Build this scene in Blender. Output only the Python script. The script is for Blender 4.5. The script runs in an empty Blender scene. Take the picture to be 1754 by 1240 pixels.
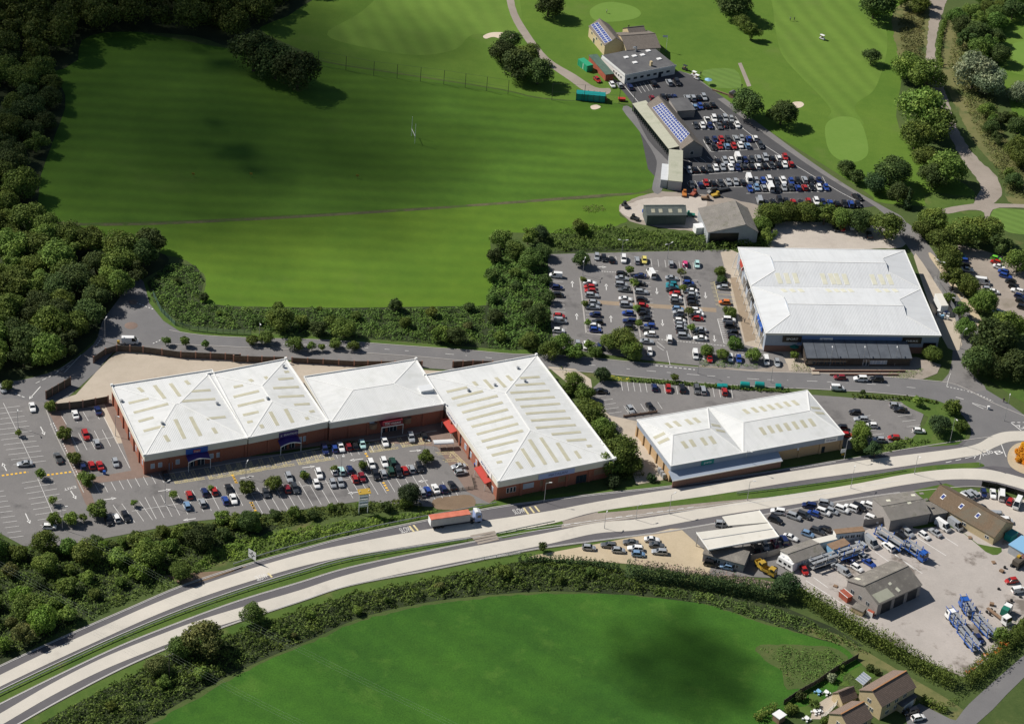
import bpy, math, random
import numpy as np
from mathutils import Vector, Matrix
R = math.radians
scene = bpy.context.scene
COL = scene.collection
# ------------------------------------------------------------------ camera
FPX, PITCH, ROLL, CAMH = 4200.0, 0.58676597, 0.09136748, 428.7837
CAMD = CAMH / math.tan(PITCH)
cF = Vector((0, math.cos(PITCH), -math.sin(PITCH)))
cU0 = Vector((0, math.sin(PITCH), math.cos(PITCH)))
cR0 = Vector((1, 0, 0))
cX = cR0 * math.cos(ROLL) + cU0 * math.sin(ROLL)
cY = cU0 * math.cos(ROLL) - cR0 * math.sin(ROLL)
CAMP = Vector((0, -CAMD, CAMH))
cam_d = bpy.data.cameras.new('camera')
cam = bpy.data.objects.new('camera', cam_d)
COL.objects.link(cam)
cam.matrix_world = Matrix(((cX.x, cY.x, -cF.x, CAMP.x), (cX.y, cY.y, -cF.y, CAMP.y), (cX.z, cY.z, -cF.z, CAMP.z), (0, 0, 0, 1)))
cam_d.sensor_fit = 'HORIZONTAL'
cam_d.sensor_width = 36.0
cam_d.lens = FPX / 1754.0 * 36.0
cam_d.clip_start = 1.0
cam_d.clip_end = 12000.0
scene.camera = cam
# ------------------------------------------------------------------ sky, sun, exposure
SUN_EL = 43.0
SH_AZ = -19.0            # direction the shadows fall on the ground (degrees from +X)
world = bpy.data.worlds.new('World')
scene.world = world
world.use_nodes = True
wn = world.node_tree
sky = wn.nodes.new('ShaderNodeTexSky')
sky.sky_type = 'NISHITA'
sky.sun_disc = False
sky.sun_elevation = R(SUN_EL)
sky.sun_rotation = R(-90 + 19.0)   # sun stands opposite the shadows
sky.air_density = 1.0
sky.dust_density = 0.6
bg = wn.nodes['Background']
bg.inputs[1].default_value = 0.052
wn.links.new(sky.outputs[0], bg.inputs[0])
sun_d = bpy.data.lights.new('sun', 'SUN')
sun_d.energy = 5.0
sun_d.angle = R(0.55)
sun_d.color = (1.0, 0.95, 0.87)
sun = bpy.data.objects.new('sun', sun_d)
COL.objects.link(sun)
sdir = Vector((math.cos(R(SH_AZ)) * math.cos(R(SUN_EL)), math.sin(R(SH_AZ)) * math.cos(R(SUN_EL)), -math.sin(R(SUN_EL))))
sun.rotation_euler = sdir.to_track_quat('-Z', 'Y').to_euler()
sun.location = (0, 0, 300)
vs = scene.view_settings
vs.view_transform = 'Standard'
vs.look = 'None'
vs.exposure = 0.17
vs.gamma = 1.0
vs.use_curve_mapping = False
scene.cycles.max_bounces = 5
scene.cycles.diffuse_bounces = 2
scene.cycles.transparent_max_bounces = 40
# ------------------------------------------------------------------ helpers
rnd = random.Random(7)


def P(x, y, z=0.0):
    """ground position (or position at height z) seen at photograph point x, y"""
    a = (x - 877.0) / FPX
    b = -(y - 620.0) / FPX
    d = cF + cX * a + cY * b
    t = (z - CAMH) / d.z
    return CAMP + d * t


def proj(p):
    d = p - CAMP
    k = FPX / d.dot(cF)
    return 877 + d.dot(cX) * k, 620 - d.dot(cY) * k


def ray(x, y):
    return cF + cX * ((x - 877.0) / FPX) + cY * (-(y - 620.0) / FPX)


def on_plane(x, y, p0, n):
    d = ray(x, y)
    return CAMP + d * ((p0 - CAMP).dot(n) / d.dot(n))


def pxm(x, y):
    """photograph pixels per metre (across) near x, y"""
    a = P(x, y)
    return FPX / (a - CAMP).dot(cF)


ZO = {'a': (0, 560, 3.1), 'b': (400, 560, 3.1), 'c': (740, 560, 3.1), 'd': (1020, 560, 3.1), 'e': (1354, 560, 3.1),
      'r': (900, 380, 4.1325), 'n': (1240, 380, 3.4125), 'g': (1060, 140, 3.986), 'h': (980, 0, 5.39), 's': (1160, 820, 2.953),
      't': (1540, 400, 7.748), 'q': (1280, 1080, 3.7), 'w': (1420, 940, 8.856), 'v': (1590, 1000, 8.86), 'm': (0, 860, 2.923),
      'j': (1620, 640, 6.2), 'i': (0, 0, 1.0), 'y': (1230, 0, 5.167), 'z': (1180, 880, 6.746), 'k': (1420, 870, 8.77), 'f': (1040, 330, 6.048)}


def Z(r, x, y):
    o = ZO[r]
    return (o[0] + x / o[2], o[1] + y / o[2])


def PZ(r, x, y, z=0.0):
    return P(*Z(r, x, y), z)


def link(o, parent=None):
    COL.objects.link(o)
    if parent is not None:
        o.parent = parent
    return o


LABELS = {}


def tag(o, label=None, cat=None, group=None, kind=None):
    if label:
        o['label'] = label
    if cat:
        o['category'] = cat
    if group:
        o['group'] = group
    if kind:
        o['kind'] = kind
    return o


def empty(name, loc=(0, 0, 0), rz=0.0):
    o = bpy.data.objects.new(name, None)
    o.empty_display_size = 0.5
    o.location = loc
    o.rotation_euler = (0, 0, rz)
    COL.objects.link(o)
    return o


class MB:
    def __init__(s):
        s.v = []
        s.f = []
        s.uv = None

    def poly(s, pts):
        n = len(s.v)
        s.v += [tuple(p) for p in pts]
        s.f.append(tuple(range(n, n + len(pts))))
        return s

    def box(s, x0, x1, y0, y1, z0, z1):
        n = len(s.v)
        s.v += [(x0, y0, z0), (x1, y0, z0), (x1, y1, z0), (x0, y1, z0), (x0, y0, z1), (x1, y0, z1), (x1, y1, z1), (x0, y1, z1)]
        for q in ((3, 2, 1, 0), (4, 5, 6, 7), (0, 1, 5, 4), (1, 2, 6, 5), (2, 3, 7, 6), (3, 0, 4, 7)):
            s.f.append(tuple(n + i for i in q))
        return s

    def hexa(s, b, t):
        """eight corners: bottom ring, top ring"""
        n = len(s.v)
        s.v += [tuple(p) for p in b] + [tuple(p) for p in t]
        k = len(b)
        s.f.append(tuple(n + i for i in reversed(range(k))))
        s.f.append(tuple(n + k + i for i in range(k)))
        for i in range(k):
            j = (i + 1) % k
            s.f.append((n + i, n + j, n + k + j, n + k + i))
        return s

    def prism(s, pts, z0, z1):
        return s.hexa([(p[0], p[1], z0) for p in pts], [(p[0], p[1], z1) for p in pts])

    def cyl(s, x, y, z0, z1, r, n=8, r1=None):
        r1 = r if r1 is None else r1
        a = [(math.cos(2 * math.pi * i / n), math.sin(2 * math.pi * i / n)) for i in range(n)]
        return s.hexa([(x + r * c, y + r * d, z0) for c, d in a], [(x + r1 * c, y + r1 * d, z1) for c, d in a])

    def tube(s, p, q, r, n=5, r1=None):
        p = Vector(p)
        q = Vector(q)
        r1 = r if r1 is None else r1
        d = (q - p).normalized()
        u = d.orthogonal().normalized()
        w = d.cross(u)
        a = [(math.cos(2 * math.pi * i / n), math.sin(2 * math.pi * i / n)) for i in range(n)]
        return s.hexa([p + (u * c + w * e) * r for c, e in a], [q + (u * c + w * e) * r1 for c, e in a])

    def bar(s, p, q, w, h):
        """rectangular bar from p to q, w across, h tall (both centred)"""
        p = Vector(p)
        q = Vector(q)
        d = (q - p).normalized()
        up = Vector((0, 0, 1)) if abs(d.z) < .95 else Vector((1, 0, 0))
        sd = d.cross(up).normalized() * (w / 2)
        uu = sd.cross(d).normalized() * (h / 2)
        return s.hexa([p - sd - uu, p + sd - uu, p + sd + uu, p - sd + uu], [q - sd - uu, q + sd - uu, q + sd + uu, q - sd + uu])

    def mesh(s, name, mat=None, smooth=False):
        m = bpy.data.meshes.new(name)
        m.from_pydata(s.v, [], s.f)
        if s.uv:
            uvl = m.uv_layers.new(name='UVMap')
            i = 0
            for p in m.polygons:
                for li in p.loop_indices:
                    uvl.data[li].uv = s.uv[m.loops[li].vertex_index]
        if mat is not None:
            m.materials.append(mat)
        if smooth:
            m.shade_smooth()
        m.update()
        return m

    def build(s, name, mat, parent=None, smooth=False, loc=None):
        o = bpy.data.objects.new(name, s.mesh(name, mat, smooth))
        if loc is not None:
            o.location = loc
        return link(o, parent)


def mesh_np(name, v, f4, mat):
    """v: (n,3) array, f4: (m,4) index array"""
    m = bpy.data.meshes.new(name)
    m.vertices.add(len(v))
    m.vertices.foreach_set('co', np.ascontiguousarray(v, dtype=np.float32).ravel())
    m.loops.add(f4.size)
    m.loops.foreach_set('vertex_index', np.ascontiguousarray(f4, dtype=np.int32).ravel())
    m.polygons.add(len(f4))
    m.polygons.foreach_set('loop_start', np.arange(0, f4.size, 4, dtype=np.int32))
    m.update(calc_edges=True)
    if mat is not None:
        m.materials.append(mat)
    return m


# ------------------------------------------------------------------ materials
def newmat(name):
    m = bpy.data.materials.new(name)
    m.use_nodes = True
    nt = m.node_tree
    return m, nt, nt.nodes['Principled BSDF']


def nd(nt, t, **k):
    n = nt.nodes.new(t)
    for a, b in k.items():
        setattr(n, a, b)
    return n


def plain(name, c, rough=.6, metal=0.0, coat=0.0, spec=.5, emit=None):
    m, nt, b = newmat(name)
    b.inputs['Base Color'].default_value = (*c, 1)
    b.inputs['Roughness'].default_value = rough
    b.inputs['Metallic'].default_value = metal
    b.inputs['Specular IOR Level'].default_value = spec
    if coat:
        b.inputs['Coat Weight'].default_value = coat
        b.inputs['Coat Roughness'].default_value = .08
    return m


def ramp(nt, fac, cols):
    r = nd(nt, 'ShaderNodeValToRGB')
    e = r.color_ramp.elements
    while len(e) < len(cols):
        e.new(.5)
    for i, (p, c) in enumerate(cols):
        e[i].position = p
        e[i].color = (*c, 1)
    nt.links.new(fac, r.inputs[0])
    return r.outputs[0]


def noise(nt, vec, scale, detail=4, rough=.55):
    n = nd(nt, 'ShaderNodeTexNoise')
    n.inputs['Scale'].default_value = scale
    n.inputs['Detail'].default_value = detail
    n.inputs['Roughness'].default_value = rough
    if vec is not None:
        nt.links.new(vec, n.inputs['Vector'])
    return n.outputs['Fac']


def mixc(nt, a, b, fac, mode='MIX'):
    m = nd(nt, 'ShaderNodeMix', data_type='RGBA', blend_type=mode)
    for i, s in ((0, fac), (6, a), (7, b)):
        if hasattr(s, 'is_linked') or hasattr(s, 'links'):
            nt.links.new(s, m.inputs[i])
        else:
            m.inputs[i].default_value = s if i == 0 else (*s, 1)
    return m.outputs[2]


def math_(nt, op, a, b=None, clamp=False):
    m = nd(nt, 'ShaderNodeMath', operation=op, use_clamp=clamp)
    for i, s in ((0, a), (1, b)):
        if s is None:
            continue
        if hasattr(s, 'links'):
            nt.links.new(s, m.inputs[i])
        else:
            m.inputs[i].default_value = s
    return m.outputs[0]


def ground_mat(name, c1, c2, big=.03, small=.6, c3=None, c3_cut=(.58, .68), c3_scale=.05, rough=.95, stripes=None, grain=.25, bump=0.0, patch=None):
    """weathered ground: two tones in large and small patches, a third in blotches, optional mowing stripes"""
    m, nt, b = newmat(name)
    pos = nd(nt, 'ShaderNodeNewGeometry').outputs['Position']
    n1 = noise(nt, pos, big, 5, .6)
    n2 = noise(nt, pos, small, 5, .7)
    f = math_(nt, 'ADD', math_(nt, 'MULTIPLY', n1, .65), math_(nt, 'MULTIPLY', n2, .35))
    col = ramp(nt, f, [(.36, c1), (.64, c2)])
    if stripes:
        ang, wid, amt = stripes
        sx = nd(nt, 'ShaderNodeSeparateXYZ')
        nt.links.new(pos, sx.inputs[0])
        d = math_(nt, 'ADD', math_(nt, 'MULTIPLY', sx.outputs[0], math.cos(R(ang)) / wid), math_(nt, 'MULTIPLY', sx.outputs[1], math.sin(R(ang)) / wid))
        wob = math_(nt, 'MULTIPLY', noise(nt, pos, .02, 2), 1.2)
        st = math_(nt, 'SINE', math_(nt, 'MULTIPLY', math_(nt, 'ADD', d, wob), 2 * math.pi))
        st = math_(nt, 'MULTIPLY', st, noise(nt, pos, .012, 3))
        hv = nd(nt, 'ShaderNodeHueSaturation')
        nt.links.new(col, hv.inputs['Color'])
        nt.links.new(math_(nt, 'ADD', math_(nt, 'MULTIPLY', st, amt), 1.0), hv.inputs['Value'])
        col = hv.outputs[0]
    if c3:
        n3 = noise(nt, pos, c3_scale, 6, .65)
        mr = nd(nt, 'ShaderNodeMapRange')
        nt.links.new(n3, mr.inputs[0])
        mr.inputs[1].default_value, mr.inputs[2].default_value = c3_cut
        col = mixc(nt, col, c3, mr.outputs[0])
    if grain:
        g = noise(nt, pos, 2.2, 3, .8)
        hv = nd(nt, 'ShaderNodeHueSaturation')
        nt.links.new(col, hv.inputs['Color'])
        nt.links.new(math_(nt, 'ADD', math_(nt, 'MULTIPLY', math_(nt, 'SUBTRACT', g, .5), grain * 2), 1.0), hv.inputs['Value'])
        col = hv.outputs[0]
    nt.links.new(col, b.inputs['Base Color'])
    b.inputs['Roughness'].default_value = rough
    b.inputs['Specular IOR Level'].default_value = .25
    if bump:
        bp = nd(nt, 'ShaderNodeBump')
        bp.inputs['Distance'].default_value = bump
        nt.links.new(n2, bp.inputs['Height'])
        nt.links.new(bp.outputs[0], b.inputs['Normal'])
    return m


def surf_mat(name, c1, c2, scale=.5, rough=.7, streak=None, rib=None, rib_amt=.06, dirt=None, brick=None, spec=.4, metal=0.0):
    """walls and roofs in the object's own space: tone variation, ribs along UV u, or courses of brick"""
    m, nt, b = newmat(name)
    tc = nd(nt, 'ShaderNodeTexCoord')
    ob = tc.outputs['Object']
    f = noise(nt, ob, scale, 5, .65)
    col = ramp(nt, f, [(.35, c1), (.65, c2)])
    if brick:
        br = nd(nt, 'ShaderNodeTexBrick')
        br.inputs['Scale'].default_value = 1.0
        br.inputs['Brick Width'].default_value = brick[0]
        br.inputs['Row Height'].default_value = brick[1]
        br.inputs['Mortar Size'].default_value = brick[2]
        br.inputs['Color1'].default_value = (*c1, 1)
        br.inputs['Color2'].default_value = (*c2, 1)
        br.inputs['Mortar'].default_value = (*brick[3], 1)
        nt.links.new(tc.outputs['UV'], br.inputs['Vector'])
        col = mixc(nt, col, br.outputs[0], .8)
    if rib:
        sx = nd(nt, 'ShaderNodeSeparateXYZ')
        nt.links.new(tc.outputs['UV'], sx.inputs[0])
        w = math_(nt, 'SINE', math_(nt, 'MULTIPLY', sx.outputs[0], 2 * math.pi / rib))
        w = math_(nt, 'POWER', math_(nt, 'ABSOLUTE', w), 6)
        hv = nd(nt, 'ShaderNodeHueSaturation')
        nt.links.new(col, hv.inputs['Color'])
        nt.links.new(math_(nt, 'SUBTRACT', 1.0, math_(nt, 'MULTIPLY', w, rib_amt)), hv.inputs['Value'])
        col = hv.outputs[0]
        mp = nd(nt, 'ShaderNodeMapping')          # dirt washed down the fall of the sheets
        mp.inputs['Scale'].default_value = (.7, .05, 1)
        nt.links.new(tc.outputs['UV'], mp.inputs[0])
        sk = nd(nt, 'ShaderNodeMapRange')
        nt.links.new(noise(nt, mp.outputs[0], 1.0, 5, .7), sk.inputs[0])
        sk.inputs[1].default_value, sk.inputs[2].default_value, sk.inputs[4].default_value = .45, .8, .55
        col = mixc(nt, col, tuple(q * .78 for q in c1), sk.outputs[0])
        bp = nd(nt, 'ShaderNodeBump')
        bp.inputs['Distance'].default_value = .04
        nt.links.new(w, bp.inputs['Height'])
        nt.links.new(bp.outputs[0], b.inputs['Normal'])
    if dirt:
        n3 = noise(nt, ob, dirt[1], 6, .7)
        mr = nd(nt, 'ShaderNodeMapRange')
        nt.links.new(n3, mr.inputs[0])
        mr.inputs[1].default_value, mr.inputs[2].default_value = dirt[2], dirt[3]
        col = mixc(nt, col, dirt[0], mr.outputs[0])
    nt.links.new(col, b.inputs['Base Color'])
    b.inputs['Roughness'].default_value = rough
    b.inputs['Metallic'].default_value = metal
    b.inputs['Specular IOR Level'].default_value = spec
    return m


def leaf_mat(name, c1, c2, c3=None, var=.6):
    """leaf-sized faces: every leaf clump and every plant differs a little in tone"""
    m, nt, b = newmat(name)
    geo = nd(nt, 'ShaderNodeNewGeometry')
    oi = nd(nt, 'ShaderNodeObjectInfo')
    k = 1.75
    c1, c2, c3 = [tuple(k * q for q in c) for c in (c1, c2, c3 or c2)]
    col = ramp(nt, geo.outputs['Random Per Island'], [(0, c1), (.75, c2), (1, c3)])
    pos = geo.outputs['Position']
    mr = nd(nt, 'ShaderNodeMapRange')
    nt.links.new(noise(nt, pos, .16, 4), mr.inputs[0])
    mr.inputs[1].default_value, mr.inputs[2].default_value, mr.inputs[4].default_value = .5, .7, .55
    col = mixc(nt, col, tuple(1.35 * q for q in (c2[0] * 1.25, c2[1] * 1.02, c2[2] * .95)), mr.outputs[0])
    hv = nd(nt, 'ShaderNodeHueSaturation')
    nt.links.new(col, hv.inputs['Color'])
    n = noise(nt, pos, .09, 3)
    v = math_(nt, 'ADD', math_(nt, 'MULTIPLY', oi.outputs['Random'], var), math_(nt, 'MULTIPLY', n, .8))
    nt.links.new(math_(nt, 'ADD', v, 1.0 - var / 2 - .4), hv.inputs['Value'])
    nt.links.new(math_(nt, 'ADD', math_(nt, 'MULTIPLY', oi.outputs['Random'], .03), .478), hv.inputs['Hue'])
    nt.links.new(hv.outputs[0], b.inputs['Base Color'])
    b.inputs['Roughness'].default_value = .75
    b.inputs['Specular IOR Level'].default_value = .2
    tr = nd(nt, 'ShaderNodeBsdfTranslucent')
    nt.links.new(hv.outputs[0], tr.inputs['Color'])
    mx = nd(nt, 'ShaderNodeMixShader')
    mx.inputs[0].default_value = .22
    nt.links.new(b.outputs[0], mx.inputs[1])
    nt.links.new(tr.outputs[0], mx.inputs[2])
    nt.links.new(mx.outputs[0], nt.nodes['Material Output'].inputs[0])
    return m


M = {}
M['rough'] = ground_mat('rough_grass', (.045, .075, .018), (.085, .115, .032), c3=(.14, .13, .05), c3_cut=(.6, .75), c3_scale=.06, grain=.4)
M['field'] = ground_mat('mown_field_grass', (.048, .112, .009), (.074, .152, .012), big=.02, small=.25, stripes=(94, 8.0, .17), grain=.22, c3=(.095, .15, .025), c3_cut=(.6, .85), c3_scale=.018)
M['field2'] = ground_mat('lower_field_grass', (.066, .138, .010), (.100, .178, .013), big=.03, small=.2, stripes=(94, 7.0, .10), grain=.22, c3=(.115, .16, .03), c3_cut=(.58, .85), c3_scale=.02)
M['fairway'] = ground_mat('fairway_grass', (.094, .172, .022), (.125, .205, .030), big=.02, small=.2, stripes=(20, 7.5, .13), grain=.2, c3=(.115, .165, .035), c3_cut=(.58, .85), c3_scale=.025)
M['golfrough'] = ground_mat('golf_rough_grass', (.068, .138, .014), (.104, .178, .021), big=.025, small=.25, grain=.28, c3=(.115, .16, .035), c3_cut=(.58, .8), c3_scale=.03)
M['green'] = ground_mat('putting_green_grass', (.120, .215, .033), (.138, .232, .040), big=.05, small=.4, grain=.1)
M['tee'] = ground_mat('tee_grass', (.105, .185, .035), (.125, .205, .042), big=.06, small=.4, stripes=(60, 3.4, .15), grain=.12)
M['pasture'] = ground_mat('pasture_grass', (.023, .080, .008), (.047, .135, .012), big=.02, small=.28, grain=.75, c3=(.072, .155, .02), c3_cut=(.56, .78), c3_scale=.09, stripes=(58, 11.0, .12))
M['verge'] = ground_mat('verge_grass', (.052, .102, .016), (.088, .138, .026), big=.08, small=.5, grain=.35, c3=(.14, .15, .05), c3_cut=(.58, .75), c3_scale=.12)
M['asphalt'] = ground_mat('weathered_asphalt', (.165, .158, .155), (.205, .195, .190), big=.05, small=.35, grain=.2, c3=(.118, .113, .112), c3_cut=(.555, .68), c3_scale=.085)
M['road'] = ground_mat('road_asphalt', (.145, .142, .145), (.180, .175, .176), big=.05, small=.25, grain=.12, c3=(.21, .2, .2), c3_cut=(.57, .75), c3_scale=.05)
M['darkroad'] = ground_mat('dual_carriageway_asphalt', (.105, .100, .108), (.135, .128, .134), big=.05, small=.3, grain=.1)
M['club'] = ground_mat('new_dark_asphalt', (.062, .062, .066), (.085, .084, .088), big=.06, small=.3, grain=.1, c3=(.10, .1, .1), c3_cut=(.6, .75), c3_scale=.07)
M['pale'] = ground_mat('pale_running_lane', (.50, .47, .415), (.58, .54, .475), big=.05, small=.18, grain=.1, c3=(.46, .43, .38), c3_cut=(.56, .72), c3_scale=.12)  # mottled cream of the added overlay ribbon; the road itself is asphalt
M['yard'] = ground_mat('service_yard_concrete', (.40, .345, .275), (.475, .41, .335), big=.06, small=.3, grain=.12, c3=(.33, .28, .22), c3_cut=(.56, .7), c3_scale=.07)
M['lorry'] = ground_mat('lorry_park_concrete', (.35, .32, .295), (.43, .39, .36), big=.05, small=.3, grain=.18, c3=(.18, .155, .135), c3_cut=(.545, .63), c3_scale=.075)
M['gravel'] = ground_mat('pale_gravel', (.42, .375, .33), (.50, .45, .395), big=.06, small=.5, grain=.2, c3=(.36, .31, .26), c3_cut=(.55, .75), c3_scale=.1)
M['dirt'] = ground_mat('dirt_track', (.26, .225, .19), (.33, .285, .245), big=.07, small=.4, grain=.22, c3=(.22, .19, .15), c3_cut=(.55, .72), c3_scale=.1)
M['sandlot'] = ground_mat('sandy_sales_lot', (.42, .345, .235), (.52, .43, .305), big=.05, small=.3, grain=.14, c3=(.36, .28, .18), c3_cut=(.55, .72), c3_scale=.06)
M['block'] = ground_mat('brick_block_paving', (.185, .135, .112), (.23, .168, .14), big=.1, small=.7, grain=.18, c3=(.17, .12, .1), c3_cut=(.56, .72), c3_scale=.2)
M['plaza'] = ground_mat('plaza_paving', (.38, .325, .26), (.45, .385, .31), big=.1, small=.7, grain=.14)
M['plaza2'] = ground_mat('plaza_brown_paving', (.27, .21, .15), (.32, .25, .18), big=.1, small=.7, grain=.14)
M['bunker'] = ground_mat('bunker_sand', (.55, .46, .36), (.62, .53, .42), big=.2, small=1, grain=.1)
M['soil'] = ground_mat('bare_soil', (.17, .12, .08), (.23, .165, .11), big=.1, small=.6, grain=.2)
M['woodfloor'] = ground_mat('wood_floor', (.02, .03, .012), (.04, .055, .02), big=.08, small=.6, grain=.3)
M['verge_dry'] = ground_mat('dry_rough_grass', (.12, .13, .045), (.18, .165, .07), big=.08, small=.5, grain=.35, c3=(.07, .10, .03), c3_cut=(.52, .62), c3_scale=.1)
M['ftrack'] = ground_mat('worn_field_track', (.06, .07, .03), (.13, .12, .06), big=.1, small=.5, grain=.3, c3=(.06, .10, .02), c3_cut=(.5, .62), c3_scale=.12)
M['wline'] = ground_mat('white_road_paint', (.62, .61, .59), (.72, .71, .69), big=.4, small=2, grain=.15)
M['yline'] = ground_mat('yellow_road_paint', (.58, .50, .27), (.66, .57, .32), big=.4, small=2, grain=.15)
M['oline'] = ground_mat('amber_road_paint', (.75, .42, .05), (.8, .5, .08), big=.4, small=2, grain=.1)
M['kerb'] = plain('kerb_stone', (.36, .34, .32), .9)
M['wkerb'] = plain('old_kerb', (.30, .25, .2), .9)

CARC = {'w': ('white', (.78, .78, .77)), 's': ('silver', (.42, .44, .46)), 'g': ('grey', (.13, .135, .14)), 'k': ('black', (.012, .012, .014)),
        'n': ('navy', (.012, .022, .09)), 'b': ('blue', (.022, .06, .27)), 'l': ('light blue', (.22, .36, .55)), 'r': ('red', (.38, .018, .014)),
        'd': ('dark red', (.20, .012, .018)), 't': ('teal', (.02, .19, .23)), 'e': ('green', (.16, .55, .05)), 'y': ('yellow', (.70, .60, .15)),
        'p': ('pink', (.65, .06, .2)), 'c': ('pale cyan', (.45, .68, .66)), 'o': ('orange', (.62, .16, .03)), 'v': ('dark green', (.02, .06, .04)),
        'u': ('dark grey', (.05, .055, .062))}
for k, (nme, c) in CARC.items():
    M['car_' + k] = plain(nme.replace(' ', '_') + '_car_paint', c, .32, .25 if k in 'sglu' else 0.0, .7)
M['glass'] = plain('dark_car_glass', (.014, .017, .02), .06, spec=.8)
M['tyre'] = plain('tyre_rubber', (.018, .018, .018), .85)
M['rim'] = plain('wheel_rim', (.35, .35, .36), .35, .6)
M['lamp'] = plain('headlamp_lens', (.72, .74, .76), .15)
M['tail'] = plain('tail_lamp_lens', (.35, .015, .01), .25)
M['plate'] = plain('number_plate', (.7, .68, .5), .5)

M['roofw'] = surf_mat('white_sheet_roof', (.64, .65, .645), (.71, .715, .705), .05, .45, rib=1.0, rib_amt=.10, dirt=((.52, .53, .50), .22, .5, .85))
M['roofg'] = surf_mat('pale_grey_sheet_roof', (.62, .635, .65), (.67, .685, .695), .06, .45, rib=1.0, rib_amt=.07, dirt=((.54, .55, .55), .14, .52, .8))
M['skyl'] = surf_mat('grp_rooflight', (.43, .41, .30), (.50, .475, .36), .5, .5)
M['skyl2'] = surf_mat('pale_rooflight', (.60, .59, .47), (.66, .645, .53), .5, .5)
M['fascia'] = surf_mat('cream_fascia', (.64, .62, .54), (.70, .675, .59), .2, .6)
M['fasciag'] = surf_mat('blue_grey_cladding', (.34, .39, .47), (.38, .43, .51), .15, .5, rib=.5, rib_amt=.08)
M['trim'] = plain('white_metal_trim', (.74, .74, .72), .45)
M['brick'] = surf_mat('red_brick', (.29, .075, .036), (.36, .10, .05), .8, .9, brick=(.45, .15, .02, (.28, .2, .16)))
M['brickd'] = surf_mat('brown_brick', (.20, .09, .06), (.26, .12, .08), .8, .9, brick=(.45, .15, .02, (.30, .24, .2)))
M['brickb'] = surf_mat('buff_brick', (.44, .28, .13), (.52, .34, .165), .8, .9, brick=(.45, .15, .02, (.45, .38, .3)))
M['hamstone'] = surf_mat('ham_stone', (.46, .37, .21), (.56, .45, .27), .9, .9, brick=(.5, .22, .02, (.42, .36, .26)))
M['render'] = surf_mat('white_render', (.66, .65, .62), (.72, .71, .68), .3, .85, dirt=((.5, .48, .43), .4, .55, .8))
M['greywall'] = surf_mat('grey_sheet_wall', (.36, .38, .40), (.43, .45, .47), .3, .6, rib=.35, rib_amt=.12)
M['darkwall'] = surf_mat('dark_timber_wall', (.07, .055, .045), (.10, .08, .065), .5, .7, rib=.4, rib_amt=.25)
M['stonewall'] = surf_mat('grey_block_wall', (.26, .24, .225), (.33, .305, .285), .5, .9, brick=(.45, .22, .02, (.3, .28, .26)))
M['asbestos'] = surf_mat('weathered_cement_roof', (.185, .17, .15), (.25, .23, .205), .25, .95, rib=.3, rib_amt=.22, dirt=((.32, .30, .25), .5, .55, .72))
M['asbestos2'] = surf_mat('mossy_cement_roof', (.22, .205, .185), (.27, .25, .225), .25, .95, rib=.3, rib_amt=.2, dirt=((.16, .155, .12), .4, .52, .7))
M['brownroof'] = surf_mat('brown_tile_roof', (.15, .105, .065), (.20, .14, .09), .4, .9, brick=(.6, .35, .05, (.09, .065, .045)), dirt=((.13, .115, .085), .15, .5, .7))
M['tileroof'] = surf_mat('concrete_tile_roof', (.20, .145, .115), (.27, .195, .155), .8, .9, brick=(.45, .42, .06, (.1, .075, .06)), dirt=((.15, .12, .10), .5, .55, .75))
M['clubroof'] = surf_mat('club_tile_roof', (.16, .135, .115), (.21, .18, .155), .5, .9, brick=(.5, .45, .05, (.09, .08, .07)))
M['felt'] = surf_mat('grey_felt_roof', (.085, .085, .09), (.125, .125, .128), .25, .95, dirt=((.11, .11, .115), .35, .5, .7))
M['slate'] = surf_mat('slate_metal_roof', (.085, .095, .112), (.115, .128, .148), .3, .5)
M['beigeroof'] = surf_mat('range_roof_sheet', (.40, .40, .31), (.47, .465, .37), .2, .7, rib=1.0, rib_amt=.1, dirt=((.33, .34, .25), .2, .5, .7))
M['creamroof'] = surf_mat('cream_flat_roof', (.60, .575, .51), (.66, .63, .565), .12, .7, dirt=((.52, .48, .41), .3, .58, .75))
M['greenroof'] = surf_mat('green_sheet_roof', (.06, .115, .085), (.085, .15, .11), .4, .6, rib=.5, rib_amt=.15)
M['greenroof2'] = surf_mat('olive_sheet_roof', (.085, .105, .10), (.11, .135, .125), .4, .6, rib=.5, rib_amt=.15)
M['solar'] = surf_mat('solar_cells', (.035, .055, .20), (.05, .075, .26), 1.0, .12, spec=.8)
M['alu'] = plain('aluminium', (.58, .60, .62), .35, .7)
M['steel'] = plain('galvanised_steel', (.42, .43, .44), .5, .5)
M['white'] = plain('white_paint', (.76, .76, .75), .5)
M['dark'] = plain('dark_metal', (.03, .032, .035), .5)
M['winglass'] = plain('window_glass', (.035, .045, .055), .08, spec=.8)
M['paleglass'] = plain('poster_panel', (.38, .44, .52), .25)
M['red'] = plain('red_paint', (.40, .035, .022), .5)
M['paleblue'] = plain('pale_blue_wall', (.11, .19, .38), .5)
M['orange'] = plain('orange_paint', (.45, .16, .03), .6)
M['yellow'] = plain('yellow_paint', (.42, .27, .03), .65)
M['green'] = M['green']
M['binG'] = plain('green_plastic', (.015, .16, .11), .5)
M['tent'] = plain('green_tarpaulin', (.02, .30, .15), .6)
M['teal'] = plain('teal_paint', (.0, .22, .21), .5)
M['bluep'] = plain('blue_paint', (.015, .10, .42), .45)
M['blue2'] = plain('transporter_blue', (.02, .10, .40), .35, 0, .4)
M['lblue'] = plain('light_blue_sheet', (.22, .42, .62), .5)
M['purple'] = plain('purple_sign', (.045, .02, .16), .45)
M['maroon'] = plain('maroon_sign', (.22, .015, .03), .45)
M['signblue'] = plain('matalan_blue_sign', (.30, .38, .62), .45)
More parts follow.
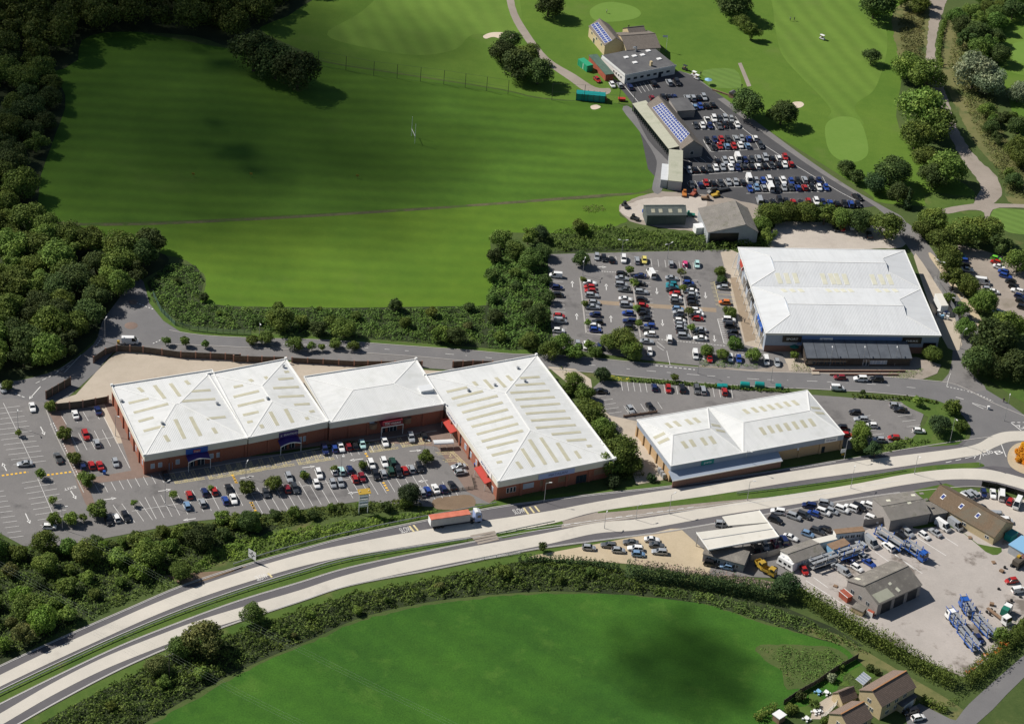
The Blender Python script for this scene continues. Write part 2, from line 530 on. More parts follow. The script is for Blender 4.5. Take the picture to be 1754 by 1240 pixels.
M['signdark'] = plain('dark_blue_letters', (.04, .06, .22), .5)
M['black'] = plain('black_panel', (.008, .008, .011), .4)
M['timber'] = surf_mat('weathered_timber', (.065, .054, .043), (.10, .085, .068), 1.0, .9)
M['timberb'] = surf_mat('brown_timber', (.20, .13, .08), (.26, .17, .11), 1.0, .9)
M['rust'] = surf_mat('rusty_red_steel', (.26, .06, .035), (.36, .10, .06), .8, .8)
M['tarp'] = surf_mat('orange_red_tarpaulin', (.50, .14, .085), (.60, .19, .12), .5, .7)
M['orangetile'] = surf_mat('orange_ridge_tile', (.33, .16, .07), (.40, .2, .09), 1.0, .9)
M['wire'] = plain('overhead_wire', (.16, .2, .16), .6)
M['trailer'] = surf_mat('grey_trailer_sheet', (.36, .36, .37), (.42, .42, .43), .5, .6)
M['skin'] = plain('skin', (.52, .33, .24), .6)
M['cloth1'] = plain('dark_cloth', (.03, .035, .05), .9)
M['cloth2'] = plain('pale_cloth', (.55, .55, .56), .9)
M['cloth3'] = plain('red_cloth', (.42, .04, .03), .9)
M['bark'] = surf_mat('bark', (.07, .055, .04), (.12, .095, .07), 2.0, .95)
M['oak'] = leaf_mat('oak_leaves', (.040, .066, .013), (.072, .110, .020), (.115, .155, .034))
M['oakd'] = leaf_mat('dark_leaves', (.022, .040, .012), (.042, .068, .018), (.066, .094, .026))
M['lime'] = leaf_mat('bright_leaves', (.050, .085, .016), (.095, .145, .028), (.15, .19, .045))
M['willow'] = leaf_mat('willow_leaves', (.085, .115, .065), (.14, .17, .10), (.19, .22, .14))
M['conif'] = leaf_mat('conifer_needles', (.018, .036, .014), (.034, .060, .022), (.05, .08, .03))
M['scrub'] = leaf_mat('scrub_leaves', (.038, .072, .014), (.064, .112, .021), (.094, .142, .034), .3)
M['scrubd'] = leaf_mat('bramble_leaves', (.036, .066, .015), (.062, .104, .022), (.09, .13, .036), .3)
M['scrubl'] = leaf_mat('bright_scrub_leaves', (.055, .105, .014), (.090, .155, .022), (.12, .17, .045), .3)
M['dry'] = leaf_mat('dry_grass_stems', (.11, .11, .045), (.17, .15, .07), (.22, .19, .1), .3)
M['brownb'] = leaf_mat('brownish_leaves', (.052, .066, .020), (.082, .092, .028), (.11, .115, .04), .3)
M['deadtw'] = leaf_mat('dead_twigs', (.17, .13, .11), (.25, .19, .16), (.3, .25, .21), .3)
M['autumn'] = leaf_mat('orange_leaves', (.38, .10, .02), (.5, .17, .03), (.55, .25, .05), .3)
M['gorse'] = leaf_mat('orange_flowers', (.40, .19, .012), (.50, .27, .015), (.5, .33, .03), .2)
M['yflower'] = leaf_mat('yellow_shrub_leaves', (.35, .30, .03), (.48, .40, .05), (.3, .34, .05), .2)
# ------------------------------------------------------------------ ground, fields, roads
def catmull(pts, n=6, closed=True):
    out = []
    k = len(pts)
    rng = range(k) if closed else range(k - 1)
    for i in rng:
        if closed:
            a, b, c, d = pts[i - 1], pts[i], pts[(i + 1) % k], pts[(i + 2) % k]
        else:
            a, b, c, d = pts[max(i - 1, 0)], pts[i], pts[i + 1], pts[min(i + 2, k - 1)]
        for j in range(n):
            t = j / n
            out.append(tuple(.5 * (2 * b[q] + (c[q] - a[q]) * t + (2 * a[q] - 5 * b[q] + 4 * c[q] - d[q]) * t * t + (3 * b[q] - a[q] - 3 * c[q] + d[q]) * t ** 3) for q in range(2)))
    if not closed:
        out.append(tuple(pts[-1]))
    return out


NREG = 0


def region(name, pts, mat, level, smooth=0, r='i', parent=None, wob=0.0):
    pp = [Z(r, *p) for p in pts]
    if smooth:
        pp = catmull(pp, smooth)
    w = [P(*p) for p in pp]
    if wob:
        q = []
        g = random.Random(len(pts))
        for i, a in enumerate(w):
            b = w[(i + 1) % len(w)]
            k = max(1, int((b - a).length / 1.6))
            for j in range(k):
                c = a.lerp(b, j / k)
                q.append(Vector((c.x + g.uniform(-wob, wob), c.y + g.uniform(-wob, wob), 0)))
        w = q
    global NREG
    NREG += 1
    z = level * .012 + NREG * .0001
    mb = MB().poly([(a.x, a.y, z) for a in w])
    o = mb.build(name, M[mat], parent)
    if o.data.polygons[0].normal.z < 0:
        o.data.flip_normals()
    if parent is None:
        tag(o, kind='structure')
    return o


MB().poly([(-6000, -3000, 0), (6000, -3000, 0), (6000, 9000, 0), (-6000, 9000, 0)]).build('ground', M['rough'])['kind'] = 'structure'
# fields
region('playing_field', [(40, 378), (60, 330), (60, 260), (90, 225), (90, 130), (130, 60), (200, 50), (400, 85), (520, 90), (560, 108), (700, 130), (860, 155), (930, 170), (1075, 180), (1100, 215), (1125, 270), (1115, 322), (1040, 335), (900, 345), (700, 357), (400, 374), (200, 381)], 'field', 1, 4)
region('lower_field', [(50, 387), (200, 387), (400, 379), (700, 361), (1040, 338), (1110, 332), (1135, 345), (1060, 366), (1075, 380), (1000, 400), (930, 400), (850, 400), (840, 420), (832, 522), (700, 527), (560, 527), (400, 524), (342, 522), (352, 492), (345, 465), (300, 440), (200, 430), (150, 445), (110, 430), (70, 405)], 'field2', 1, 3, wob=.25)
region('field_track', [(30, 377), (200, 383.6), (400, 376), (700, 358.2), (1040, 332.5), (1050, 336), (700, 361.9), (400, 379.6), (200, 387), (40, 384)], 'ftrack', 2, 4)
region('golf_course', [(440, 45), (520, 10), (640, -90), (1100, -110), (1560, -90), (1535, 60), (1545, 130), (1535, 200), (1560, 250), (1610, 290), (1670, 330), (1640, 352), (1560, 352), (1500, 345), (1470, 320), (1200, 160), (1100, 170), (1080, 178), (930, 168), (860, 153), (700, 128), (560, 106), (520, 88)], 'golfrough', 1, 3)
region('fairway', [(560, 60), (620, 20), (720, -60), (860, -60), (895, 40), (870, 60), (810, 60), (780, 85), (720, 95), (640, 85)], 'fairway', 2, 5)
region('fairway', [(1325, -60), (1480, -60), (1510, 20), (1520, 80), (1500, 150), (1470, 175), (1465, 190), (1478, 215), (1420, 205), (1424, 190), (1405, 165), (1370, 130), (1340, 95), (1330, 60), (1325, 20)], 'fairway', 2, 5)
region('putting_green', [(1413, 222), (1422, 206), (1445, 200), (1470, 206), (1482, 228), (1487, 262), (1470, 277), (1442, 276), (1420, 258)], 'green', 3, 5)
region('putting_green', [(1010, 20), (1025, 8), (1050, 4), (1085, 12), (1098, 24), (1085, 33), (1050, 38), (1020, 36)], 'green', 3, 5)
region('tee_ground', [(1205, 121), (1258, 119), (1270, 144), (1262, 152), (1222, 150), (1210, 140)], 'tee', 3, 3)
region('bunker', [(828, 62), (845, 56), (878, 58), (880, 66), (862, 68), (845, 64), (832, 67)], 'bunker', 4, 5)
region('bunker', [(1358, 176), (1372, 175), (1377, 180), (1370, 185), (1360, 184)], 'bunker', 4, 5)
region('bunker', [(1012, 182), (1022, 180), (1029, 184), (1020, 188), (1013, 187)], 'bunker', 4, 4)
region('putting_green', [(1700, 80), (1715, 62), (1745, 50), (1790, 48), (1790, 125), (1745, 128), (1715, 112)], 'fairway', 3, 5)
region('putting_green', [(1728, 85), (1740, 74), (1790, 68), (1790, 108), (1745, 108), (1730, 96)], 'green', 4, 5)
region('tee_ground', [(1700, 362), (1712, 357), (1754, 360), (1790, 364), (1790, 400), (1735, 400), (1712, 388), (1698, 376)], 'tee', 3, 4)
region('golf_course', [(1690, 40), (1720, 20), (1800, 0), (1800, 330), (1760, 300), (1735, 200), (1722, 150), (1700, 120), (1685, 80)], 'golfrough', 1, 3)
region('lawn', [(1590, 330), (1640, 335), (1668, 338), (1665, 352), (1640, 358), (1600, 362), (1585, 350)], 'verge', 3, 3)
region('lawn', [(1620, 368), (1680, 362), (1700, 372), (1705, 385), (1660, 400), (1620, 392)], 'verge', 3, 3)
region('pasture', [(150, 1300), (260, 1240), (330, 1200), (400, 1160), (470, 1126), (540, 1098), (620, 1062), (750, 1034), (900, 1018), (1050, 1018), (1200, 1033), (1300, 1065), (1390, 1090), (1450, 1108), (1490, 1128), (1450, 1152), (1430, 1185), (1350, 1225), (1290, 1270), (1200, 1330), (300, 1330)], 'pasture', 1, 4, wob=.4)
region('rough_corner', [(1295, 1108), (1340, 1103), (1420, 1108), (1452, 1125), (1440, 1148), (1400, 1170), (1350, 1180), (1340, 1150), (1310, 1130)], 'rough', 2, 3, wob=.3)
region('grass_track', [(1380, 1075), (1430, 1085), (1500, 1125), (1560, 1160), (1620, 1195), (1660, 1225), (1640, 1240), (1560, 1190), (1480, 1140), (1440, 1105), (1375, 1085)], 'verge_dry', 3, 3)
# woods' floors
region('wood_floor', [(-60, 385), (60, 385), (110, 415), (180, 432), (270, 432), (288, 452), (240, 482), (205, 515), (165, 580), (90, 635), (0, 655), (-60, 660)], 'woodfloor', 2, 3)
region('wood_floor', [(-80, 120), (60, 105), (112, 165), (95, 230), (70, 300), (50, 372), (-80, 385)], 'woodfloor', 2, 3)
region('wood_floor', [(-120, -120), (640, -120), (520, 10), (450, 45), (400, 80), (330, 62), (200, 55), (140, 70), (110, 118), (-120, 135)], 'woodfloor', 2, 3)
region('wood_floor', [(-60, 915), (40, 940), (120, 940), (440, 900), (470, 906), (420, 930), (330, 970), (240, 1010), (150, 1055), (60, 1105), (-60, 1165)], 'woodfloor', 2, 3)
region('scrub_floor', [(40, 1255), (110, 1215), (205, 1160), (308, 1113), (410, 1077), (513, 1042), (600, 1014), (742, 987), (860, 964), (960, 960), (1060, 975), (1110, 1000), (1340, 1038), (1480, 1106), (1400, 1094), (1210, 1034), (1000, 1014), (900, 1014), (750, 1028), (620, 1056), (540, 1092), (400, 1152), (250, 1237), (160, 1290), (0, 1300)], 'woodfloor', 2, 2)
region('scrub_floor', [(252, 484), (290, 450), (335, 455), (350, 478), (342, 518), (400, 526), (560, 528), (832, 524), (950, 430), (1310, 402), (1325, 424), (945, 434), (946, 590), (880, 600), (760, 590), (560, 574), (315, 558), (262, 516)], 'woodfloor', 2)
# paths and tracks on the golf course
region('golf_path', [(862, -60), (876, -60), (882, 10), (905, 55), (940, 100), (985, 128), (1020, 150), (1045, 152), (1040, 162), (1005, 158), (975, 138), (930, 105), (893, 60), (870, 12)], 'dirt', 3, 4)
region('golf_path', [(1264, 109), (1270, 108), (1287, 148), (1280, 149)], 'dirt', 4)
region('gravel_track', [(1590, -60), (1640, -60), (1612, 30), (1602, 80), (1605, 120), (1622, 165), (1640, 220), (1668, 265), (1705, 300), (1716, 330), (1700, 350), (1668, 350), (1680, 320), (1660, 290), (1640, 260), (1615, 205), (1597, 160), (1585, 110), (1588, 60)], 'dirt', 2, 4, wob=.3)
region('gravel_track', [(1615, 358), (1670, 349), (1700, 349), (1800, 352), (1800, 358), (1712, 356), (1695, 370), (1690, 392), (1700, 400), (1684, 392), (1686, 365), (1660, 360), (1620, 367)], 'dirt', 3, 3)
region('rough_strip', [(1530, 20), (1590, 0), (1585, 110), (1600, 165), (1560, 110), (1540, 100)], 'verge_dry', 2, 3, wob=.4)
region('rough_strip', [(1625, 30), (1612, 80), (1615, 130), (1645, 200), (1680, 260), (1720, 300), (1725, 345), (1770, 345), (1770, 300), (1720, 230), (1680, 150), (1650, 60)], 'verge_dry', 2, 3, wob=.4)
# golf club
region('club_car_park', [(1078, 148), (1130, 135), (1180, 130), (1290, 205), (1360, 262), (1470, 330), (1510, 352), (1470, 357), (1300, 352), (1170, 332), (1140, 322), (1110, 290), (1100, 240), (1085, 190)], 'club', 3)
region('club_drive', [(1164, 128), (1184, 128), (1222, 155), (1300, 212), (1372, 265), (1450, 318), (1520, 358), (1545, 372), (1560, 395), (1585, 420), (1565, 430), (1540, 392), (1500, 355), (1440, 318), (1380, 280), (1290, 216), (1215, 160)], 'asphalt', 4, 3)
region('club_forecourt', [(1040, 130), (1060, 140), (1165, 122), (1184, 130), (1240, 168), (1200, 175), (1120, 178), (1085, 180), (1068, 158)], 'club', 4)
region('range_path', [(1066, 188), (1082, 186), (1110, 240), (1140, 272), (1145, 285), (1132, 330), (1117, 325), (1124, 290), (1122, 268), (1095, 225)], 'road', 4, 3)
region('sheds_yard', [(1062, 352), (1110, 333), (1170, 330), (1300, 352), (1300, 400), (1200, 398), (1100, 385), (1070, 372)], 'dirt', 3, 2, wob=.3)
region('sheds_yard_gravel', [(1065, 356), (1110, 340), (1200, 338), (1210, 350), (1200, 392), (1150, 385), (1105, 378), (1072, 370)], 'gravel', 4, 3, wob=.3)
region('gravel_car_park', [(1325, 392), (1350, 380), (1480, 385), (1535, 395), (1545, 425), (1320, 425)], 'gravel', 3, 2, wob=.3)
# right side lot, lane east of the store
region('east_lane', [(1548, 380), (1575, 400), (1605, 440), (1635, 490), (1672, 545), (1680, 570), (1660, 605), (1665, 640), (1690, 670), (1640, 690), (1600, 670), (1625, 640), (1632, 600), (1630, 570), (1610, 510), (1560, 430), (1540, 400)], 'asphalt', 3, 3)
region('east_footway', [(1592, 440), (1600, 438), (1640, 492), (1682, 548), (1678, 562), (1668, 548), (1630, 492)], 'sandlot', 4, 3)
region('rough_car_park', [(1640, 420), (1665, 425), (1720, 440), (1765, 460), (1800, 560), (1754, 560), (1710, 540), (1690, 520), (1660, 480), (1645, 450)], 'dirt', 4, 2, wob=.3)
region('store_service_yard', [(1565, 440), (1580, 450), (1605, 490), (1630, 530), (1648, 590), (1632, 600), (1612, 575)], 'yard', 4, 2)
region('lawn', [(1660, 632), (1700, 655), (1754, 690), (1800, 700), (1800, 650), (1720, 640), (1675, 625)], 'verge', 4, 3)
# estate road
est_t = [(290, 566), (350, 575), (450, 580), (560, 583), (700, 593), (800, 600), (880, 607), (940, 608), (1020, 614), (1100, 622), (1200, 630), (1300, 637), (1400, 640), (1500, 645), (1590, 652), (1640, 660), (1700, 690), (1760, 715)]
est_b = [(290, 590), (350, 592), (450, 597), (560, 601), (700, 610), (800, 619), (880, 628), (940, 632), (1020, 639), (1100, 647), (1200, 656), (1300, 663), (1400, 667), (1500, 673), (1575, 680), (1620, 692), (1652, 715), (1664, 740), (1650, 765), (1620, 775), (1690, 770), (1720, 745), (1760, 740)]
er = region('estate_road', catmull(est_t, 4, False) + catmull(est_b, 4, False)[::-1], 'road', 5)
region('footway', catmull(est_b[:8], 4, False)[2:] + [(890, 640), (840, 640), (780, 634), (620, 624), (480, 616), (330, 607), (230, 600), (200, 600), (215, 592), (290, 588)], 'asphalt', 4)
region('turning_circle', [(228, 480), (246, 483), (258, 520), (280, 548), (310, 568), (340, 576), (345, 592), (215, 594), (165, 637), (120, 677), (85, 702), (20, 690), (-60, 700), (-60, 662), (30, 652), (100, 632), (160, 590), (175, 552), (205, 510)], 'road', 4, 3)
region('verge', [(246, 483), (252, 488), (263, 518), (285, 545), (315, 562), (380, 569), (560, 578), (700, 588), (880, 600), (955, 595), (950, 608), (880, 606), (700, 593), (560, 583), (450, 580), (350, 575), (310, 569), (280, 550), (256, 520)], 'verge', 6)
# retail park west
cp = region('west_car_park', [(-60, 690), (20, 682), (80, 690), (100, 684), (185, 692), (235, 800), (560, 770), (770, 740), (838, 862), (735, 868), (620, 858), (480, 878), (330, 893), (110, 935), (40, 935), (-60, 880)], 'asphalt', 5)
region('service_yard', [(84, 690), (130, 676), (165, 637), (200, 602), (330, 610), (480, 619), (620, 628), (780, 637), (840, 640), (840, 700), (560, 720), (200, 760), (170, 700)], 'yard', 6)
region('store_forecourt', [(176, 686), (190, 684), (250, 800), (330, 790), (565, 745), (755, 715), (772, 720), (855, 850), (838, 862), (800, 842), (772, 800), (748, 765), (600, 755), (560, 762), (285, 800), (300, 812), (160, 828), (158, 818), (225, 806), (206, 748)], 'block', 6)
region('footway', [(76, 692), (92, 690), (108, 715), (150, 830), (165, 872), (152, 872), (135, 835), (98, 735)], 'block', 7, 2)
region('soil_bed', [(742, 856), (770, 850), (805, 848), (815, 862), (800, 872), (748, 872)], 'soil', 6, 3)
# east
cpe = region('east_car_park', [(938, 436), (1250, 428), (1316, 600), (1372, 618), (1376, 634), (1290, 634), (1200, 627), (1100, 616), (1000, 602), (950, 596), (944, 560)], 'asphalt', 6)
region('car_park_crossing', [Z('r', 440, 553), Z('r', 1350, 612), Z('r', 1352, 642), Z('r', 442, 580)], 'plaza2', 7)
region('store_plaza', [Z('n', -20, 180), Z('n', 40, 165), Z('n', 100, 190), Z('n', 235, 640), Z('n', 250, 740), Z('n', 420, 762), Z('n', 425, 880), Z('n', 385, 885), Z('n', 345, 775), Z('n', 120, 720), Z('n', 60, 500)], 'plaza', 7)
region('plaza_walkway', [Z('n', 36, 330), Z('n', 75, 325), Z('n', 190, 690), Z('n', 125, 705)], 'plaza2', 8)
region('restaurant_terrace', [Z('n', 350, 750), Z('n', 470, 740), Z('n', 500, 845), Z('n', 1040, 850), Z('n', 1030, 870), Z('n', 520, 868), Z('n', 380, 870)], 'plaza', 8)
region('north_footway', [(1196, 628), (1300, 637), (1400, 640), (1500, 645), (1580, 650), (1605, 640), (1612, 625), (1570, 612), (1370, 618), (1290, 634), (1200, 626)], 'dirt', 7)
region('middle_car_park', [(1012, 668), (1030, 652), (1200, 663), (1330, 672), (1440, 680), (1560, 690), (1585, 702), (1572, 738), (1590, 745), (1530, 757), (1450, 770), (1380, 720), (1100, 735), (1045, 712), (1020, 690)], 'asphalt', 6)
region('service_alley', [(938, 628), (985, 632), (1012, 650), (1018, 690), (1045, 712), (1092, 722), (1160, 818), (1090, 830), (1060, 740), (1000, 680)], 'yard', 6)
region('lawn', [(1540, 684), (1575, 680), (1620, 692), (1645, 712), (1655, 740), (1640, 762), (1560, 762), (1575, 738), (1590, 715), (1560, 700)], 'verge', 7, 2)
# dual carriageway
def edge(pts):
    return catmull(pts, 5, False)
nt_ = edge([(-60, 1172), (0, 1140), (109, 1090), (219, 1042), (308, 1004), (410, 970), (513, 941), (600, 918), (742, 888), (850, 868), (925, 858), (1020, 846), (1150, 832), (1300, 810), (1460, 785), (1560, 768), (1640, 756), (1700, 748)])
nb_ = edge([(-60, 1214), (0, 1183), (103, 1134), (205, 1088), (308, 1046), (410, 1010), (513, 978), (600, 954), (742, 932), (860, 914), (925, 905), (1020, 893), (1150, 876), (1300, 856), (1400, 842), (1500, 828), (1600, 812), (1660, 802), (1700, 798)])
st_ = edge([(-60, 1236), (0, 1205), (103, 1154), (205, 1106), (308, 1065), (410, 1028), (513, 997), (600, 971), (742, 941), (860, 918), (925, 907), (1020, 893.5), (1150, 876.5), (1300, 858), (1400, 846), (1500, 828.6), (1600, 812.6), (1680, 800), (1720, 800), (1820, 815)])
sb_ = edge([(-40, 1280), (27, 1243), (103, 1200), (205, 1147), (308, 1102), (410, 1065), (513, 1031), (600, 1003), (742, 976), (860, 952), (925, 940), (1020, 927), (1150, 910), (1300, 884), (1400, 866), (1500, 850), (1600, 838), (1680, 834), (1754, 850), (1820, 870)])
dn = region('dual_carriageway', nt_ + nb_[::-1], 'darkroad', 5)
ds = region('dual_carriageway', st_ + sb_[::-1], 'darkroad', 6)
region('central_verge', edge([(-60, 1216), (0, 1184), (103, 1135.5), (205, 1089), (308, 1047), (410, 1011), (513, 979), (600, 955), (742, 932), (800, 923)]) + edge([(800, 930), (742, 940), (600, 970), (513, 996), (410, 1027), (308, 1064), (205, 1105), (103, 1153), (0, 1204), (-60, 1235)]), 'verge', 7)
region('central_verge', [(850, 914), (900, 902), (945, 892), (962, 893), (962, 899), (925, 907), (862, 922)], 'verge', 8, 2)
region('central_verge', edge([(1024, 876), (1080, 868), (1240, 845), (1354, 833), (1460, 818), (1556, 803), (1600, 797)]) + edge([(1676, 792), (1682, 800), (1600, 809), (1460, 833), (1354, 848), (1240, 858), (1080, 874), (1024, 879)]), 'verge', 8)
region('central_hatching', [(962, 893), (1024, 877), (1080, 874), (1240, 858), (1330, 851), (1240, 865), (1100, 886), (962, 905)], 'dirt', 7)
# cream overlay ribbons drawn along the carriageways, which are asphalt
region('pale_lane', edge([(-60, 1186), (0, 1156), (86, 1114), (171, 1075), (256, 1037), (342, 1003), (427, 975), (513, 950), (600, 931), (742, 905), (925, 881), (1020, 856), (1240, 825), (1354, 807), (1460, 790), (1548, 781), (1640, 768), (1677, 757), (1700, 744), (1730, 737), (1780, 742)][:10] + [(925, 878), (1020, 860), (1130, 841), (1240, 826), (1354, 808), (1460, 791), (1548, 780), (1640, 768), (1675, 760), (1700, 746), (1730, 739), (1790, 739)])
       + edge([(-60, 1207), (0, 1176), (86, 1135), (171, 1096), (256, 1058), (342, 1024), (427, 996), (513, 971), (600, 952), (742, 929), (925, 901), (1020, 877), (1130, 861), (1240, 845), (1354, 826), (1460, 811), (1548, 799), (1640, 785), (1680, 778), (1705, 766), (1735, 756), (1790, 756)])[::-1], 'pale', 9)
region('pale_lane', edge([(-60, 1254), (0, 1222), (86, 1172), (171, 1129), (256, 1094), (342, 1062), (427, 1036), (513, 1011), (600, 983), (742, 949), (925, 915), (1020, 896), (1100, 888), (1240, 865), (1354, 847), (1460, 830), (1548, 813), (1620, 804), (1677, 803), (1720, 810), (1800, 832)])
       + edge([(-60, 1276), (0, 1243), (86, 1193), (171, 1150), (256, 1115), (342, 1083), (427, 1056), (513, 1030), (600, 1002), (742, 971), (925, 935), (1020, 914), (1100, 907), (1240, 882), (1354, 865), (1460, 847), (1548, 831), (1620, 822), (1677, 822), (1720, 829), (1800, 853)])[::-1], 'pale', 9)
region('junction', [(1640, 690), (1690, 668), (1760, 715), (1830, 740), (1830, 850), (1754, 830), (1700, 806), (1680, 800), (1672, 790), (1690, 770), (1640, 775), (1660, 752), (1662, 730)], 'road', 5, 2)
region('roundabout_island', [(1726, 790), (1727, 775), (1735, 764), (1750, 758), (1790, 756), (1830, 790), (1790, 822), (1754, 812), (1734, 802)], 'sandlot', 10, 4)
# south side lots
region('lay_by', [Z('m', 830, 365), Z('m', 1180, 338), Z('m', 1230, 318), Z('m', 1160, 350), Z('m', 940, 415), Z('m', 860, 385)], 'soil', 6, 2)
region('sales_lot', [(905, 955), (950, 945), (1020, 932), (1110, 915), (1180, 905), (1220, 960), (1215, 985), (1100, 968), (1000, 960)], 'sandlot', 6, 2)
region('sales_yard', [(1165, 905), (1310, 882), (1420, 862), (1530, 846), (1625, 838), (1660, 842), (1530, 905), (1330, 990), (1215, 985), (1220, 955)], 'asphalt', 7)
region('forecourt', [(1620, 850), (1680, 842), (1754, 856), (1830, 885), (1830, 930), (1735, 925), (1640, 875)], 'gravel', 7)
region('lorry_park', [(1330, 990), (1430, 935), (1520, 890), (1610, 880), (1680, 905), (1800, 925), (1800, 1020), (1750, 1060), (1690, 1130), (1650, 1160), (1560, 1120), (1470, 1070), (1370, 1005)], 'lorry', 8)
region('verge', [Z('s', 1190, 240), Z('s', 1290, 215), Z('s', 1400, 235), Z('s', 1520, 330), Z('s', 1640, 350), Z('s', 1620, 385), Z('s', 1560, 370), Z('s', 1440, 270), Z('s', 1330, 240), Z('s', 1220, 255)], 'verge', 10, 2)
region('verge', [(1565, 840), (1620, 828), (1650, 838), (1680, 842), (1640, 850), (1600, 866), (1575, 852)], 'verge', 9)
region('verge', edge([(27, 1246), (103, 1203), (205, 1150), (308, 1105), (410, 1068), (513, 1034), (600, 1006), (742, 979), (860, 955), (925, 943), (1020, 929), (1110, 913), (1180, 903)]) + edge([(1190, 910), (1110, 922), (1020, 938), (925, 955), (860, 968), (742, 992), (600, 1020), (513, 1048), (410, 1084), (308, 1120), (205, 1168), (103, 1220), (40, 1262)]), 'verge', 4)
region('verge', edge([(400, 968), (513, 936), (600, 912), (742, 880), (850, 858), (1020, 840), (1150, 826), (1300, 806), (1460, 781), (1620, 756)]) + edge([(1640, 757), (1460, 786), (1300, 811), (1150, 833), (1020, 847), (925, 859), (850, 869), (742, 889), (600, 919), (513, 942), (410, 972)]), 'verge', 4)
region('lane', [(1595, 1290), (1640, 1230), (1660, 1205), (1710, 1160), (1790, 1090), (1830, 1050), (1830, 1110), (1754, 1160), (1700, 1215), (1650, 1260), (1620, 1300)], 'road', 4, 2)
region('house_drive', [Z('q', 1000, 520), Z('q', 1090, 460), Z('q', 1290, 560), Z('q', 1330, 570), Z('q', 1280, 640), Z('q', 1020, 640)], 'road', 5)
region('lawn', [Z('q', 640, 260), Z('q', 720, 220), Z('q', 820, 285), Z('q', 745, 335), Z('q', 690, 310)], 'verge', 4)
region('lawn', [Z('q', 570, 330), Z('q', 640, 315), Z('q', 650, 350), Z('q', 590, 350)], 'verge', 4)
region('lawn', [Z('q', 390, 400), Z('q', 440, 400), Z('q', 500, 450), Z('q', 450, 475), Z('q', 390, 430)], 'verge', 4)
region('lawn', [Z('q', 300, 490), Z('q', 380, 475), Z('q', 430, 505), Z('q', 370, 550), Z('q', 300, 540)], 'verge', 4)
region('patio', [Z('q', 420, 480), Z('q', 540, 400), Z('q', 600, 430), Z('q', 480, 560), Z('q', 400, 560)], 'plaza', 5)

# ---------------------------------------------------------------- painted markings (one sheet per road or car park)
class Marks:
    def __init__(s, z):
        s.mb = MB()
        s.z = z + .02

    def line(s, a, b, w=.14):
        a = Vector((a[0], a[1], 0))
        b = Vector((b[0], b[1], 0))
        d = b - a
        if d.length < .01:
            return
        n = Vector((-d.y, d.x, 0)).normalized() * (w / 2)
        s.mb.poly([(p.x, p.y, s.z) for p in (a - n, b - n, b + n, a + n)])

    def pline(s, pts, w=.14, r='i'):
        q = [PZ(r, *p) for p in pts]
        for a, b in zip(q, q[1:]):
            s.line(a, b, w)

    def dash(s, pts, on, off, w=.14, r='i'):
        q = [PZ(r, *p) for p in pts]
        t = 0.0
        for a, b in zip(q, q[1:]):
            L = (b - a).length
            d = (b - a) / L
            while t < L:
                s.line(a + d * t, a + d * min(t + on, L), w)
                t += on + off
            t -= L

    def bays(s, p0, p1, n, vec, r='i', w=.12, ends=False):
        for i in range(n + 1):
            x = p0[0] + (p1[0] - p0[0]) * i / n
            y = p0[1] + (p1[1] - p0[1]) * i / n
            s.line(PZ(r, x, y), PZ(r, x + vec[0], y + vec[1]), w)
        if ends:
            s.line(PZ(r, *p0), PZ(r, *p1), w)

    def arrow(s, p, q, r='i', w=.28):
        a, b = PZ(r, *p), PZ(r, *q)
        d = (b - a)
        L = d.length
        d.normalize()
        n = Vector((-d.y, d.x, 0))
        s.line(a, b - d * .9, w)
        s.mb.poly([(k.x, k.y, s.z) for k in (b, b - d * 1.5 + n * .6, b - d * 1.5 - n * .6)])

    def text(s, txt, p, u, hgt, wid):
        """painted letters: p centre, u reading direction"""
        me = text_mesh(txt)
        u = Vector((u.x, u.y, 0)).normalized()
        n = Vector((-u.y, u.x, 0))
        k = len(s.mb.v)
        xs = [v.co.x for v in me.vertices]
        sx = wid / (max(xs) - min(xs))
        for v in me.vertices:
            q = p + u * (v.co.x * sx) + n * (v.co.y * hgt)
            s.mb.v.append((q.x, q.y, s.z))
        for f in me.polygons:
            s.mb.f.append(tuple(k + i for i in f.vertices))

    def build(s, name, mat, parent):
        return s.mb.build(name, M[mat], parent)


TXT = {}


def text_mesh(txt, extrude=0.0):
    k = (txt, extrude)
    if k in TXT:
        return TXT[k]
    c = bpy.data.curves.new('lettering', 'FONT')
    c.body = txt
    c.size = 1.0
    c.align_x = 'CENTER'
    c.align_y = 'CENTER'
    c.extrude = extrude
    c.resolution_u = 3
    o = bpy.data.objects.new('lettering', c)
    COL.objects.link(o)
    dg = bpy.context.evaluated_depsgraph_get()
    me = bpy.data.meshes.new_from_object(o.evaluated_get(dg))
    bpy.data.objects.remove(o)
    TXT[k] = me
    return me


# west car park
mk = Marks(.075)
mk.bays((30, 430), (170, 720), 11, (75, -9), 'a')
mk.bays((30, 430), (170, 720), 11, (-100, 12), 'a')
mk.pline([(18, 405), (180, 740)], .12, 'a')
mk.bays((205, 815), (300, 1040), 8, (75, -12), 'a')
mk.bays((205, 815), (300, 1040), 8, (-88, 14), 'a')
mk.pline([(200, 805), (305, 1050)], .12, 'a')
mk.bays((20, 870), (125, 1110), 9, (-75, 10), 'a')
mk.bays((325, 470), (500, 443), 3, (28, 48), 'a')
mk.bays((375, 570), (585, 540), 5, (45, 90), 'a')
mk.pline([(390, 615), (615, 585)], .12, 'a')
mk.bays((505, 838), (845, 780), 8, (25, 46), 'a')
mk.bays((600, 945), (740, 925), 3, (70, 100), 'a')
mk.bays((770, 905), (1230, 835), 11, (60, 115), 'a')
mk.pline([(700, 978), (1290, 885)], .12, 'a')
mk.bays((80, 860), (480, 800), 9, (75, 130), 'b')
mk.bays((560, 785), (960, 725), 9, (75, 125), 'b')
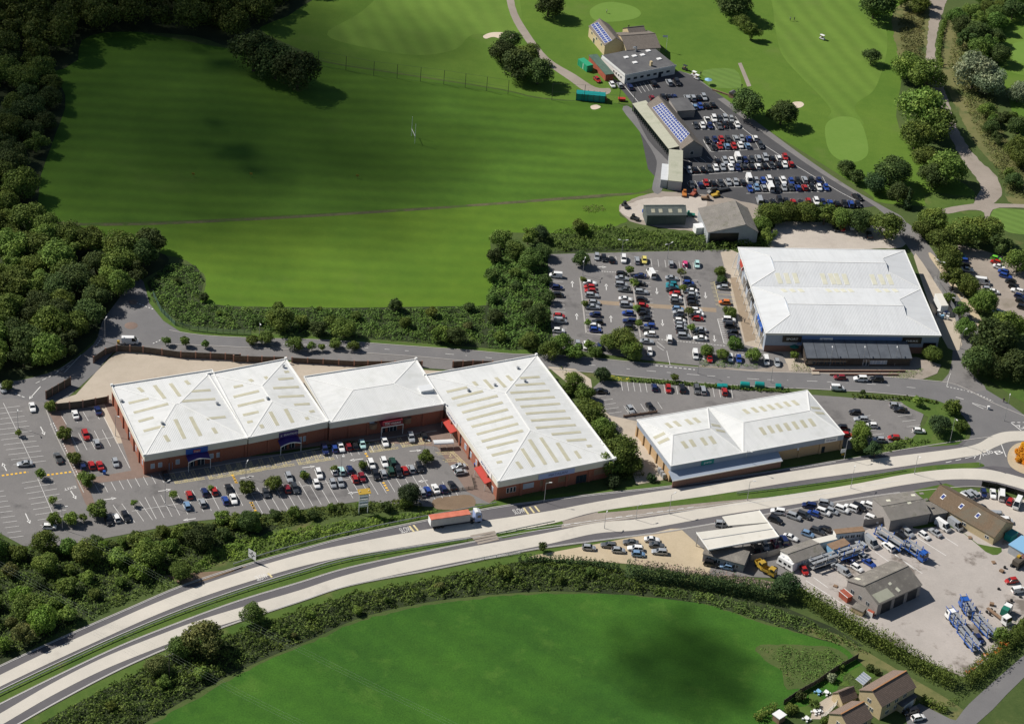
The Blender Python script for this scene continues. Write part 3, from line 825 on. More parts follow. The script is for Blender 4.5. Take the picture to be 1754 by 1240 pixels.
mk.pline([(60, 890), (1010, 750)], .12, 'b')
mk.bays((490, 655), (720, 615), 6, (25, 50), 'b')
mk.bays((950, 850), (1150, 815), 5, (40, 80), 'b')
mk.pline([(545, 465), (690, 750)], .12, 'a')
for a, b in (((215, 530), (238, 575)), ((375, 870), (405, 915)), ((135, 990), (160, 1045)), ((35, 765), (12, 722))):
    mk.arrow(a, b, 'a')
for r_, a, b in (('a', (840, 873), (910, 863)), ('a', (550, 918), (620, 908)), ('a', (1275, 805), (1348, 795)), ('b', (365, 748), (435, 740)), ('b', (690, 700), (615, 710)), ('b', (935, 660), (1000, 655)), ('b', (670, 875), (605, 885)), ('b', (1030, 815), (978, 822)), ('a', (1040, 1017), (970, 1027)), ('b', (35, 803), (110, 793))):
    mk.arrow(a, b, r_)
mk.text('EXIT', PZ('a', 372, 856), PZ('a', 350, 862) - PZ('a', 400, 850), 1.6, 3.6)
mk.dash([(270, 515), (400, 790)], .6, .6, .3, 'a')
mk.dash([(283, 510), (413, 785)], .6, .6, .3, 'a')
mk.dash([(130, 375), (80, 355)], 1.0, .5, .3, 'a')
mk.build('white_markings', 'wline', cp)
mk = Marks(.078)


def hatch(r, p0, p1, n, vec, mk):
    """disabled bays: yellow bays with cross-hatched strips between"""
    for i in range(n):
        t0, t1 = i / n, (i + .3) / n
        q = []
        for t in (t0, t1):
            x = p0[0] + (p1[0] - p0[0]) * t
            y = p0[1] + (p1[1] - p0[1]) * t
            a, b = PZ(r, x, y), PZ(r, x + vec[0], y + vec[1])
            mk.line(a, b, .12)
            q.append((a, b))
        for j in range(3):
            for k, l in ((0, 1), (1, 0)):
                a = q[k][0].lerp(q[k][1], j / 3)
                b = q[l][0].lerp(q[l][1], (j + 1) / 3)
                mk.line(a, b, .07)
    # cross-hatched strip along the foot of the bays
    f0, f1 = PZ(r, p0[0] + vec[0], p0[1] + vec[1]), PZ(r, p1[0] + vec[0], p1[1] + vec[1])
    u0, u1 = PZ(r, p0[0] + vec[0] * .84, p0[1] + vec[1] * .84), PZ(r, p1[0] + vec[0] * .84, p1[1] + vec[1] * .84)
    mk.line(f0, f1, .13)
    mk.line(u0, u1, .13)
    m = n * 3
    for j in range(m):
        mk.line(f0.lerp(f1, j / m), u0.lerp(u1, (j + 1) / m), .07)
        mk.line(u0.lerp(u1, j / m), f0.lerp(f1, (j + 1) / m), .07)
    for i in range(n):   # wheelchair symbol, simplified to the painted mark seen from afar
        t = (i + .65) / n
        c = PZ(r, p0[0] + (p1[0] - p0[0]) * t + vec[0] * .6, p0[1] + (p1[1] - p0[1]) * t + vec[1] * .6)
        for j in range(6):
            a0, a1 = j * .9, (j + 1) * .9
            mk.line(c + Vector((math.cos(a0), math.sin(a0), 0)) * .45, c + Vector((math.cos(a1), math.sin(a1), 0)) * .45, .13)
        mk.line(c + Vector((0, .3, 0)), c + Vector((-.2, 1.1, 0)), .2)


hatch('a', (903, 775), (1062, 750), 3, (28, 58), mk)
hatch('a', (1085, 752), (1364, 706), 5, (28, 58), mk)
hatch('b', (-40, 728), (300, 677), 6, (28, 58), mk)
hatch('b', (320, 675), (510, 645), 4, (28, 58), mk)
hatch('b', (700, 618), (850, 596), 3, (28, 50), mk)
hatch('b', (870, 590), (1020, 566), 3, (28, 50), mk)
hatch('b', (1070, 668), (1150, 745), 2, (95, -8), mk)
mk.build('disabled_bay_markings', 'yline', cp)
mk = Marks(.079)
for r_, pts in (('a', [(10, 790), (150, 770)]), ('a', [(250, 787), (385, 769)]), ('a', [(1233, 785), (1258, 830)]), ('a', [(1335, 930), (1360, 985)]), ('b', [(700, 670), (720, 705)]), ('b', [(795, 825), (820, 870)]), ('b', [(0, 795), (15, 830)]), ('b', [(90, 930), (110, 965)])):
    mk.dash(pts, .7, .55, .7, r_)
mk.build('speed_hump_markings', 'oline', cp)
# east car park
mk = Marks(.088)
for a, b, n, v in (((185, 395), (215, 800), 15, (80, 6)), ((410, 425), (435, 790), 14, (100, 7)), ((640, 365), (700, 790), 15, (95, 7)), ((770, 370), (830, 830), 16, (105, 7)), ((985, 390), (1070, 830), 16, (95, 7)), ((1110, 410), (1190, 845), 16, (110, 7)), ((490, 235), (1235, 292), 15, (8, 52)), ((1060, 900), (1060, 900), 1, (5, 5))):
    mk.bays(a, b, n, v, 'r')
for a, b in (((333, 465), (331, 420)), ((573, 485), (571, 440)), ((364, 695), (362, 650)), ((606, 712), (604, 665)), ((928, 470), (931, 515)), ((968, 695), (972, 740)), ((1272, 500), (1276, 545)), ((1335, 805), (1340, 852)), ((505, 320), (575, 323)), ((940, 352), (880, 348)), ((1545, 943), (1478, 940)), ((1465, 905), (1545, 908))):
    mk.arrow(a, b, 'r')
mk.pline([(385, 400), (430, 790), (560, 805)], .2, 'r')
mk.dash([(920, 1018), (1200, 1048)], .9, .6, .35, 'r')
mk.dash([(940, 832), (1420, 880)], .6, .4, .25, 'r')
mk.dash([(500, 350), (650, 360)], .5, .4, .3, 'r')
mk.pline([(1000, 915), (1025, 1020)], .14, 'r')
mk.pline([(930, 850), (985, 895)], .14, 'r')
mk.pline([(930, 880), (978, 912)], .14, 'r')
mk.bays((1360, 690), (1405, 860), 11, (28, 4), 'r', .2)
mk.pline([(1360, 690), (1405, 860)], .2, 'r')
mk.build('white_markings', 'wline', cpe)
mk = Marks(.09)
mk.bays((1305, 425), (1350, 600), 6, (150, 8), 'r', .14)
mk.bays((1305, 425), (1350, 600), 18, (28, 2), 'r', .14)
mk.pline([(1333, 425), (1378, 600)], .14, 'r')
mk.build('disabled_bay_markings', 'yline', cpe)
# estate road
mk = Marks(.09)
ctr = [((a[0] + b[0]) / 2, (a[1] + b[1]) / 2) for a, b in zip(est_t[:15], est_b[:15])]
mk.dash(catmull(ctr[2:], 4, False), 4.0, 2.4, .16)
mk.pline([Z('j', 105, 250), Z('j', 190, 275)], .2)
mk.pline([Z('j', 280, 312), Z('j', 430, 358)], .2)
mk.pline([Z('j', 280, 318), Z('j', 400, 375)], .2)
mk.dash([Z('j', 10, 140), Z('j', 200, 180), Z('j', 350, 225), Z('j', 500, 295)], .6, .5, .3)
mk.pline([Z('j', 50, 0), Z('j', 20, 90), Z('j', 10, 140)], .14)
mk.pline([Z('j', 690, 520), Z('j', 800, 605)], .3)
mk.pline([Z('j', 590, 755), Z('j', 640, 885)], .25)
mk.dash([Z('j', 700, 520), Z('j', 831, 520)], 1.0, .8, .3)
mk.pline([Z('j', 250, 890), Z('j', 330, 870), Z('j', 375, 850), Z('j', 360, 915)], .2)
mk.dash([Z('j', 0, 945), Z('j', 190, 905), Z('j', 250, 890)], 2, 1.5, .25)
mk.pline([Z('j', 320, 870), Z('j', 300, 905)], .2)
mk.text('A30', PZ('j', 440, 847), PZ('j', 500, 830) - PZ('j', 400, 860), 2.2, 4.2)
mk.text('B', PZ('j', 560, 840), PZ('j', 600, 830) - PZ('j', 500, 855), 2.6, 2.6)
mk.text('A30', PZ('j', 810, 575), PZ('j', 831, 590) - PZ('j', 770, 560), 2.2, 4.2)
mk.pline([Z('a', 340, 245), Z('a', 430, 150)], .16)
mk.pline([Z('a', 300, 240), Z('a', 390, 175)], .14)
mk.dash([Z('a', 190, 300), Z('a', 270, 262), Z('a', 370, 205)], 1.5, 1.0, .2)
mk.arrow(Z('a', 215, 318), Z('a', 155, 385))
mk.dash([Z('i', 228, 517), Z('i', 265, 531)], .6, .6, .35)
mk.dash([Z('i', 262, 589), Z('i', 285, 578)], .6, .6, .35)
mk.dash([Z('i', 165, 592), Z('i', 175, 578)], .6, .6, .35)
mk.build('white_markings', 'wline', er)
# mini roundabout domes
for c, rx, lab in (((224.6, 558), 2.1, 'round cobbled mini roundabout dome in the middle of the turning circle'), ((228.5, 518), 1.5, 'small cobbled splitter dome at the top of the turning circle')):
    p = P(*c)
    e = empty('roundabout_dome', (p.x, p.y, .05))
    tag(e, lab, 'roundabout')
    m = MB()
    for r0, r1, z0, z1 in ((1, .8, 0, .07), (.8, .45, .07, .13), (.45, .02, .13, .16)):
        m.cyl(0, 0, z0, z1, rx * r0, 24, rx * r1)
    m.build('cobbled_dome', M['block'], e)
# dual carriageway edge lines and SLOW
mk = Marks(.125)
for e_, off in ((nt_, 2.0), (nb_, -1.2)):
    mk.pline([(x, y + off) for x, y in e_[:70]], .14)
mk.text('SLOW', PZ('i', 695, 908), PZ('i', 708, 905) - PZ('i', 690, 909), 3.4, 3.4)
mk.text('SLOW', PZ('i', 889, 876), PZ('i', 900, 874) - PZ('i', 882, 877.5), 3.4, 3.4)
mk.text('SLOW', PZ('i', 448, 989), PZ('i', 460, 986) - PZ('i', 440, 992), 3.2, 3.4)
mk.build('white_markings', 'wline', dn)
mk = Marks(.13)
for a, b in (((701, 901), (709, 911)), ((708, 899.5), (716, 909)), ((897, 870), (905, 881)), ((907, 868.5), (915, 879)), ((916, 867), (924, 877)), ((459, 982), (466, 989))):
    mk.pline([a, b], .55)
mk.build('yellow_bar_markings', 'yline', dn)
mk = Marks(.128)
for e_, off in ((st_, 1.4), (sb_, -1.4)):
    mk.pline([(x, y + off) for x, y in e_[:78]], .14)
mk.dash([(966, 900), (1020, 891), (1090, 882), (1190, 868)], 2.0, 1.2, .2)
mk.build('white_markings', 'wline', ds)
# club car park
mk = Marks(.062)
for a, b, n, v in (((575, 250), (795, 240), 5, (40, 62)), ((500, 285), (830, 290), 7, (25, 40)), ((570, 390), (910, 375), 8, (50, 90)), ((500, 560), (690, 540), 4, (-40, -30)), ((660, 515), (1110, 500), 10, (60, 90)), ((450, 590), (660, 570), 5, (35, 45)), ((470, 680), (860, 660), 8, (30, 55)), ((880, 655), (1390, 650), 12, (50, 100)), ((115, 20), (220, -8), 4, (40, 60))):
    mk.bays(a, b, n, v, 'g')
mk.pline([(500, 290), (535, 330), (845, 325)], .16, 'g')
mk.pline([(570, 390), (630, 480), (960, 463)], .16, 'g')
mk.pline([(440, 580), (490, 640), (1215, 592)], .16, 'g')
mk.pline([(465, 690), (490, 730), (860, 720)], .16, 'g')
mk.pline([(870, 765), (1450, 752)], .16, 'g')
mk.pline([(690, 185), (850, 325), (1000, 440), (1200, 570), (1500, 750), (1660, 835)], .18, 'g')
mk.pline([(40, 35), (135, 145)], .2, 'g')
mk.build('white_markings', 'wline', bpy.data.objects['club_car_park'])
# lorry park lines
mk = Marks(.115)
for a, b in (((1000, 270), (1140, 370)), ((1060, 350), (1200, 460)), ((1200, 290), (1360, 390)), ((650, 515), (870, 655)), ((690, 500), (760, 550)), ((1000, 370), (1070, 420)), ((1100, 385), (1240, 480)), ((1310, 270), (1420, 340))):
    mk.pline([a, b], .2, 's')
mk.build('white_markings', 'wline', bpy.data.objects['lorry_park'])
mk = Marks(.09)
mk.bays(Z('d', 135, 290), Z('d', 720, 330), 18, (3, 16))
mk.bays(Z('d', 10, 370), Z('d', 70, 460), 4, (22, -3))
mk.bays(Z('d', 150, 420), Z('d', 330, 400), 4, (8, 12))
mk.bays(Z('e', 500, 390), Z('e', 640, 560), 6, (24, -3))
mk.bays(Z('e', 350, 480), Z('e', 440, 600), 5, (24, -3))
mk.build('white_markings', 'wline', bpy.data.objects['middle_car_park'])


def kerb(name, pts, parent, r='i', w=.3, h=.12, mat='kerb'):
    q = [PZ(r, *p) for p in pts]
    m = MB()
    for a, b in zip(q, q[1:]):
        if (b - a).length > .05:
            m.bar((a.x, a.y, h / 2 + .03), (b.x, b.y, h / 2 + .03), w, h)
    return m.build(name, M[mat], parent)


kerb('kerb', catmull(est_t, 3, False), er)
kerb('kerb', catmull(est_b[:15], 3, False), er)
kerb('kerb', nt_, dn)
kerb('kerb', sb_, ds)
kerb('kerb', st_[:45], ds)
kerb('kerb', [(285, 812), (560, 766), (748, 738)], cp)
kerb('kerb', [Z('a', 245, 440), Z('a', 290, 560), Z('a', 445, 880)], cp)
kerb('kerb', [Z('r', 385, 400), Z('r', 430, 790), Z('r', 560, 805)], cpe, w=.5)
kerb('kerb', [Z('r', 750, 370), Z('r', 815, 820)], cpe, w=.5)
kerb('kerb', [Z('r', 1092, 400), Z('r', 1178, 840), Z('r', 1300, 852)], cpe, w=.5)
# ------------------------------------------------------------------ buildings
class Bld:
    def __init__(s, name, FL, FR, BL, z, label, cat, r='i', group=None, W=None, D=None):
        a, b, c = PZ(r, *FL, z), PZ(r, *FR, z), PZ(r, *BL, z)
        d = b - a
        s.W = W or d.length
        s.rz = math.atan2(d.y, d.x)
        ux = d.normalized()
        uy = Vector((-ux.y, ux.x, 0))
        s.D = D or (c - a).dot(uy)
        s.ux, s.uy, s.o = ux, uy, Vector((a.x, a.y, 0))
        s.z = z
        s.root = empty(name, s.o, s.rz)
        tag(s.root, label, cat, group)

    def loc(s, p):
        d = p - s.o
        return Vector((d.dot(s.ux), d.dot(s.uy), d.z))

    def wpt(s, l):
        return s.o + s.ux * l[0] + s.uy * l[1] + Vector((0, 0, l[2]))

    def at(s, x, y, z, r='i'):
        return s.loc(PZ(r, x, y, z))

    def box(s, name, mat, *a, parent=None):
        return uvbox(MB().box(*a), name, mat, parent or s.root)

    def fx(s, px, py, z, r='i'):
        """x along the front where the photograph point falls at height z on the front wall"""
        o = ZO[r]
        n = s.uy
        q = on_plane(o[0] + px / o[2], o[1] + py / o[2], s.o, n)
        return s.loc(q)

    def slope(s, name, pts, mat, thick=.16):
        """roof slope from local points; the first two lie along its eave"""
        pts = [Vector(p) for p in pts]
        u = (pts[1] - pts[0]).normalized()
        n = (pts[1] - pts[0]).cross(pts[2] - pts[0]).normalized()
        if n.z < 0:
            n = -n
        v = n.cross(u)
        m = MB()
        low = [p - Vector((0, 0, thick)) for p in pts]
        m.hexa(low, pts)
        m.uv = [((p - pts[0]).dot(u), (p - pts[0]).dot(v)) for p in low + pts]
        o = m.build(name, M[mat], s.root)
        return o, pts[0], n

    def strip(s, sl, r, p, q, w, mat, name='rooflight', lift=.05):
        """rooflight lying on a slope between two photograph points"""
        o, p0, n = sl
        P0 = s.wpt(p0)
        N = s.ux * n.x + s.uy * n.y + Vector((0, 0, n.z))
        a = s.loc(on_plane(*Z(r, *p), P0, N))
        b = s.loc(on_plane(*Z(r, *q), P0, N))
        d = (b - a).normalized()
        # snap to the slope's own fall line or eave line
        e = n.cross(d).normalized() * (w / 2)
        m = MB().hexa([a - e - n * .03, b - e - n * .03, b + e - n * .03, a + e - n * .03], [a - e + n * lift, b - e + n * lift, b + e + n * lift, a + e + n * lift])
        return m.build(name, M[mat], o)

    def window(s, x, z, w, h, y=0.0, frame='white', pane='winglass', side='f', split=1, name='window'):
        """window on the front (f), left (l) or right (r) wall"""
        m, g = MB(), MB()
        t = .06

        def bx(mb, x0, x1, z0, z1, d):
            if side == 'f':
                mb.box(x0, x1, y - d, y + .02, z0, z1)
            elif side == 'l':
                mb.box(-d + y, .02 + y, x0, x1, z0, z1)
            else:
                mb.box(s.W - .02 - y, s.W + d - y, x0, x1, z0, z1)
        bx(m, x - w / 2, x + w / 2, z, z + h, t)
        o = m.build(name, M[frame], s.root)
        k = w / split
        for i in range(split):
            g = MB()
            bx(g, x - w / 2 + k * i + .08, x - w / 2 + k * (i + 1) - .08, z + .08, z + h - .08, t + .015)
            g.build('pane', M[pane], o)
        return o

    def sign(s, x, z, w, h, mat, txt=None, tmat='white', th=None, tw=None, y=0.0, d=.2, side='f', name='sign', tx=0.0):
        m = MB()
        if side == 'f':
            m.box(x - w / 2, x + w / 2, y - d, y, z, z + h)
        else:
            m.box(y - d, y, x - w / 2, x + w / 2, z, z + h)
        o = m.build(name, M[mat], s.root)
        if txt:
            me = text_mesh(txt, .02).copy()
            xs = [v.co.x for v in me.vertices]
            k = (tw or w * .8) / (max(xs) - min(xs))
            hh = th or h * .7
            for v in me.vertices:
                a, b, c = v.co.x * k, v.co.y * hh * 1.35, v.co.z
                if side == 'f':
                    v.co = (x + tx + a, y - d - .03 - c, z + h / 2 + b)
                else:
                    v.co = (y - d - .03 - c, x + tx - a, z + h / 2 + b)
            me.materials.clear()
            me.materials.append(M[tmat])
            link(bpy.data.objects.new('lettering', me), o)
        return o


def uvbox(m, name, mat, parent):
    """box parts carry wall coordinates in metres so that courses and ribs have their real size"""
    me = m.mesh(name, M[mat])
    uvl = me.uv_layers.new(name='UVMap')
    for p in me.polygons:
        n = p.normal
        for li in p.loop_indices:
            c = me.vertices[me.loops[li].vertex_index].co
            if abs(n.z) > .7:
                uvl.data[li].uv = (c.x, c.y)
            else:
                t = Vector((-n.y, n.x, 0)).normalized()
                uvl.data[li].uv = (c.dot(t), c.z)
    return link(bpy.data.objects.new(name, me), parent)


def gable_wall(b, name, mat, x0, x1, y, z0, ze, zr, t=.25, yr=None, parent=None):
    """pentagon wall across local x at y"""
    xm = (x0 + x1) / 2 if yr is None else yr
    m = MB().hexa([(x0, y, z0), (x1, y, z0), (x1, y, ze), (xm, y, zr), (x0, y, ze)], [(x0, y + t, z0), (x1, y + t, z0), (x1, y + t, ze), (xm, y + t, zr), (x0, y + t, ze)])
    return uvbox(m, name, mat, parent or b.root)


def hip_unit(b, ridge, rise, mat='roofw', over=.0):
    W, D, z = b.W, b.D, b.z
    r0, r1 = [Vector(q) for q in ridge]
    r0.z = r1.z = z + rise
    FL, FR, BR, BL = Vector((0, 0, z)), Vector((W, 0, z)), Vector((W, D, z)), Vector((0, D, z))
    sl = {}
    alongx = abs(r1.x - r0.x) >= abs(r1.y - r0.y)
    if alongx:   # r0 left, r1 right
        sl['f'] = b.slope('roof_slope', [FL, FR, r1, r0], mat)
        sl['b'] = b.slope('roof_slope', [BR, BL, r0, r1], mat)
        sl['l'] = b.slope('roof_slope', [BL, FL, r0], mat)
        sl['r'] = b.slope('roof_slope', [FR, BR, r1], mat)
        hips = [(FL, r0), (BL, r0), (FR, r1), (BR, r1), (r0, r1)]
    else:        # r0 front, r1 back
        sl['f'] = b.slope('roof_slope', [FL, FR, r0], mat)
        sl['b'] = b.slope('roof_slope', [BR, BL, r1], mat)
        sl['l'] = b.slope('roof_slope', [BL, FL, r0, r1], mat)
        sl['r'] = b.slope('roof_slope', [FR, BR, r1, r0], mat)
        hips = [(FL, r0), (FR, r0), (BL, r1), (BR, r1), (r0, r1)]
    for p, q in hips:
        if (p - q).length > .5:
            MB().bar(p + Vector((0, 0, .03)), q + Vector((0, 0, .03)), .4, .1).build('ridge_cap', M['trim'], b.root)
    return sl


def retail_walls(b, fh=1.9, mat='brick', fmat='fascia', nx=5, ny=6, pil=True, up=.14):
    W, D, z = b.W, b.D, b.z
    zt = z - .12
    t = .3
    b.box('wall', mat, 0.35, W - .35, .35, .35 + t, 0, zt)
    b.box('wall', mat, 0.35, W - .35, D - .65, D - .35, 0, zt)
    b.box('wall', mat, .35, .65, .65, D - .65, 0, zt)
    b.box('wall', mat, W - .65, W - .35, .65, D - .65, 0, zt)
    # fascia panels and their white top trim
    for nme, q in (('fascia', (.12, W - .12, .05, .345, zt - fh, zt)), ('fascia', (.05, .345, .35, D - .35, zt - fh, zt)), ('fascia', (W - .345, W - .05, .35, D - .35, zt - fh, zt)), ('fascia', (.12, W - .12, D - .345, D - .05, zt - fh, zt))):
        b.box(nme, fmat, *q)
    for q in ((-.12, W + .12, -.12, .12, z - .1, z + up), (-.12, .12, .13, D - .13, z - .1, z + up), (W - .12, W + .12, .13, D - .13, z - .1, z + up), (-.12, W + .12, D - .12, D + .12, z - .1, z + up)):
        b.box('gutter_trim', 'trim', *q)
    if pil:
        for i in range(ny + 1):
            y = .1 + (D - .9) * i / ny
            b.box('pilaster', mat, -.05, .34, y, y + .75, 0, zt - fh - .004)
        for i in range(nx + 1):
            x = .02 + (W - .8) * i / nx
            b.box('pilaster', mat, x, x + .75, .06, .348, 0, zt - fh - .004)


def vent(b, sl, r, p):
    o, p0, n = sl
    P0 = b.wpt(p0)
    N = b.ux * n.x + b.uy * n.y + Vector((0, 0, n.z))
    a = b.loc(on_plane(*Z(r, *p), P0, N))
    m = MB().cyl(a.x, a.y, a.z - .1, a.z + .5, .35, 8).cyl(a.x, a.y, a.z + .5, a.z + .75, .6, 8, .4)
    m.build('roof_vent', M['steel'], b.root)


def porch(b, x, w, z0, z1, mat, depth=2.2, arch=True):
    """entrance canopy: white posts, arched front rail, coloured hood"""
    m = MB()
    n = 8
    top = []
    for i in range(n + 1):
        t = i / n
        top.append((x - w / 2 + w * t, z0 + (.8 * math.sin(math.pi * t) if arch else 0)))
    for (xa, za), (xb, zb) in zip(top, top[1:]):
        m.hexa([(xa, -depth, za), (xb, -depth, zb), (xb, .3, zb + .5), (xa, .3, za + .5)], [(xa, -depth, za + .22), (xb, -depth, zb + .22), (xb, .3, zb + .9), (xa, .3, za + .9)])
    o = m.build('entrance_canopy', M[mat], b.root)
    rail = MB()
    for (xa, za), (xb, zb) in zip(top, top[1:]):
        rail.bar((xa, -depth - .06, za + .1), (xb, -depth - .06, zb + .1), .12, .3)
    rail.build('canopy_rail', M['trim'], o)
    for k in (-1, 1):
        MB().cyl(x + k * w / 2, -depth, 0, z0 + .1, .1, 8).build('canopy_post', M['trim'], o)
    dr = MB().box(x - w * .33, x + w * .33, .2, .349, 0, 2.9).build('shop_door', M['winglass'], b.root)
    for k in range(5):
        xx = x - w * .33 + w * .66 * k / 4
        MB().box(xx - .05, xx + .05, .14, .199, 0, 2.9).build('door_mullion', M['trim'], dr)
    MB().box(x - w * .33, x + w * .33, .14, .199, 2.2, 2.3).build('door_transom', M['trim'], dr)


# --- west terrace: four big-box units
uA = Bld('retail_unit', (247, 781), (424.5, 751), (187.5, 662), 6.8, 'leftmost white roofed red brick store with blue and red sign over an arched porch', 'store', group='big-box stores of the west terrace')
c = uA.at(*Z('a', 940, 408), 6.8 + 1.3)
sl = hip_unit(uA, ((c.x - .6, c.y, 0), (c.x + .6, c.y, 0)), 1.3)
retail_walls(uA, nx=4, up=.4)
for f, p, q in (('b', (735, 322), (760, 345)), ('b', (820, 310), (875, 380)), ('b', (905, 300), (955, 368)), ('b', (985, 285), (1005, 305)), ('l', (683, 405), (790, 380)), ('l', (710, 455), (893, 408)), ('l', (735, 502), (815, 480)), ('l', (762, 553), (870, 525)), ('r', (1015, 342), (1118, 335)), ('r', (965, 395), (1143, 382)), ('r', (1098, 487), (1198, 477)), ('f', (875, 575), (897, 608)), ('f', (930, 490), (980, 593)), ('f', (1012, 477), (1065, 578)), ('f', (1130, 535), (1150, 565))):
    uA.strip(sl[f], 'a', p, q, 1.15, 'skyl')
for f, p in (('l', (645, 397)), ('f', (860, 515)), ('r', (1152, 410))):
    vent(uA, sl[f], 'a', p)
x0 = uA.fx(1045, 645, 0, 'a').x
uA.sign(x0, 4.75, 6.6, 1.95, 'bluep', y=.06)
uA.sign(x0, 5.1, 2.1, 1.0, 'red', 'Argos', y=-.15, d=.06, name='logo_panel')
porch(uA, x0 + .2, 6.6, 3.3, 4, 'purple')
for px in (812, 852, 945, 1125, 1162):
    q = uA.fx(px, 715 if px < 1000 else 680, 0, 'a')
    uA.window(q.x, 1.6, 1.2, 1.7, y=.35, pane='paleglass', name='poster_window')
uA.window(uA.fx(908, 715, 0, 'a').x, .1, 1.1, 2.4, y=.35, frame='lblue', pane='paleglass', name='side_door')
for i in range(3):
    uA.window(uA.D * (.09 + .19 * i), 1.4, 1.2, 1.8, y=.35, side='l', pane='paleglass', name='poster_window')

uB = Bld('retail_unit', (425.5, 751), (562.5, 723), (363, 640), 6.8, 'white roofed brick store with purple BRANTANO sign, second in the terrace', 'store', group='big-box stores of the west terrace')
c0, c1 = uB.at(*Z('b', 205, 395), 8.0), uB.at(*Z('b', 165, 310), 8.0)
sl = hip_unit(uB, ((uB.W / 2, c0.y, 0), (uB.W / 2, c1.y, 0)), 1.2)
retail_walls(uB, nx=4, up=.42)
for f, p, q in (('b', (168, 263), (182, 278)), ('b', (86, 278), (102, 290)), ('l', (0, 320), (50, 310)), ('l', (0, 372), (135, 340)), ('l', (22, 420), (163, 387)), ('l', (50, 468), (133, 450)), ('l', (72, 506), (102, 500)), ('r', (270, 240), (295, 237)), ('r', (237, 278), (318, 272)), ('r', (210, 325), (347, 318)), ('r', (237, 372), (375, 365)), ('r', (322, 413), (405, 408)), ('r', (403, 450), (430, 446)), ('f', (145, 518), (155, 537)), ('f', (195, 450), (235, 523)), ('f', (275, 435), (315, 508)), ('f', (385, 478), (395, 492))):
    uB.strip(sl[f], 'b', p, q, 1.15, 'skyl')
for p in ((180, 383), (265, 212)):
    vent(uB, sl['l' if p[0] < 200 else 'b'], 'b', p)
x0 = uB.fx(292, 575, 0, 'b').x
uB.sign(x0, 4.5, 6.0, 1.9, 'purple', 'BRANTANO', tw=4.2, th=.75, y=.06, tx=.6)
uB.sign(x0 - 2.3, 4.95, .7, .8, 'purple', 'X', tw=.55, th=.8, y=-.12, d=.06, name='logo')
porch(uB, x0, 6.4, 2.9, 4, 'purple')
for px in (355, 382):
    uB.window(uB.fx(px, 600, 0, 'b').x, 1.3, 1.2, 1.9, y=.35, pane='paleglass', name='poster_window')

uC = Bld('retail_unit', (565, 725), (761, 693), (521, 646), 6.8, 'white roofed brick store with dark red sign, third in the terrace', 'store', group='big-box stores of the west terrace')
c0, c1 = uC.at(*Z('b', 632, 332), 8.0), uC.at(*Z('b', 850, 300), 8.0)
sl = hip_unit(uC, ((c0.x, uC.D * .52, 0), (c1.x, uC.D * .52, 0)), 1.2, 'roofw')
retail_walls(uC, nx=6, ny=4, up=.38)
x0 = uC.fx(832, 510, 0, 'b').x
uC.sign(x0, 3.9, 6.2, 1.7, 'maroon', 'TK·maxx', tw=5.2, th=1.0, y=-2.0)
porch(uC, x0, 6.8, 3.5, 4, 'maroon', 2.0, False)
for k in (-1, 1):
    o = MB().cyl(x0 + k * 5.4, .2, 2.6, 4.2, 1.3, 12).build('round_wall_sign', M['timberb'], uC.root)
uC.sign(uC.fx(735, 520, 0, 'b').x, 3.6, 1.5, 1.4, 'paleglass', y=.3, name='wall_sign')
m = MB().box(0, 3.6, 0, 3.6, 0, .7)
q = uC.at(*Z('b', 1020, 330), 7.6)
MB().box(q.x - 2, q.x + 2, q.y - 1.5, q.y + 1.5, 7.0, 8.1).build('roof_plant', M['roofg'], uC.root)

uD = Bld('retail_unit', (853, 826), (1053, 786.5), (739.5, 641), 6.6, 'large white roofed brick store with pale blue MATALAN sign facing the main road', 'store', group='big-box stores of the west terrace')
c0, c1 = uD.at(*Z('c', 520, 547), 8.1), uD.at(*Z('c', 390, 350), 8.1)
sl = hip_unit(uD, ((c0.x, c0.y, 0), (c1.x, c1.y, 0)), 1.5)
retail_walls(uD, nx=5, ny=8, up=.41)
for f, p, q in ([('l', a, b) for a, b in (((78, 345), (187, 320)), ((105, 382), (270, 340)), ((133, 417), (348, 365)), ((160, 455), (375, 400)), ((185, 493), (403, 437)), ((210, 530), (430, 475)), ((237, 570), (457, 513)), ((263, 608), (483, 550)), ((290, 642), (457, 602)), ((317, 682), (427, 655)), ((343, 720), (372, 714)))] +
                [('r', a, b) for a, b in (((468, 272), (572, 265)), ((442, 310), (600, 300)), ((415, 350), (625, 337)), ((442, 387), (652, 372)), ((470, 424), (680, 407)), ((498, 460), (708, 445)), ((525, 497), (735, 483)), ((552, 535), (763, 520)), ((635, 570), (790, 557)), ((716, 603), (820, 597)), ((822, 633), (848, 630)))] +
                [('b', a, b) for a, b in (((220, 290), (240, 312)), ((278, 280), (323, 328)), ((338, 268), (390, 320)), ((398, 258), (425, 285)))] +
                [('f', a, b) for a, b in (((450, 715), (477, 752)), ((477, 645), (540, 742)), ((517, 597), (603, 730)), ((577, 587), (665, 718)), ((665, 615), (727, 710)), ((760, 658), (788, 697)))]):
    uD.strip(sl[f], 'c', p, q, 1.15, 'skyl')
for f, p in (('l', (192, 340)), ('b', (333, 312)), ('r', (492, 290)), ('b', (455, 222))):
    vent(uD, sl[f], 'c', p)
x0 = uD.fx(660, 790, 5, 'c').x
uD.sign(x0, 4.65, 11.6, 1.8, 'signblue', 'MATALAN', 'signdark', th=.85, tw=6.0, y=.03, tx=.4)
for i, px in enumerate((405, 423, 440)):
    uD.window(uD.fx(px, 865, 0, 'c').x, 1.7, .85, 1.9, y=.35)
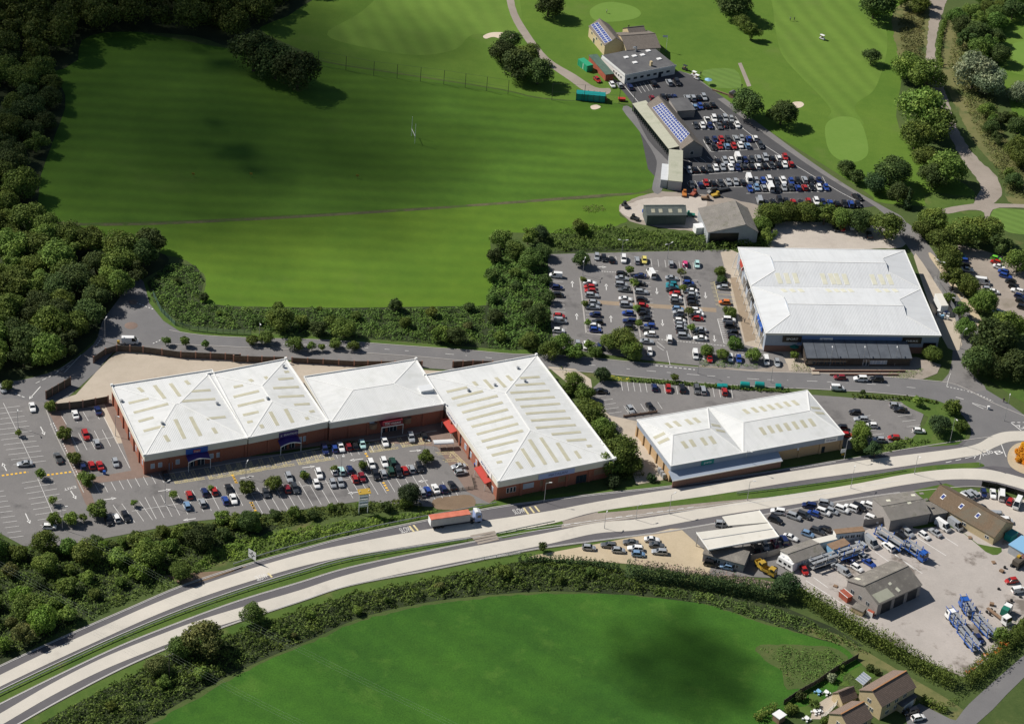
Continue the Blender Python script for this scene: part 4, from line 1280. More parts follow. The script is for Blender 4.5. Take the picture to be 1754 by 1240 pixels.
for px in (515, 605, 700, 885):
    uD.window(uD.fx(px, 835, 0, 'c').x, 1.9, 3.6, 2.0, y=.35, frame='brickd', pane='fasciag' if px == 515 else 'timberb', name='blind_window')
uD.window(uD.fx(795, 805, 0, 'c').x, .1, 3.4, 2.8, y=.35, frame='dark', pane='winglass', split=3, name='shop_door')
# red awnings and doors on the lit west side
for t0, t1 in ((.55, .68), (.09, .23)):
    y0, y1 = uD.D * t0, uD.D * t1
    m = MB().hexa([(.3, y0, 3.0), (-1.7, y0, 2.6), (-1.7, y1, 2.6), (.3, y1, 3.0)], [(.3, y0, 3.3), (-1.7, y0, 2.85), (-1.7, y1, 2.85), (.3, y1, 3.3)])
    o = m.build('red_awning', M['red'], uD.root)
    for y in (y0 + .3, y1 - .3):
        MB().cyl(-1.5, y, 0, 2.6, .09, 8).build('awning_post', M['white'], o)
    uD.sign((y0 + y1) / 2, 4.6, (y1 - y0) + 1, 1.85, 'white', 'MATALAN', 'signdark', th=.8, tw=6, y=.04, d=.12, side='l')
    uD.window((y0 + y1) / 2, .1, 3.6, 2.4, y=.34, side='l', frame='dark', split=3, name='shop_door')
for t in (.28, .36, .43, .5):
    uD.window(uD.D * t, 1.2, 1.5, 2.0, y=.35, side='l', pane='paleglass', name='poster_window')
uD.window(uD.D * .07, .1, 1.4, 2.2, y=.35, side='l', pane='paleglass', name='side_door')

for b_, xx in ((uA, (0,)), (uB, (0, 1)), (uC, (1,)), (uD, (0, 1))):
    for kx in xx:
        for ky in (0, 1):
            x, y = kx * b_.W, ky * b_.D
            b_.box('corner_cap', 'trim', x - .35, x + .35, y - .35, y + .35, b_.z - .05, b_.z + .75)
# --- middle building: two hipped roofs over buff brick
uE = Bld('retail_unit', (1149.5, 798), (1446.5, 744), (1088.5, 719.5), 5.8, 'long white roofed buff brick store with green sign beside the main road', 'store')
W, D, z = uE.W, uE.D, uE.z
xs = uE.at(*Z('d', 779, 662), 5.8).x
FL, FM, FR, BL, BM, BR = [Vector(v) for v in ((0, 0, z), (xs, 0, z), (W, 0, z), (0, D, z), (xs, D, z), (W, D, z))]


def hip_part(b, x0, x1, ra, rb, rise, mat, yy=.5, z=None):
    z = z or b.z
    D = b.D
    a, c = Vector((ra, D * yy, z + rise)), Vector((rb, D * yy, z + rise))
    A, B_, C_, D_ = Vector((x0, 0, z)), Vector((x1, 0, z)), Vector((x1, D, z)), Vector((x0, D, z))
    s = {'f': b.slope('roof_slope', [A, B_, c, a], mat), 'b': b.slope('roof_slope', [C_, D_, a, c], mat), 'l': b.slope('roof_slope', [D_, A, a], mat), 'r': b.slope('roof_slope', [B_, C_, c], mat)}
    for p, q in ((A, a), (D_, a), (B_, c), (C_, c), (a, c)):
        MB().bar(p + Vector((0, 0, .03)), q + Vector((0, 0, .03)), .35, .1).build('ridge_cap', M['trim'], b.root)
    return s


r = [uE.at(*Z('d', *p), z + 1.7).x for p in ((410, 570), (603, 533), (780, 500), (1132, 437))]
s1 = hip_part(uE, 0, xs - .05, r[0], r[1], 1.7, 'roofw')
s2 = hip_part(uE, xs + .05, W, r[2], r[3], 1.7, 'roofw')
retail_walls(uE, 1.9, 'brickb', 'fasciag', nx=8, ny=5)
for s_, f, p, q in ([(s1, 'b', a, b) for a, b in (((375, 510), (405, 535)), ((418, 500), (450, 527)), ((480, 490), (512, 517)), ((522, 482), (553, 508)))] + [(s1, 'l', a, b) for a, b in (((310, 590), (368, 563)), ((333, 618), (390, 591)))] +
                    [(s1, 'f', a, b) for a, b in (((460, 607), (487, 643)), ((503, 598), (528, 635)), ((562, 588), (590, 627)), ((607, 580), (635, 620)))] + [(s1, 'r', a, b) for a, b in (((615, 518), (663, 527)), ((640, 547), (688, 556)))] +
                    [(s2, 'b', a, b) for a, b in (((785, 437), (815, 460)), ((830, 428), (862, 453)), ((873, 422), (905, 447)), ((915, 413), (948, 438)), ((958, 405), (990, 430)), ((1003, 397), (1033, 422)), ((1045, 390), (1077, 415)))] +
                    [(s2, 'f', a, b) for a, b in (((875, 533), (902, 572)), ((918, 524), (945, 563)), ((962, 517), (988, 556)), ((1005, 510), (1032, 549)), ((1048, 502), (1076, 542)), ((1092, 494), (1120, 534)), ((1135, 487), (1165, 527)))] + [(s2, 'r', a, b) for a, b in (((1145, 428), (1193, 433)), ((1168, 455), (1215, 460)))]):
    uE.strip(s_[f], 'd', p, q, 1.3, 'skyl')
x0 = uE.fx(595, 715, 0, 'd').x
uE.sign(x0, 4.0, 4.2, 1.75, 'teal', 'pets', tw=2.4, th=.8, y=.03)
x0 = uE.fx(1250, 598, 0, 'd').x
uE.sign(x0, 4.0, 4.4, 1.6, 'white', 'Dreams', 'signdark', tw=3.2, th=.8, y=.03)
uE.sign(uE.fx(1083, 650, 0, 'd').x, 2.9, 1.3, .9, 'white', y=.3, name='wall_sign')
# lean-to along the front
xe = uE.fx(965, 690, 2.5, 'd').x
m = MB().hexa([(-.6, -3.2, 2.6), (xe, -3.2, 2.6), (xe, .2, 3.75), (-.6, .2, 3.75)], [(-.6, -3.2, 2.78), (xe, -3.2, 2.78), (xe, .2, 3.93), (-.6, .2, 3.93)])
lt = m.build('lean_to_roof', M['fasciag'], uE.root)
MB().box(-.7, xe + .05, -3.32, -3.21, 2.5, 2.85).build('lean_to_gutter', M['trim'], lt)
uE.box('lean_to_wall', 'brickd', -.4, xe - .2, -3.0, -2.75, 0, 2.58)
uE.window(W - 6.5, .1, 1.2, 2.2, y=.35, frame='dark', pane='winglass', name='side_door')
for i in range(3):
    q = uE.at(*Z('d', 300 + 14 * i, 700 + 14 * i), 1)
    MB().box(-1.4, -.5, 4.4 - 1.5 * i, 5.4 - 1.5 * i, .3, 1.8).build('condenser_unit', M['steel'], uE.root)

# --- big store east with two gableted roofs
uF = Bld('retail_unit', (1311.5, 571), (1612, 575), (1257.5, 424), 7.2, 'huge pale grey roofed store with blue end wall behind the east car park', 'store')
W, D, z = uF.W, uF.D, uF.z


def gablet_roof(b, y0, y1, rise, g, zg, mat):
    ym = (y0 + y1) / 2
    W = b.W
    t = zg / rise                  # where the gablet's base meets the main slopes
    ya, yb = y0 + (ym - y0) * t, y1 - (y1 - ym) * t
    z = b.z
    A, B_, C_, D_ = Vector((0, y0, z)), Vector((W, y0, z)), Vector((W, y1, z)), Vector((0, y1, z))
    l0, l1, lr = Vector((g, ya, z + zg)), Vector((g, yb, z + zg)), Vector((g, ym, z + rise))
    q0, q1, qr = Vector((W - g, ya, z + zg)), Vector((W - g, yb, z + zg)), Vector((W - g, ym, z + rise))
    s = {'f': b.slope('roof_slope', [A, B_, q0, qr, lr, l0], mat), 'b': b.slope('roof_slope', [C_, D_, l1, lr, qr, q1], mat), 'l': b.slope('roof_slope', [D_, A, l0, l1], mat), 'r': b.slope('roof_slope', [B_, C_, q1, q0], mat)}
    for p, k, rr, d in ((l0, l1, lr, .1), (q0, q1, qr, -.1)):
        e = Vector((d, 0, 0))
        MB().hexa([p, k, rr], [p + e, k + e, rr + e]).build('gablet', M['fasciag'], b.root)
    for p, k in ((lr, qr), (A, l0), (D_, l1), (B_, q0), (C_, q1)):
        MB().bar(p + Vector((0, 0, .03)), k + Vector((0, 0, .03)), .35, .1).build('ridge_cap', M['trim'], b.root)
    return s


yv = uF.at(*Z('n', 650, 383), z).y
sf = gablet_roof(uF, 0, yv - .04, 2.3, 9.5, 1.45, 'roofg')
sn = gablet_roof(uF, yv + .04, D, 2.3, 9.5, 1.45, 'roofg')
for p, q in (((310, 300), (333, 362)), ((360, 300), (382, 362)), ((410, 300), (430, 360)), ((572, 302), (595, 366)), ((620, 302), (645, 366)), ((652, 302), (677, 368)), ((700, 305), (722, 368)), ((862, 308), (885, 368)), ((910, 308), (935, 368)), ((958, 308), (982, 368))):
    uF.strip(sn['f'], 'n', p, q, 1.6, 'skyl2')
for x in (350, 400, 450, 612, 658, 697, 740, 900, 950, 1000):
    uF.strip(sf['b'], 'n', (x - 10, 393), (x + 12, 411), 1.6, 'skyl2')
retail_walls(uF, .55, 'fasciag', 'fascia', pil=False)
bw = uF.box('blue_wall_panel', 'paleblue', W * .19, W * .78, .2, .349, 2.9, 6.45)
uF.box('brick_plinth', 'brickd', .3, W - .3, .22, .348, 0, 2.35)
for px, w, mat, txt, tm in ((400, 6.2, 'black', 'SPORT', 'white'), (600, 4.2, 'white', 'Boots', 'signdark'), (1102, 6.4, 'black', 'next', 'white')):
    q = uF.fx(px, 682, 0, 'n')
    uF.sign(q.x, 4.2 if w < 5 else 3.9, w, 1.5 if w < 5 else 2.3, mat, txt, tm, tw=w * .62, th=.9, y=.18, d=.14)
uF.sign(uF.fx(1208, 690, 0, 'n').x, .6, 4.2, 3.6, 'black', y=.2, d=.1, name='dark_entrance')
# white steel portals along the lit west side, with shopfronts between
for i in range(12):
    y = 1.2 + (D - 3) * i / 11
    m = MB().bar((-1.5, y, 0), (-.5, y, 5.4), .14, .16).bar((-.5, y, 5.4), (.2, y, 6.4), .14, .16)
    m.build('raking_column', M['trim'], uF.root)
for i, t in enumerate((.05, .2, .35, .5, .66, .82)):
    uF.window(D * (t + .05), .1, 5.4, 4.2, y=.33, side='l', frame='trim', pane='winglass', split=3, name='shopfront')
for t, mat in ((.13, 'bluep'), (.2, 'bluep'), (.46, 'dark'), (.6, 'dark'), (.84, 'red')):
    uF.sign(D * t, 4.6, 4.6, 1.8, mat, y=.04, d=.25, side='l', name='shop_sign')

# --- restaurant with slate-grey panelled lean-to roof
q0, q1 = PZ('n', 480, 793, 3.2), PZ('n', 1098, 795, 3.2)
uG = Bld('restaurant', (480, 793), (1098, 795), (452, 712), 3.2, 'low restaurant with slate grey panelled lean-to roof in front of the big store', 'restaurant', r='n')
W, D = uG.W, uG.D
n = 10
for i in range(n):
    a, b_ = W * i / n + .04, W * (i + 1) / n - .04
    MB().hexa([(a, -.5, 3.2), (b_, -.5, 3.2), (b_, D, 4.9), (a, D, 4.9)], [(a, -.5, 3.34), (b_, -.5, 3.34), (b_, D, 5.04), (a, D, 5.04)]).build('roof_panel', M['slate'], uG.root)
for i in range(n + 1):
    x = W * i / n
    MB().bar((x, -.5, 3.33), (x, D, 5.03), .08, .16).build('roof_seam', M['dark'], uG.root)
uG.box('wall', 'darkwall', .3, W - .3, 0, .3, 0, 3.1)
uG.box('wall', 'darkwall', .3, .6, .3, D, 0, 3.1)
uG.box('wall', 'darkwall', W - .6, W - .3, .3, D, 0, 3.1)
uG.box('wall', 'darkwall', .3, W - .3, D - .3, D, 0, 4.7)
for i in range(13):
    x = W * (i + .5) / 13
    if i == 7:
        uG.window(x, .1, 2.0, 2.4, split=2, name='door')
    elif i < 5 or i in (8, 9):
        uG.window(x, .7, 2.9, 1.5, split=3, frame='white' if i > 7 else 'timberb', pane='paleglass' if i > 7 else 'winglass')
uG.box('gutter', 'dark', -.2, W + .2, -.62, -.51, 3.05, 3.3)
uG.box('terrace_wall', 'brickd', W * .05, W * .93, -3.6, -3.35, 0, .75)
uG.box('ramp_wall', 'brickd', W * .2, W * .85, -5.6, -5.4, 0, .7)
uG.box('terrace_steps', 'plaza', W * .04, W * .11, -5.2, -3.7, 0, .35)

# --- plain gabled and flat sheds
def gable_bld(name, L0, L1, R0, r, ze, rise, label, cat, wall, roof, over=.25, ridge_t=.5, group=None, capmat=None):
    """L0-L1 one eave, R0 the end of the other eave beside L0 (photograph points at eave height)"""
    a, b, c = PZ(r, *L0, ze), PZ(r, *L1, ze), PZ(r, *R0, ze)
    d = b - a
    bb = Bld(name, L0, L1, L1, ze, label, cat, r, group)
    # local x runs along the eave; the other eave lies to the side of R0
    k = (c - a).dot(bb.uy)
    W = bb.W
    sgn = 1 if k > 0 else -1
    Dp = abs(k)
    if sgn < 0:      # keep local y pointing from this eave to the other
        bb.o = bb.o + bb.ux * W
        bb.ux, bb.uy = -bb.ux, -bb.uy
        bb.rz += math.pi
        bb.root.location = bb.o
        bb.root.rotation_euler = (0, 0, bb.rz)
    bb.D = Dp
    ym = Dp * ridge_t
    zr = ze + rise
    s0 = rise / ym
    s1 = rise / (Dp - ym)
    bb.slA = bb.slope('roof_slope', [(-over, -over, ze - s0 * over), (W + over, -over, ze - s0 * over), (W + over, ym, zr), (-over, ym, zr)], roof, .12)
    bb.slB = bb.slope('roof_slope', [(W + over, Dp + over, ze - s1 * over), (-over, Dp + over, ze - s1 * over), (-over, ym, zr), (W + over, ym, zr)], roof, .12)
    MB().bar((-over, ym, zr + .02), (W + over, ym, zr + .02), .35, .12).build('ridge_cap', M[capmat or roof], bb.root)
    bb.box('wall', wall, 0, W, 0, .25, 0, ze - .12)
    bb.box('wall', wall, 0, W, Dp - .25, Dp, 0, ze - .12)
    for x in (0, W - .25):
        m = MB().hexa([(x, .26, 0), (x, Dp - .26, 0), (x, Dp - .26, ze - .14), (x, ym, zr - .16), (x, .26, ze - .14)], [(x + .25, .26, 0), (x + .25, Dp - .26, 0), (x + .25, Dp - .26, ze - .14), (x + .25, ym, zr - .16), (x + .25, .26, ze - .14)])
        uvbox(m, 'gable_wall', wall, bb.root)
    return bb


def flat_bld(name, FL, FR, BL, r, z, label, cat, wall, roof, over=.2, th=.25, group=None):
    b = Bld(name, FL, FR, BL, z, label, cat, r, group)
    b.box('roof', roof, -over, b.W + over, -over, b.D + over, z - th, z)
    b.box('wall', wall, 0, b.W, 0, .25, 0, z - th - .01)
    b.box('wall', wall, 0, b.W, b.D - .25, b.D, 0, z - th - .01)
    b.box('wall', wall, 0, .25, .26, b.D - .26, 0, z - th - .01)
    b.box('wall', wall, b.W - .25, b.W, .26, b.D - .26, 0, z - th - .01)
    return b


# golf clubhouse: flat block, gabled wings
cb = flat_bld('clubhouse', (490, 697), (955, 606), (322, 505), 'h', 3.9, 'flat roofed white golf clubhouse block with parapet and roof domes', 'clubhouse', 'render', 'felt')
for q in (((500, 530), .5), ((575, 518), .5), ((650, 508), .6), ((703, 470), .6), ((803, 545), .6), ((580, 578), .6)):
    a = cb.at(*Z('h', *q[0]), 4.1)
    m = MB().box(a.x - .9, a.x + .9, a.y - .7, a.y + .7, 3.9, 4.2)
    m.build('roof_light', M['white'], cb.root)
a = cb.at(*Z('h', 590, 465), 4.1)
MB().cyl(a.x, a.y, 3.9, 5.6, .35, 8).box(a.x - 1.4, a.x + .2, a.y - .3, a.y + .3, 5.0, 5.6).build('roof_duct', M['alu'], cb.root)
a = cb.at(*Z('h', 727, 605), 4.1)
cb.box('chimney', 'hamstone', a.x - .4, a.x + .4, a.y - .5, a.y + .5, 3.9, 5.8)
cb.box('parapet', 'white', -.22, cb.W + .22, -.25, -.21, 3.5, 4.25)
cb.box('parapet', 'white', -.25, -.21, -.2, cb.D * .95, 3.5, 4.6)
for i in range(7):
    cb.window(cb.W * (.08 + .13 * i), 1.4, 1.5, .9, y=-.005, frame='dark', split=2)
for i in range(4):
    cb.window(cb.D * (.15 + .1 * i), 1.3, 1.0, 1.0, y=0, side='l', frame='white')
cb.window(cb.W * .7, .1, 1.4, 2.2, frame='dark', name='door')
cw = gable_bld('clubhouse_wing', (158, 243), (303, 418), (330, 215), 'h', 4.6, 2.8, 'stone clubhouse wing with solar panels on its tiled roof', 'clubhouse', 'hamstone', 'clubroof')
wl = cw.loc(PZ('h', 250, 330, 4.6))


def solar(b, sl, corners, r, nx, ny, rail=True):
    """photovoltaic modules laid on a slope; corners: four photograph points round the array"""
    o, p0, n = sl
    P0 = b.wpt(p0)
    N = b.ux * n.x + b.uy * n.y + Vector((0, 0, n.z))
    c = [b.loc(on_plane(*Z(r, *p), P0, N)) for p in corners]
    frame_me, cell_me = None, None
    for i in range(nx):
        for j in range(ny):
            def pt(u, v):
                return (c[0].lerp(c[1], u)).lerp(c[3].lerp(c[2], u), v)
            g = .04
            u0, u1, v0, v1 = (i + g) / nx, (i + 1 - g) / nx, (j + g) / ny, (j + 1 - g) / ny
            q = [pt(u0, v0), pt(u1, v0), pt(u1, v1), pt(u0, v1)]
            m = MB().hexa([p + n * .04 for p in q], [p + n * .1 for p in q])
            f = m.build('solar_panel', M['alu'], o)
            ce = sum(q, Vector()) / 4
            q2 = [ce + (p - ce) * .88 + n * .115 for p in q]
            MB().poly(q2).build('cell_face', M['solar'], f)


solar(cw, cw.slA if cw.slA[2].y < 0 else cw.slB, [(172, 235), (240, 207), (372, 378), (302, 405)], 'h', 2, 10)
cw.window(cw.W * .2, 2.6, 1.2, 1.2, side='f')
cw.window(cw.W * .5, 2.6, 1.2, 1.2, side='f')
cw.window(cw.W * .8, 2.6, 1.2, 1.2, side='f')
cw.window(cw.W * .35, .1, 1.6, 2.2, side='f', name='door')
gable_bld('clubhouse_wing', (505, 462), (815, 440), (470, 300), 'h', 4.2, 2.4, 'brown tiled clubhouse range behind the flat roof', 'clubhouse', 'hamstone', 'clubroof')
gable_bld('clubhouse_wing', (545, 345), (690, 330), (520, 255), 'h', 4.0, 2.2, 'small brown tiled clubhouse wing nearest the putting green', 'clubhouse', 'hamstone', 'clubroof')
sh = flat_bld('club_store_shed', (312, 688), (382, 680), (170, 510), 'h', 3.0, 'long red brown shed with green felt roof beside the clubhouse', 'shed', 'rust', 'greenroof')
ct = flat_bld('storage_container', (140, 612), (195, 600), (83, 540), 'h', 2.7, 'bright green shipping container behind the red brown shed', 'container', 'tent', 'tent', over=0.0)
for i in range(6):
    x = ct.D * (i + .5) / 6
    MB().box(-.06, -.005, x - .12, x + .12, .2, 2.4).build('side_rib', M['white' if i == 2 else 'tent'], ct.root)
# practice nets
# driving range
dr = gable_bld('driving_range_building', (197, 152), (432, 456), (330, 132), 'g', 4.4, 2.9, 'driving range building with a large solar array on its steep roof', 'building', 'stonewall', 'clubroof')
sA = dr.slA
solar(dr, sA, [(228, 180), (297, 146), (486, 357), (424, 421)], 'g', 4, 17)
dr.window(dr.D * .5, 1.4, 1.4, 1.4, y=0, side='r')
ra = Bld('driving_range_bays', (98, 150), (345, 458), (190, 150), 3.3, 'long open fronted driving range shed with greenish sheet roof', 'shed', 'g')
W, D = ra.W, ra.D
ra.slope('roof', [(0, -.3, 3.3), (W, -.3, 3.3), (W, D, 4.1), (0, D, 4.1)], 'beigeroof', .15)
ra.box('back_wall', 'timber', 0, W, D - .3, D - .05, 0, 3.9)
for i in range(22):
    x = .15 + (W - .3) * i / 21
    MB().box(x - .1, x + .1, -.15, .1, 0, 3.15).build('bay_post', M['dark'], ra.root)
    if i < 21:
        MB().box(x + .2, x + .26, .3, D - .6, 0, 1.7).build('bay_divider', M['greenroof'], ra.root)
rb = flat_bld('range_annex', (345, 462), (340, 674), (436, 466), 'g', 3.9, 'greenish roofed annex at the near end of the driving range', 'shed', 'greywall', 'beigeroof', over=.1)
rc = flat_bld('range_store', (296, 560), (287, 668), (343, 562), 'g', 3.4, 'pale grey roofed store on the field side of the driving range', 'shed', 'greywall', 'roofg', over=.05)
gl = flat_bld('range_canopy', (400, 200), (520, 193), (330, 118), 'g', 3.2, 'dark flat roofed canopy on the car park side of the driving range', 'shed', 'stonewall', 'felt')
# sheds south of the club
gs = gable_bld('green_shed', (195, 910), (462, 908), (170, 842), 'g', 4.2, 1.7, 'dark green sheet metal shed with four rooflights', 'shed', 'greenroof2', 'greenroof2')
for x in (232, 283, 350, 415):
    gs.strip(gs.slA, 'g', (x, 870), (x + 4, 895), 1.3, 'skyl')
bn = gable_bld('barn', (612, 1028), (545, 866), (935, 992), 'g', 4.6, 3.0, 'large brown grey cement roofed barn with grey gable wall', 'barn', 'greywall', 'asbestos2', ridge_t=.72)
bn.box('dark_door', 'black', bn.W + .005, bn.W + .05, .6, bn.D * .62, 0, 4.2)
wb = flat_bld('white_cabin', (530, 1030 - 30), (602, 1018 - 25), (510, 982 - 12), 'g', 2.7, 'small white cabin beside the brown grey barn', 'cabin', 'white', 'white', over=.05)
# south side: canopy, workshop, sheds
def flat_poly(name, pts, r, z, th, mat, parent):
    q = [PZ(r, *p, z) for p in pts]
    o = parent.location
    m = MB().hexa([(p.x - o.x, p.y - o.y, z - th) for p in q], [(p.x - o.x, p.y - o.y, z) for p in q])
    return m.build(name, M[mat], parent)


p = PZ('s', 300, 300)
e = empty('car_sales_canopy', (p.x, p.y, 0))
tag(e, 'cream L-shaped flat canopy over parked cars beside the main road', 'canopy')
flat_poly('roof', [(98, 270), (160, 358), (515, 292), (465, 222)], 's', 5.0, .3, 'creamroof', e)
flat_poly('roof', [(228, 190), (262, 236), (462, 219), (415, 159)], 's', 5.02, .3, 'creamroof', e)
for i, pt in enumerate(((105, 275), (165, 352), (335, 320), (505, 290), (410, 165), (235, 195), (460, 225))):
    a = PZ('s', *pt, 4.7) - p
    MB().cyl(a.x, a.y, 0, 4.7, .15, 8).build('column', M['steel'], e)
for s_, f in (((98, 270), (160, 358)), ((160, 358), (515, 292)), ((515, 292), (415, 159))):
    a, b_ = PZ('s', *s_, 5.1) - p, PZ('s', *f, 5.1) - p
    MB().bar((a.x, a.y, 5.0), (b_.x, b_.y, 5.0), .18, .45).build('fascia', M['trim'], e)
for k in (.42, .8):
    a = PZ('s', *[98 + (465 - 98) * 0 + (160 - 98) * k, 270 + (358 - 270) * k], 5.05) - p
    b_ = PZ('s', *[465 + (515 - 465) * k, 222 + (292 - 222) * k], 5.05) - p
    if k < .5:
        MB().bar((a.x, a.y, 5.04), (b_.x, b_.y, 5.04), .2, .1).build('roof_joint', M['steel'], e)
sb = Bld('sales_office', (132, 376), (338, 432), (150, 338), 3.0, 'grey low sales office with sloping grey roof under the cream canopy', 'office', 's')
sb.box('wall', 'greywall', 0, sb.W, 0, .25, 0, 2.9)
sb.box('wall', 'greywall', 0, .25, .26, 5.2, 0, 2.9)
sb.box('wall', 'greywall', sb.W - .25, sb.W, .26, 5.2, 0, 2.9)
sb.box('wall', 'greywall', 0, sb.W, 5.21, 5.45, 0, 3.6)
sb.slope('roof', [(-.2, -.2, 2.95), (sb.W + .2, -.2, 2.95), (sb.W + .2, 5.6, 3.7), (-.2, 5.6, 3.7)], 'asbestos')
for i in range(4):
    sb.window(sb.W * (.15 + .22 * i), 1.0, 1.6, 1.2, split=2)
wk = gable_bld('workshop', (285, 472), (940, 178), (770, 826), 'w', 4.4, 2.4, 'grey stone workshop with patched cement gable roof in the lorry yard', 'workshop', 'stonewall', 'asbestos')
# yellow-green roof patch and white patches
far = wk.slB if wk.slB[2].y * 1 > 0 else wk.slA
sl_r = wk.slB
for pts_, mat in ((((650, 695), (880, 590), (1000, 712), (765, 820)), 'beigeroof'),):
    o, p0, n_ = sl_r
    P0 = wk.wpt(p0)
    N = wk.ux * n_.x + wk.uy * n_.y + Vector((0, 0, n_.z))
    c = [wk.loc(on_plane(*Z('w', *q), P0, N)) + n_ * .05 for q in pts_]
    MB().hexa([q - n_ * .04 for q in c], c).build('roof_patch', M[mat], o)
for pts_ in (((400, 440), (470, 465)), ((1015, 590), (1070, 640)), ((910, 510), (940, 540))):
    wk.strip(sl_r if pts_[0][0] > 800 else wk.slA, 'w', *pts_, 1.0, 'skyl2', 'patched_sheet')
gx = 0 if wk.loc(PZ('w', 500, 700, 2)).x < wk.W / 2 else wk.W
for t in (.2, .45, .7):
    side = 'l' if gx == 0 else 'r'
    wk.window(wk.D * t, 1.3, 1.3, 1.3, y=0, side=side, frame='greywall', split=2)
wk.sign(wk.D * .42, 3.9, 3.4, 1.0, 'white', y=0, d=.05, side='l') if gx == 0 else None
for i in range(3):
    MB().box(wk.W * (.08 + .3 * i), wk.W * (.3 + .3 * i), wk.D, wk.D + .06, 0, 3.6).build('roller_door', M['dark'], wk.root)
fl = flat_bld('brick_outhouse', (515, 950), (580, 880), (390, 830), 'w', 2.0, 'small grey lean-to outhouse against the workshop gable', 'outhouse', 'hamstone', 'asbestos', over=.1)
g1 = gable_bld('cement_roofed_shed', (1080, 208), (1280, 172), (998, 96), 's', 4.2, 1.2, 'wide cement roofed shed with many square rooflights beside the road', 'shed', 'stonewall', 'asbestos2')
for i in range(5):
    for j in range(2):
        x, y = 1065 + 42 * i + 22 * j, 150 - 9 * i + 30 * j - 45
        g1.strip(g1.slB if j == 0 else g1.slA, 's', (x, y), (x + 6, y + 9), 1.2, 'asbestos' if (i + j) % 3 else 'skyl2')
g2 = flat_bld('shed_annex', (1283, 182), (1366, 168), (1235, 118), 's', 2.9, 'low grey annex joined to the cement roofed shed', 'shed', 'stonewall', 'asbestos')
g3 = gable_bld('brown_roofed_building', (1275, 104), (1604, 292), (1340, 20), 's', 3.2, 3.0, 'long brown tiled building with yellow walls and three roof windows', 'building', 'hamstone', 'brownroof')
fac = g3.slA
for p_ in ((1345, 90), (1437, 138), (1520, 185)):
    o_ = g3.strip(fac, 's', (p_[0] - 7, p_[1] - 5), (p_[0] + 7, p_[1] + 5), 1.7, 'white', 'roof_window')
    g3.strip(fac, 's', (p_[0] - 5, p_[1] - 4), (p_[0] + 5, p_[1] + 4), 1.2, 'solar', 'roof_window_pane', .09)
for t in (.55, .9):
    g3.window(g3.W * t, 1.2, 1.4, 1.0, split=2)
of = gable_bld('office_bungalow', (592, 422), (745, 368), (535, 356), 's', 2.9, .9, 'long grey roofed bungalow office between the canopy and transporters', 'office', 'render', 'asbestos2')
for i in range(5):
    of.window(of.W * (.12 + .19 * i), 1.0, 1.6, 1.3, split=2, pane='paleglass')
flat_bld('flat_roofed_store', (702, 326), (806, 302), (690, 305), 's', 2.8, 'low store with pale flat roof beside the bungalow office', 'store room', 'render', 'creamroof')
o1 = flat_bld('site_cabin', (790, 358), (876, 328), (755, 330), 's', 2.8, 'blue grey site cabin with brown flat roof', 'cabin', 'lblue', 'timberb', over=.05)
o2 = flat_bld('site_cabin', (805, 277), (950, 262), (775, 256), 's', 3.2, 'long white site cabin with brown flat roof', 'cabin', 'render', 'timberb', over=.05)
for i in range(4):
    o2.window(o2.W * (.2 + .2 * i), 1.1, 1.3, 1.1, split=2)
tl = flat_bld('garage_tent', (1690, 292), (1725, 270), (1640, 285), 's', 2.4, 'turquoise sheeted lean-to at the end of the brown roofed building', 'lean-to', 'teal', 'teal', over=.05)
bs = flat_bld('blue_roofed_shed', (1680, 330), (1800, 400), (1740, 285), 's', 3.2, 'pale blue roofed open shed at the right edge', 'shed', 'greywall', 'lblue', over=.2)
# houses
h1 = gable_bld('stone_house', (855, 476), (1065, 352), (712, 374), 'q', 5.0, 2.6, 'two storey stone house with orange ridge beside the drive', 'house', 'hamstone', 'tileroof', capmat='orangetile')
h2 = gable_bld('stone_house', (652, 622), (792, 545), (487, 540), 'q', 5.0, 2.5, 'stone house with orange ridge cut by the bottom edge', 'house', 'hamstone', 'tileroof', capmat='orangetile')
h3 = gable_bld('stone_garage', (606, 452), (695, 416), (518, 402), 'q', 2.6, 1.9, 'small tiled stone garage behind the two houses', 'garage', 'hamstone', 'tileroof')
for h in (h1, h2):
    sd = 'l' if h.loc(PZ('q', 600, 600, 2)).x < h.W / 2 else 'r'
    for (t, z_) in ((.55, 3.2), (.4, .9), (.62, .9)):
        h.window(h.D * t, z_, 1.3, 1.2, y=0, side=sd, split=2)
    for t in (.2, .45, .7):
        h.window(h.W * t, 3.2, 1.4, 1.2, split=2)
        h.window(h.W * t, .9, 1.4, 1.2, split=2)
ex = flat_bld('house_garage', (985, 462 + 14), (1072, 400 + 14), (960, 440), 'q', 2.6, 'flat felt roofed garage attached in front of the stone house', 'garage', 'hamstone', 'felt')
MB().box(ex.W * .15, ex.W * .85, -.05, -.005, .05, 2.1).build('garage_door', M['white'], ex.root)
cons = h1.loc(PZ('q', 770, 315, 2.2))
cv = Bld('conservatory', (735, 345), (790, 295), (765, 300), 2.3, 'white framed conservatory behind the stone house', 'conservatory', 'q', W=4.0, D=2.6)
cv.slope('roof', [(0, 0, 2.3), (4, 0, 2.3), (4, 2.6, 2.9), (0, 2.6, 2.9)], 'fasciag', .06)
for i in range(5):
    MB().bar((i, -.02, 2.36), (i, 2.62, 2.96), .1, .1).build('glazing_bar', M['white'], cv.root)
    cv.box('post', 'white', i - .05 if i else 0, i + .05, 0, .1, 0, 2.2)
cv.box('glass_wall', 'winglass', .06, 3.94, .03, .07, 0, 2.15)
gz = flat_bld('garden_shed', (205, 555), (245, 530), (165, 525), 'q', 2.2, 'small white roofed garden shelter behind the hedge', 'shelter', 'timberb', 'white')
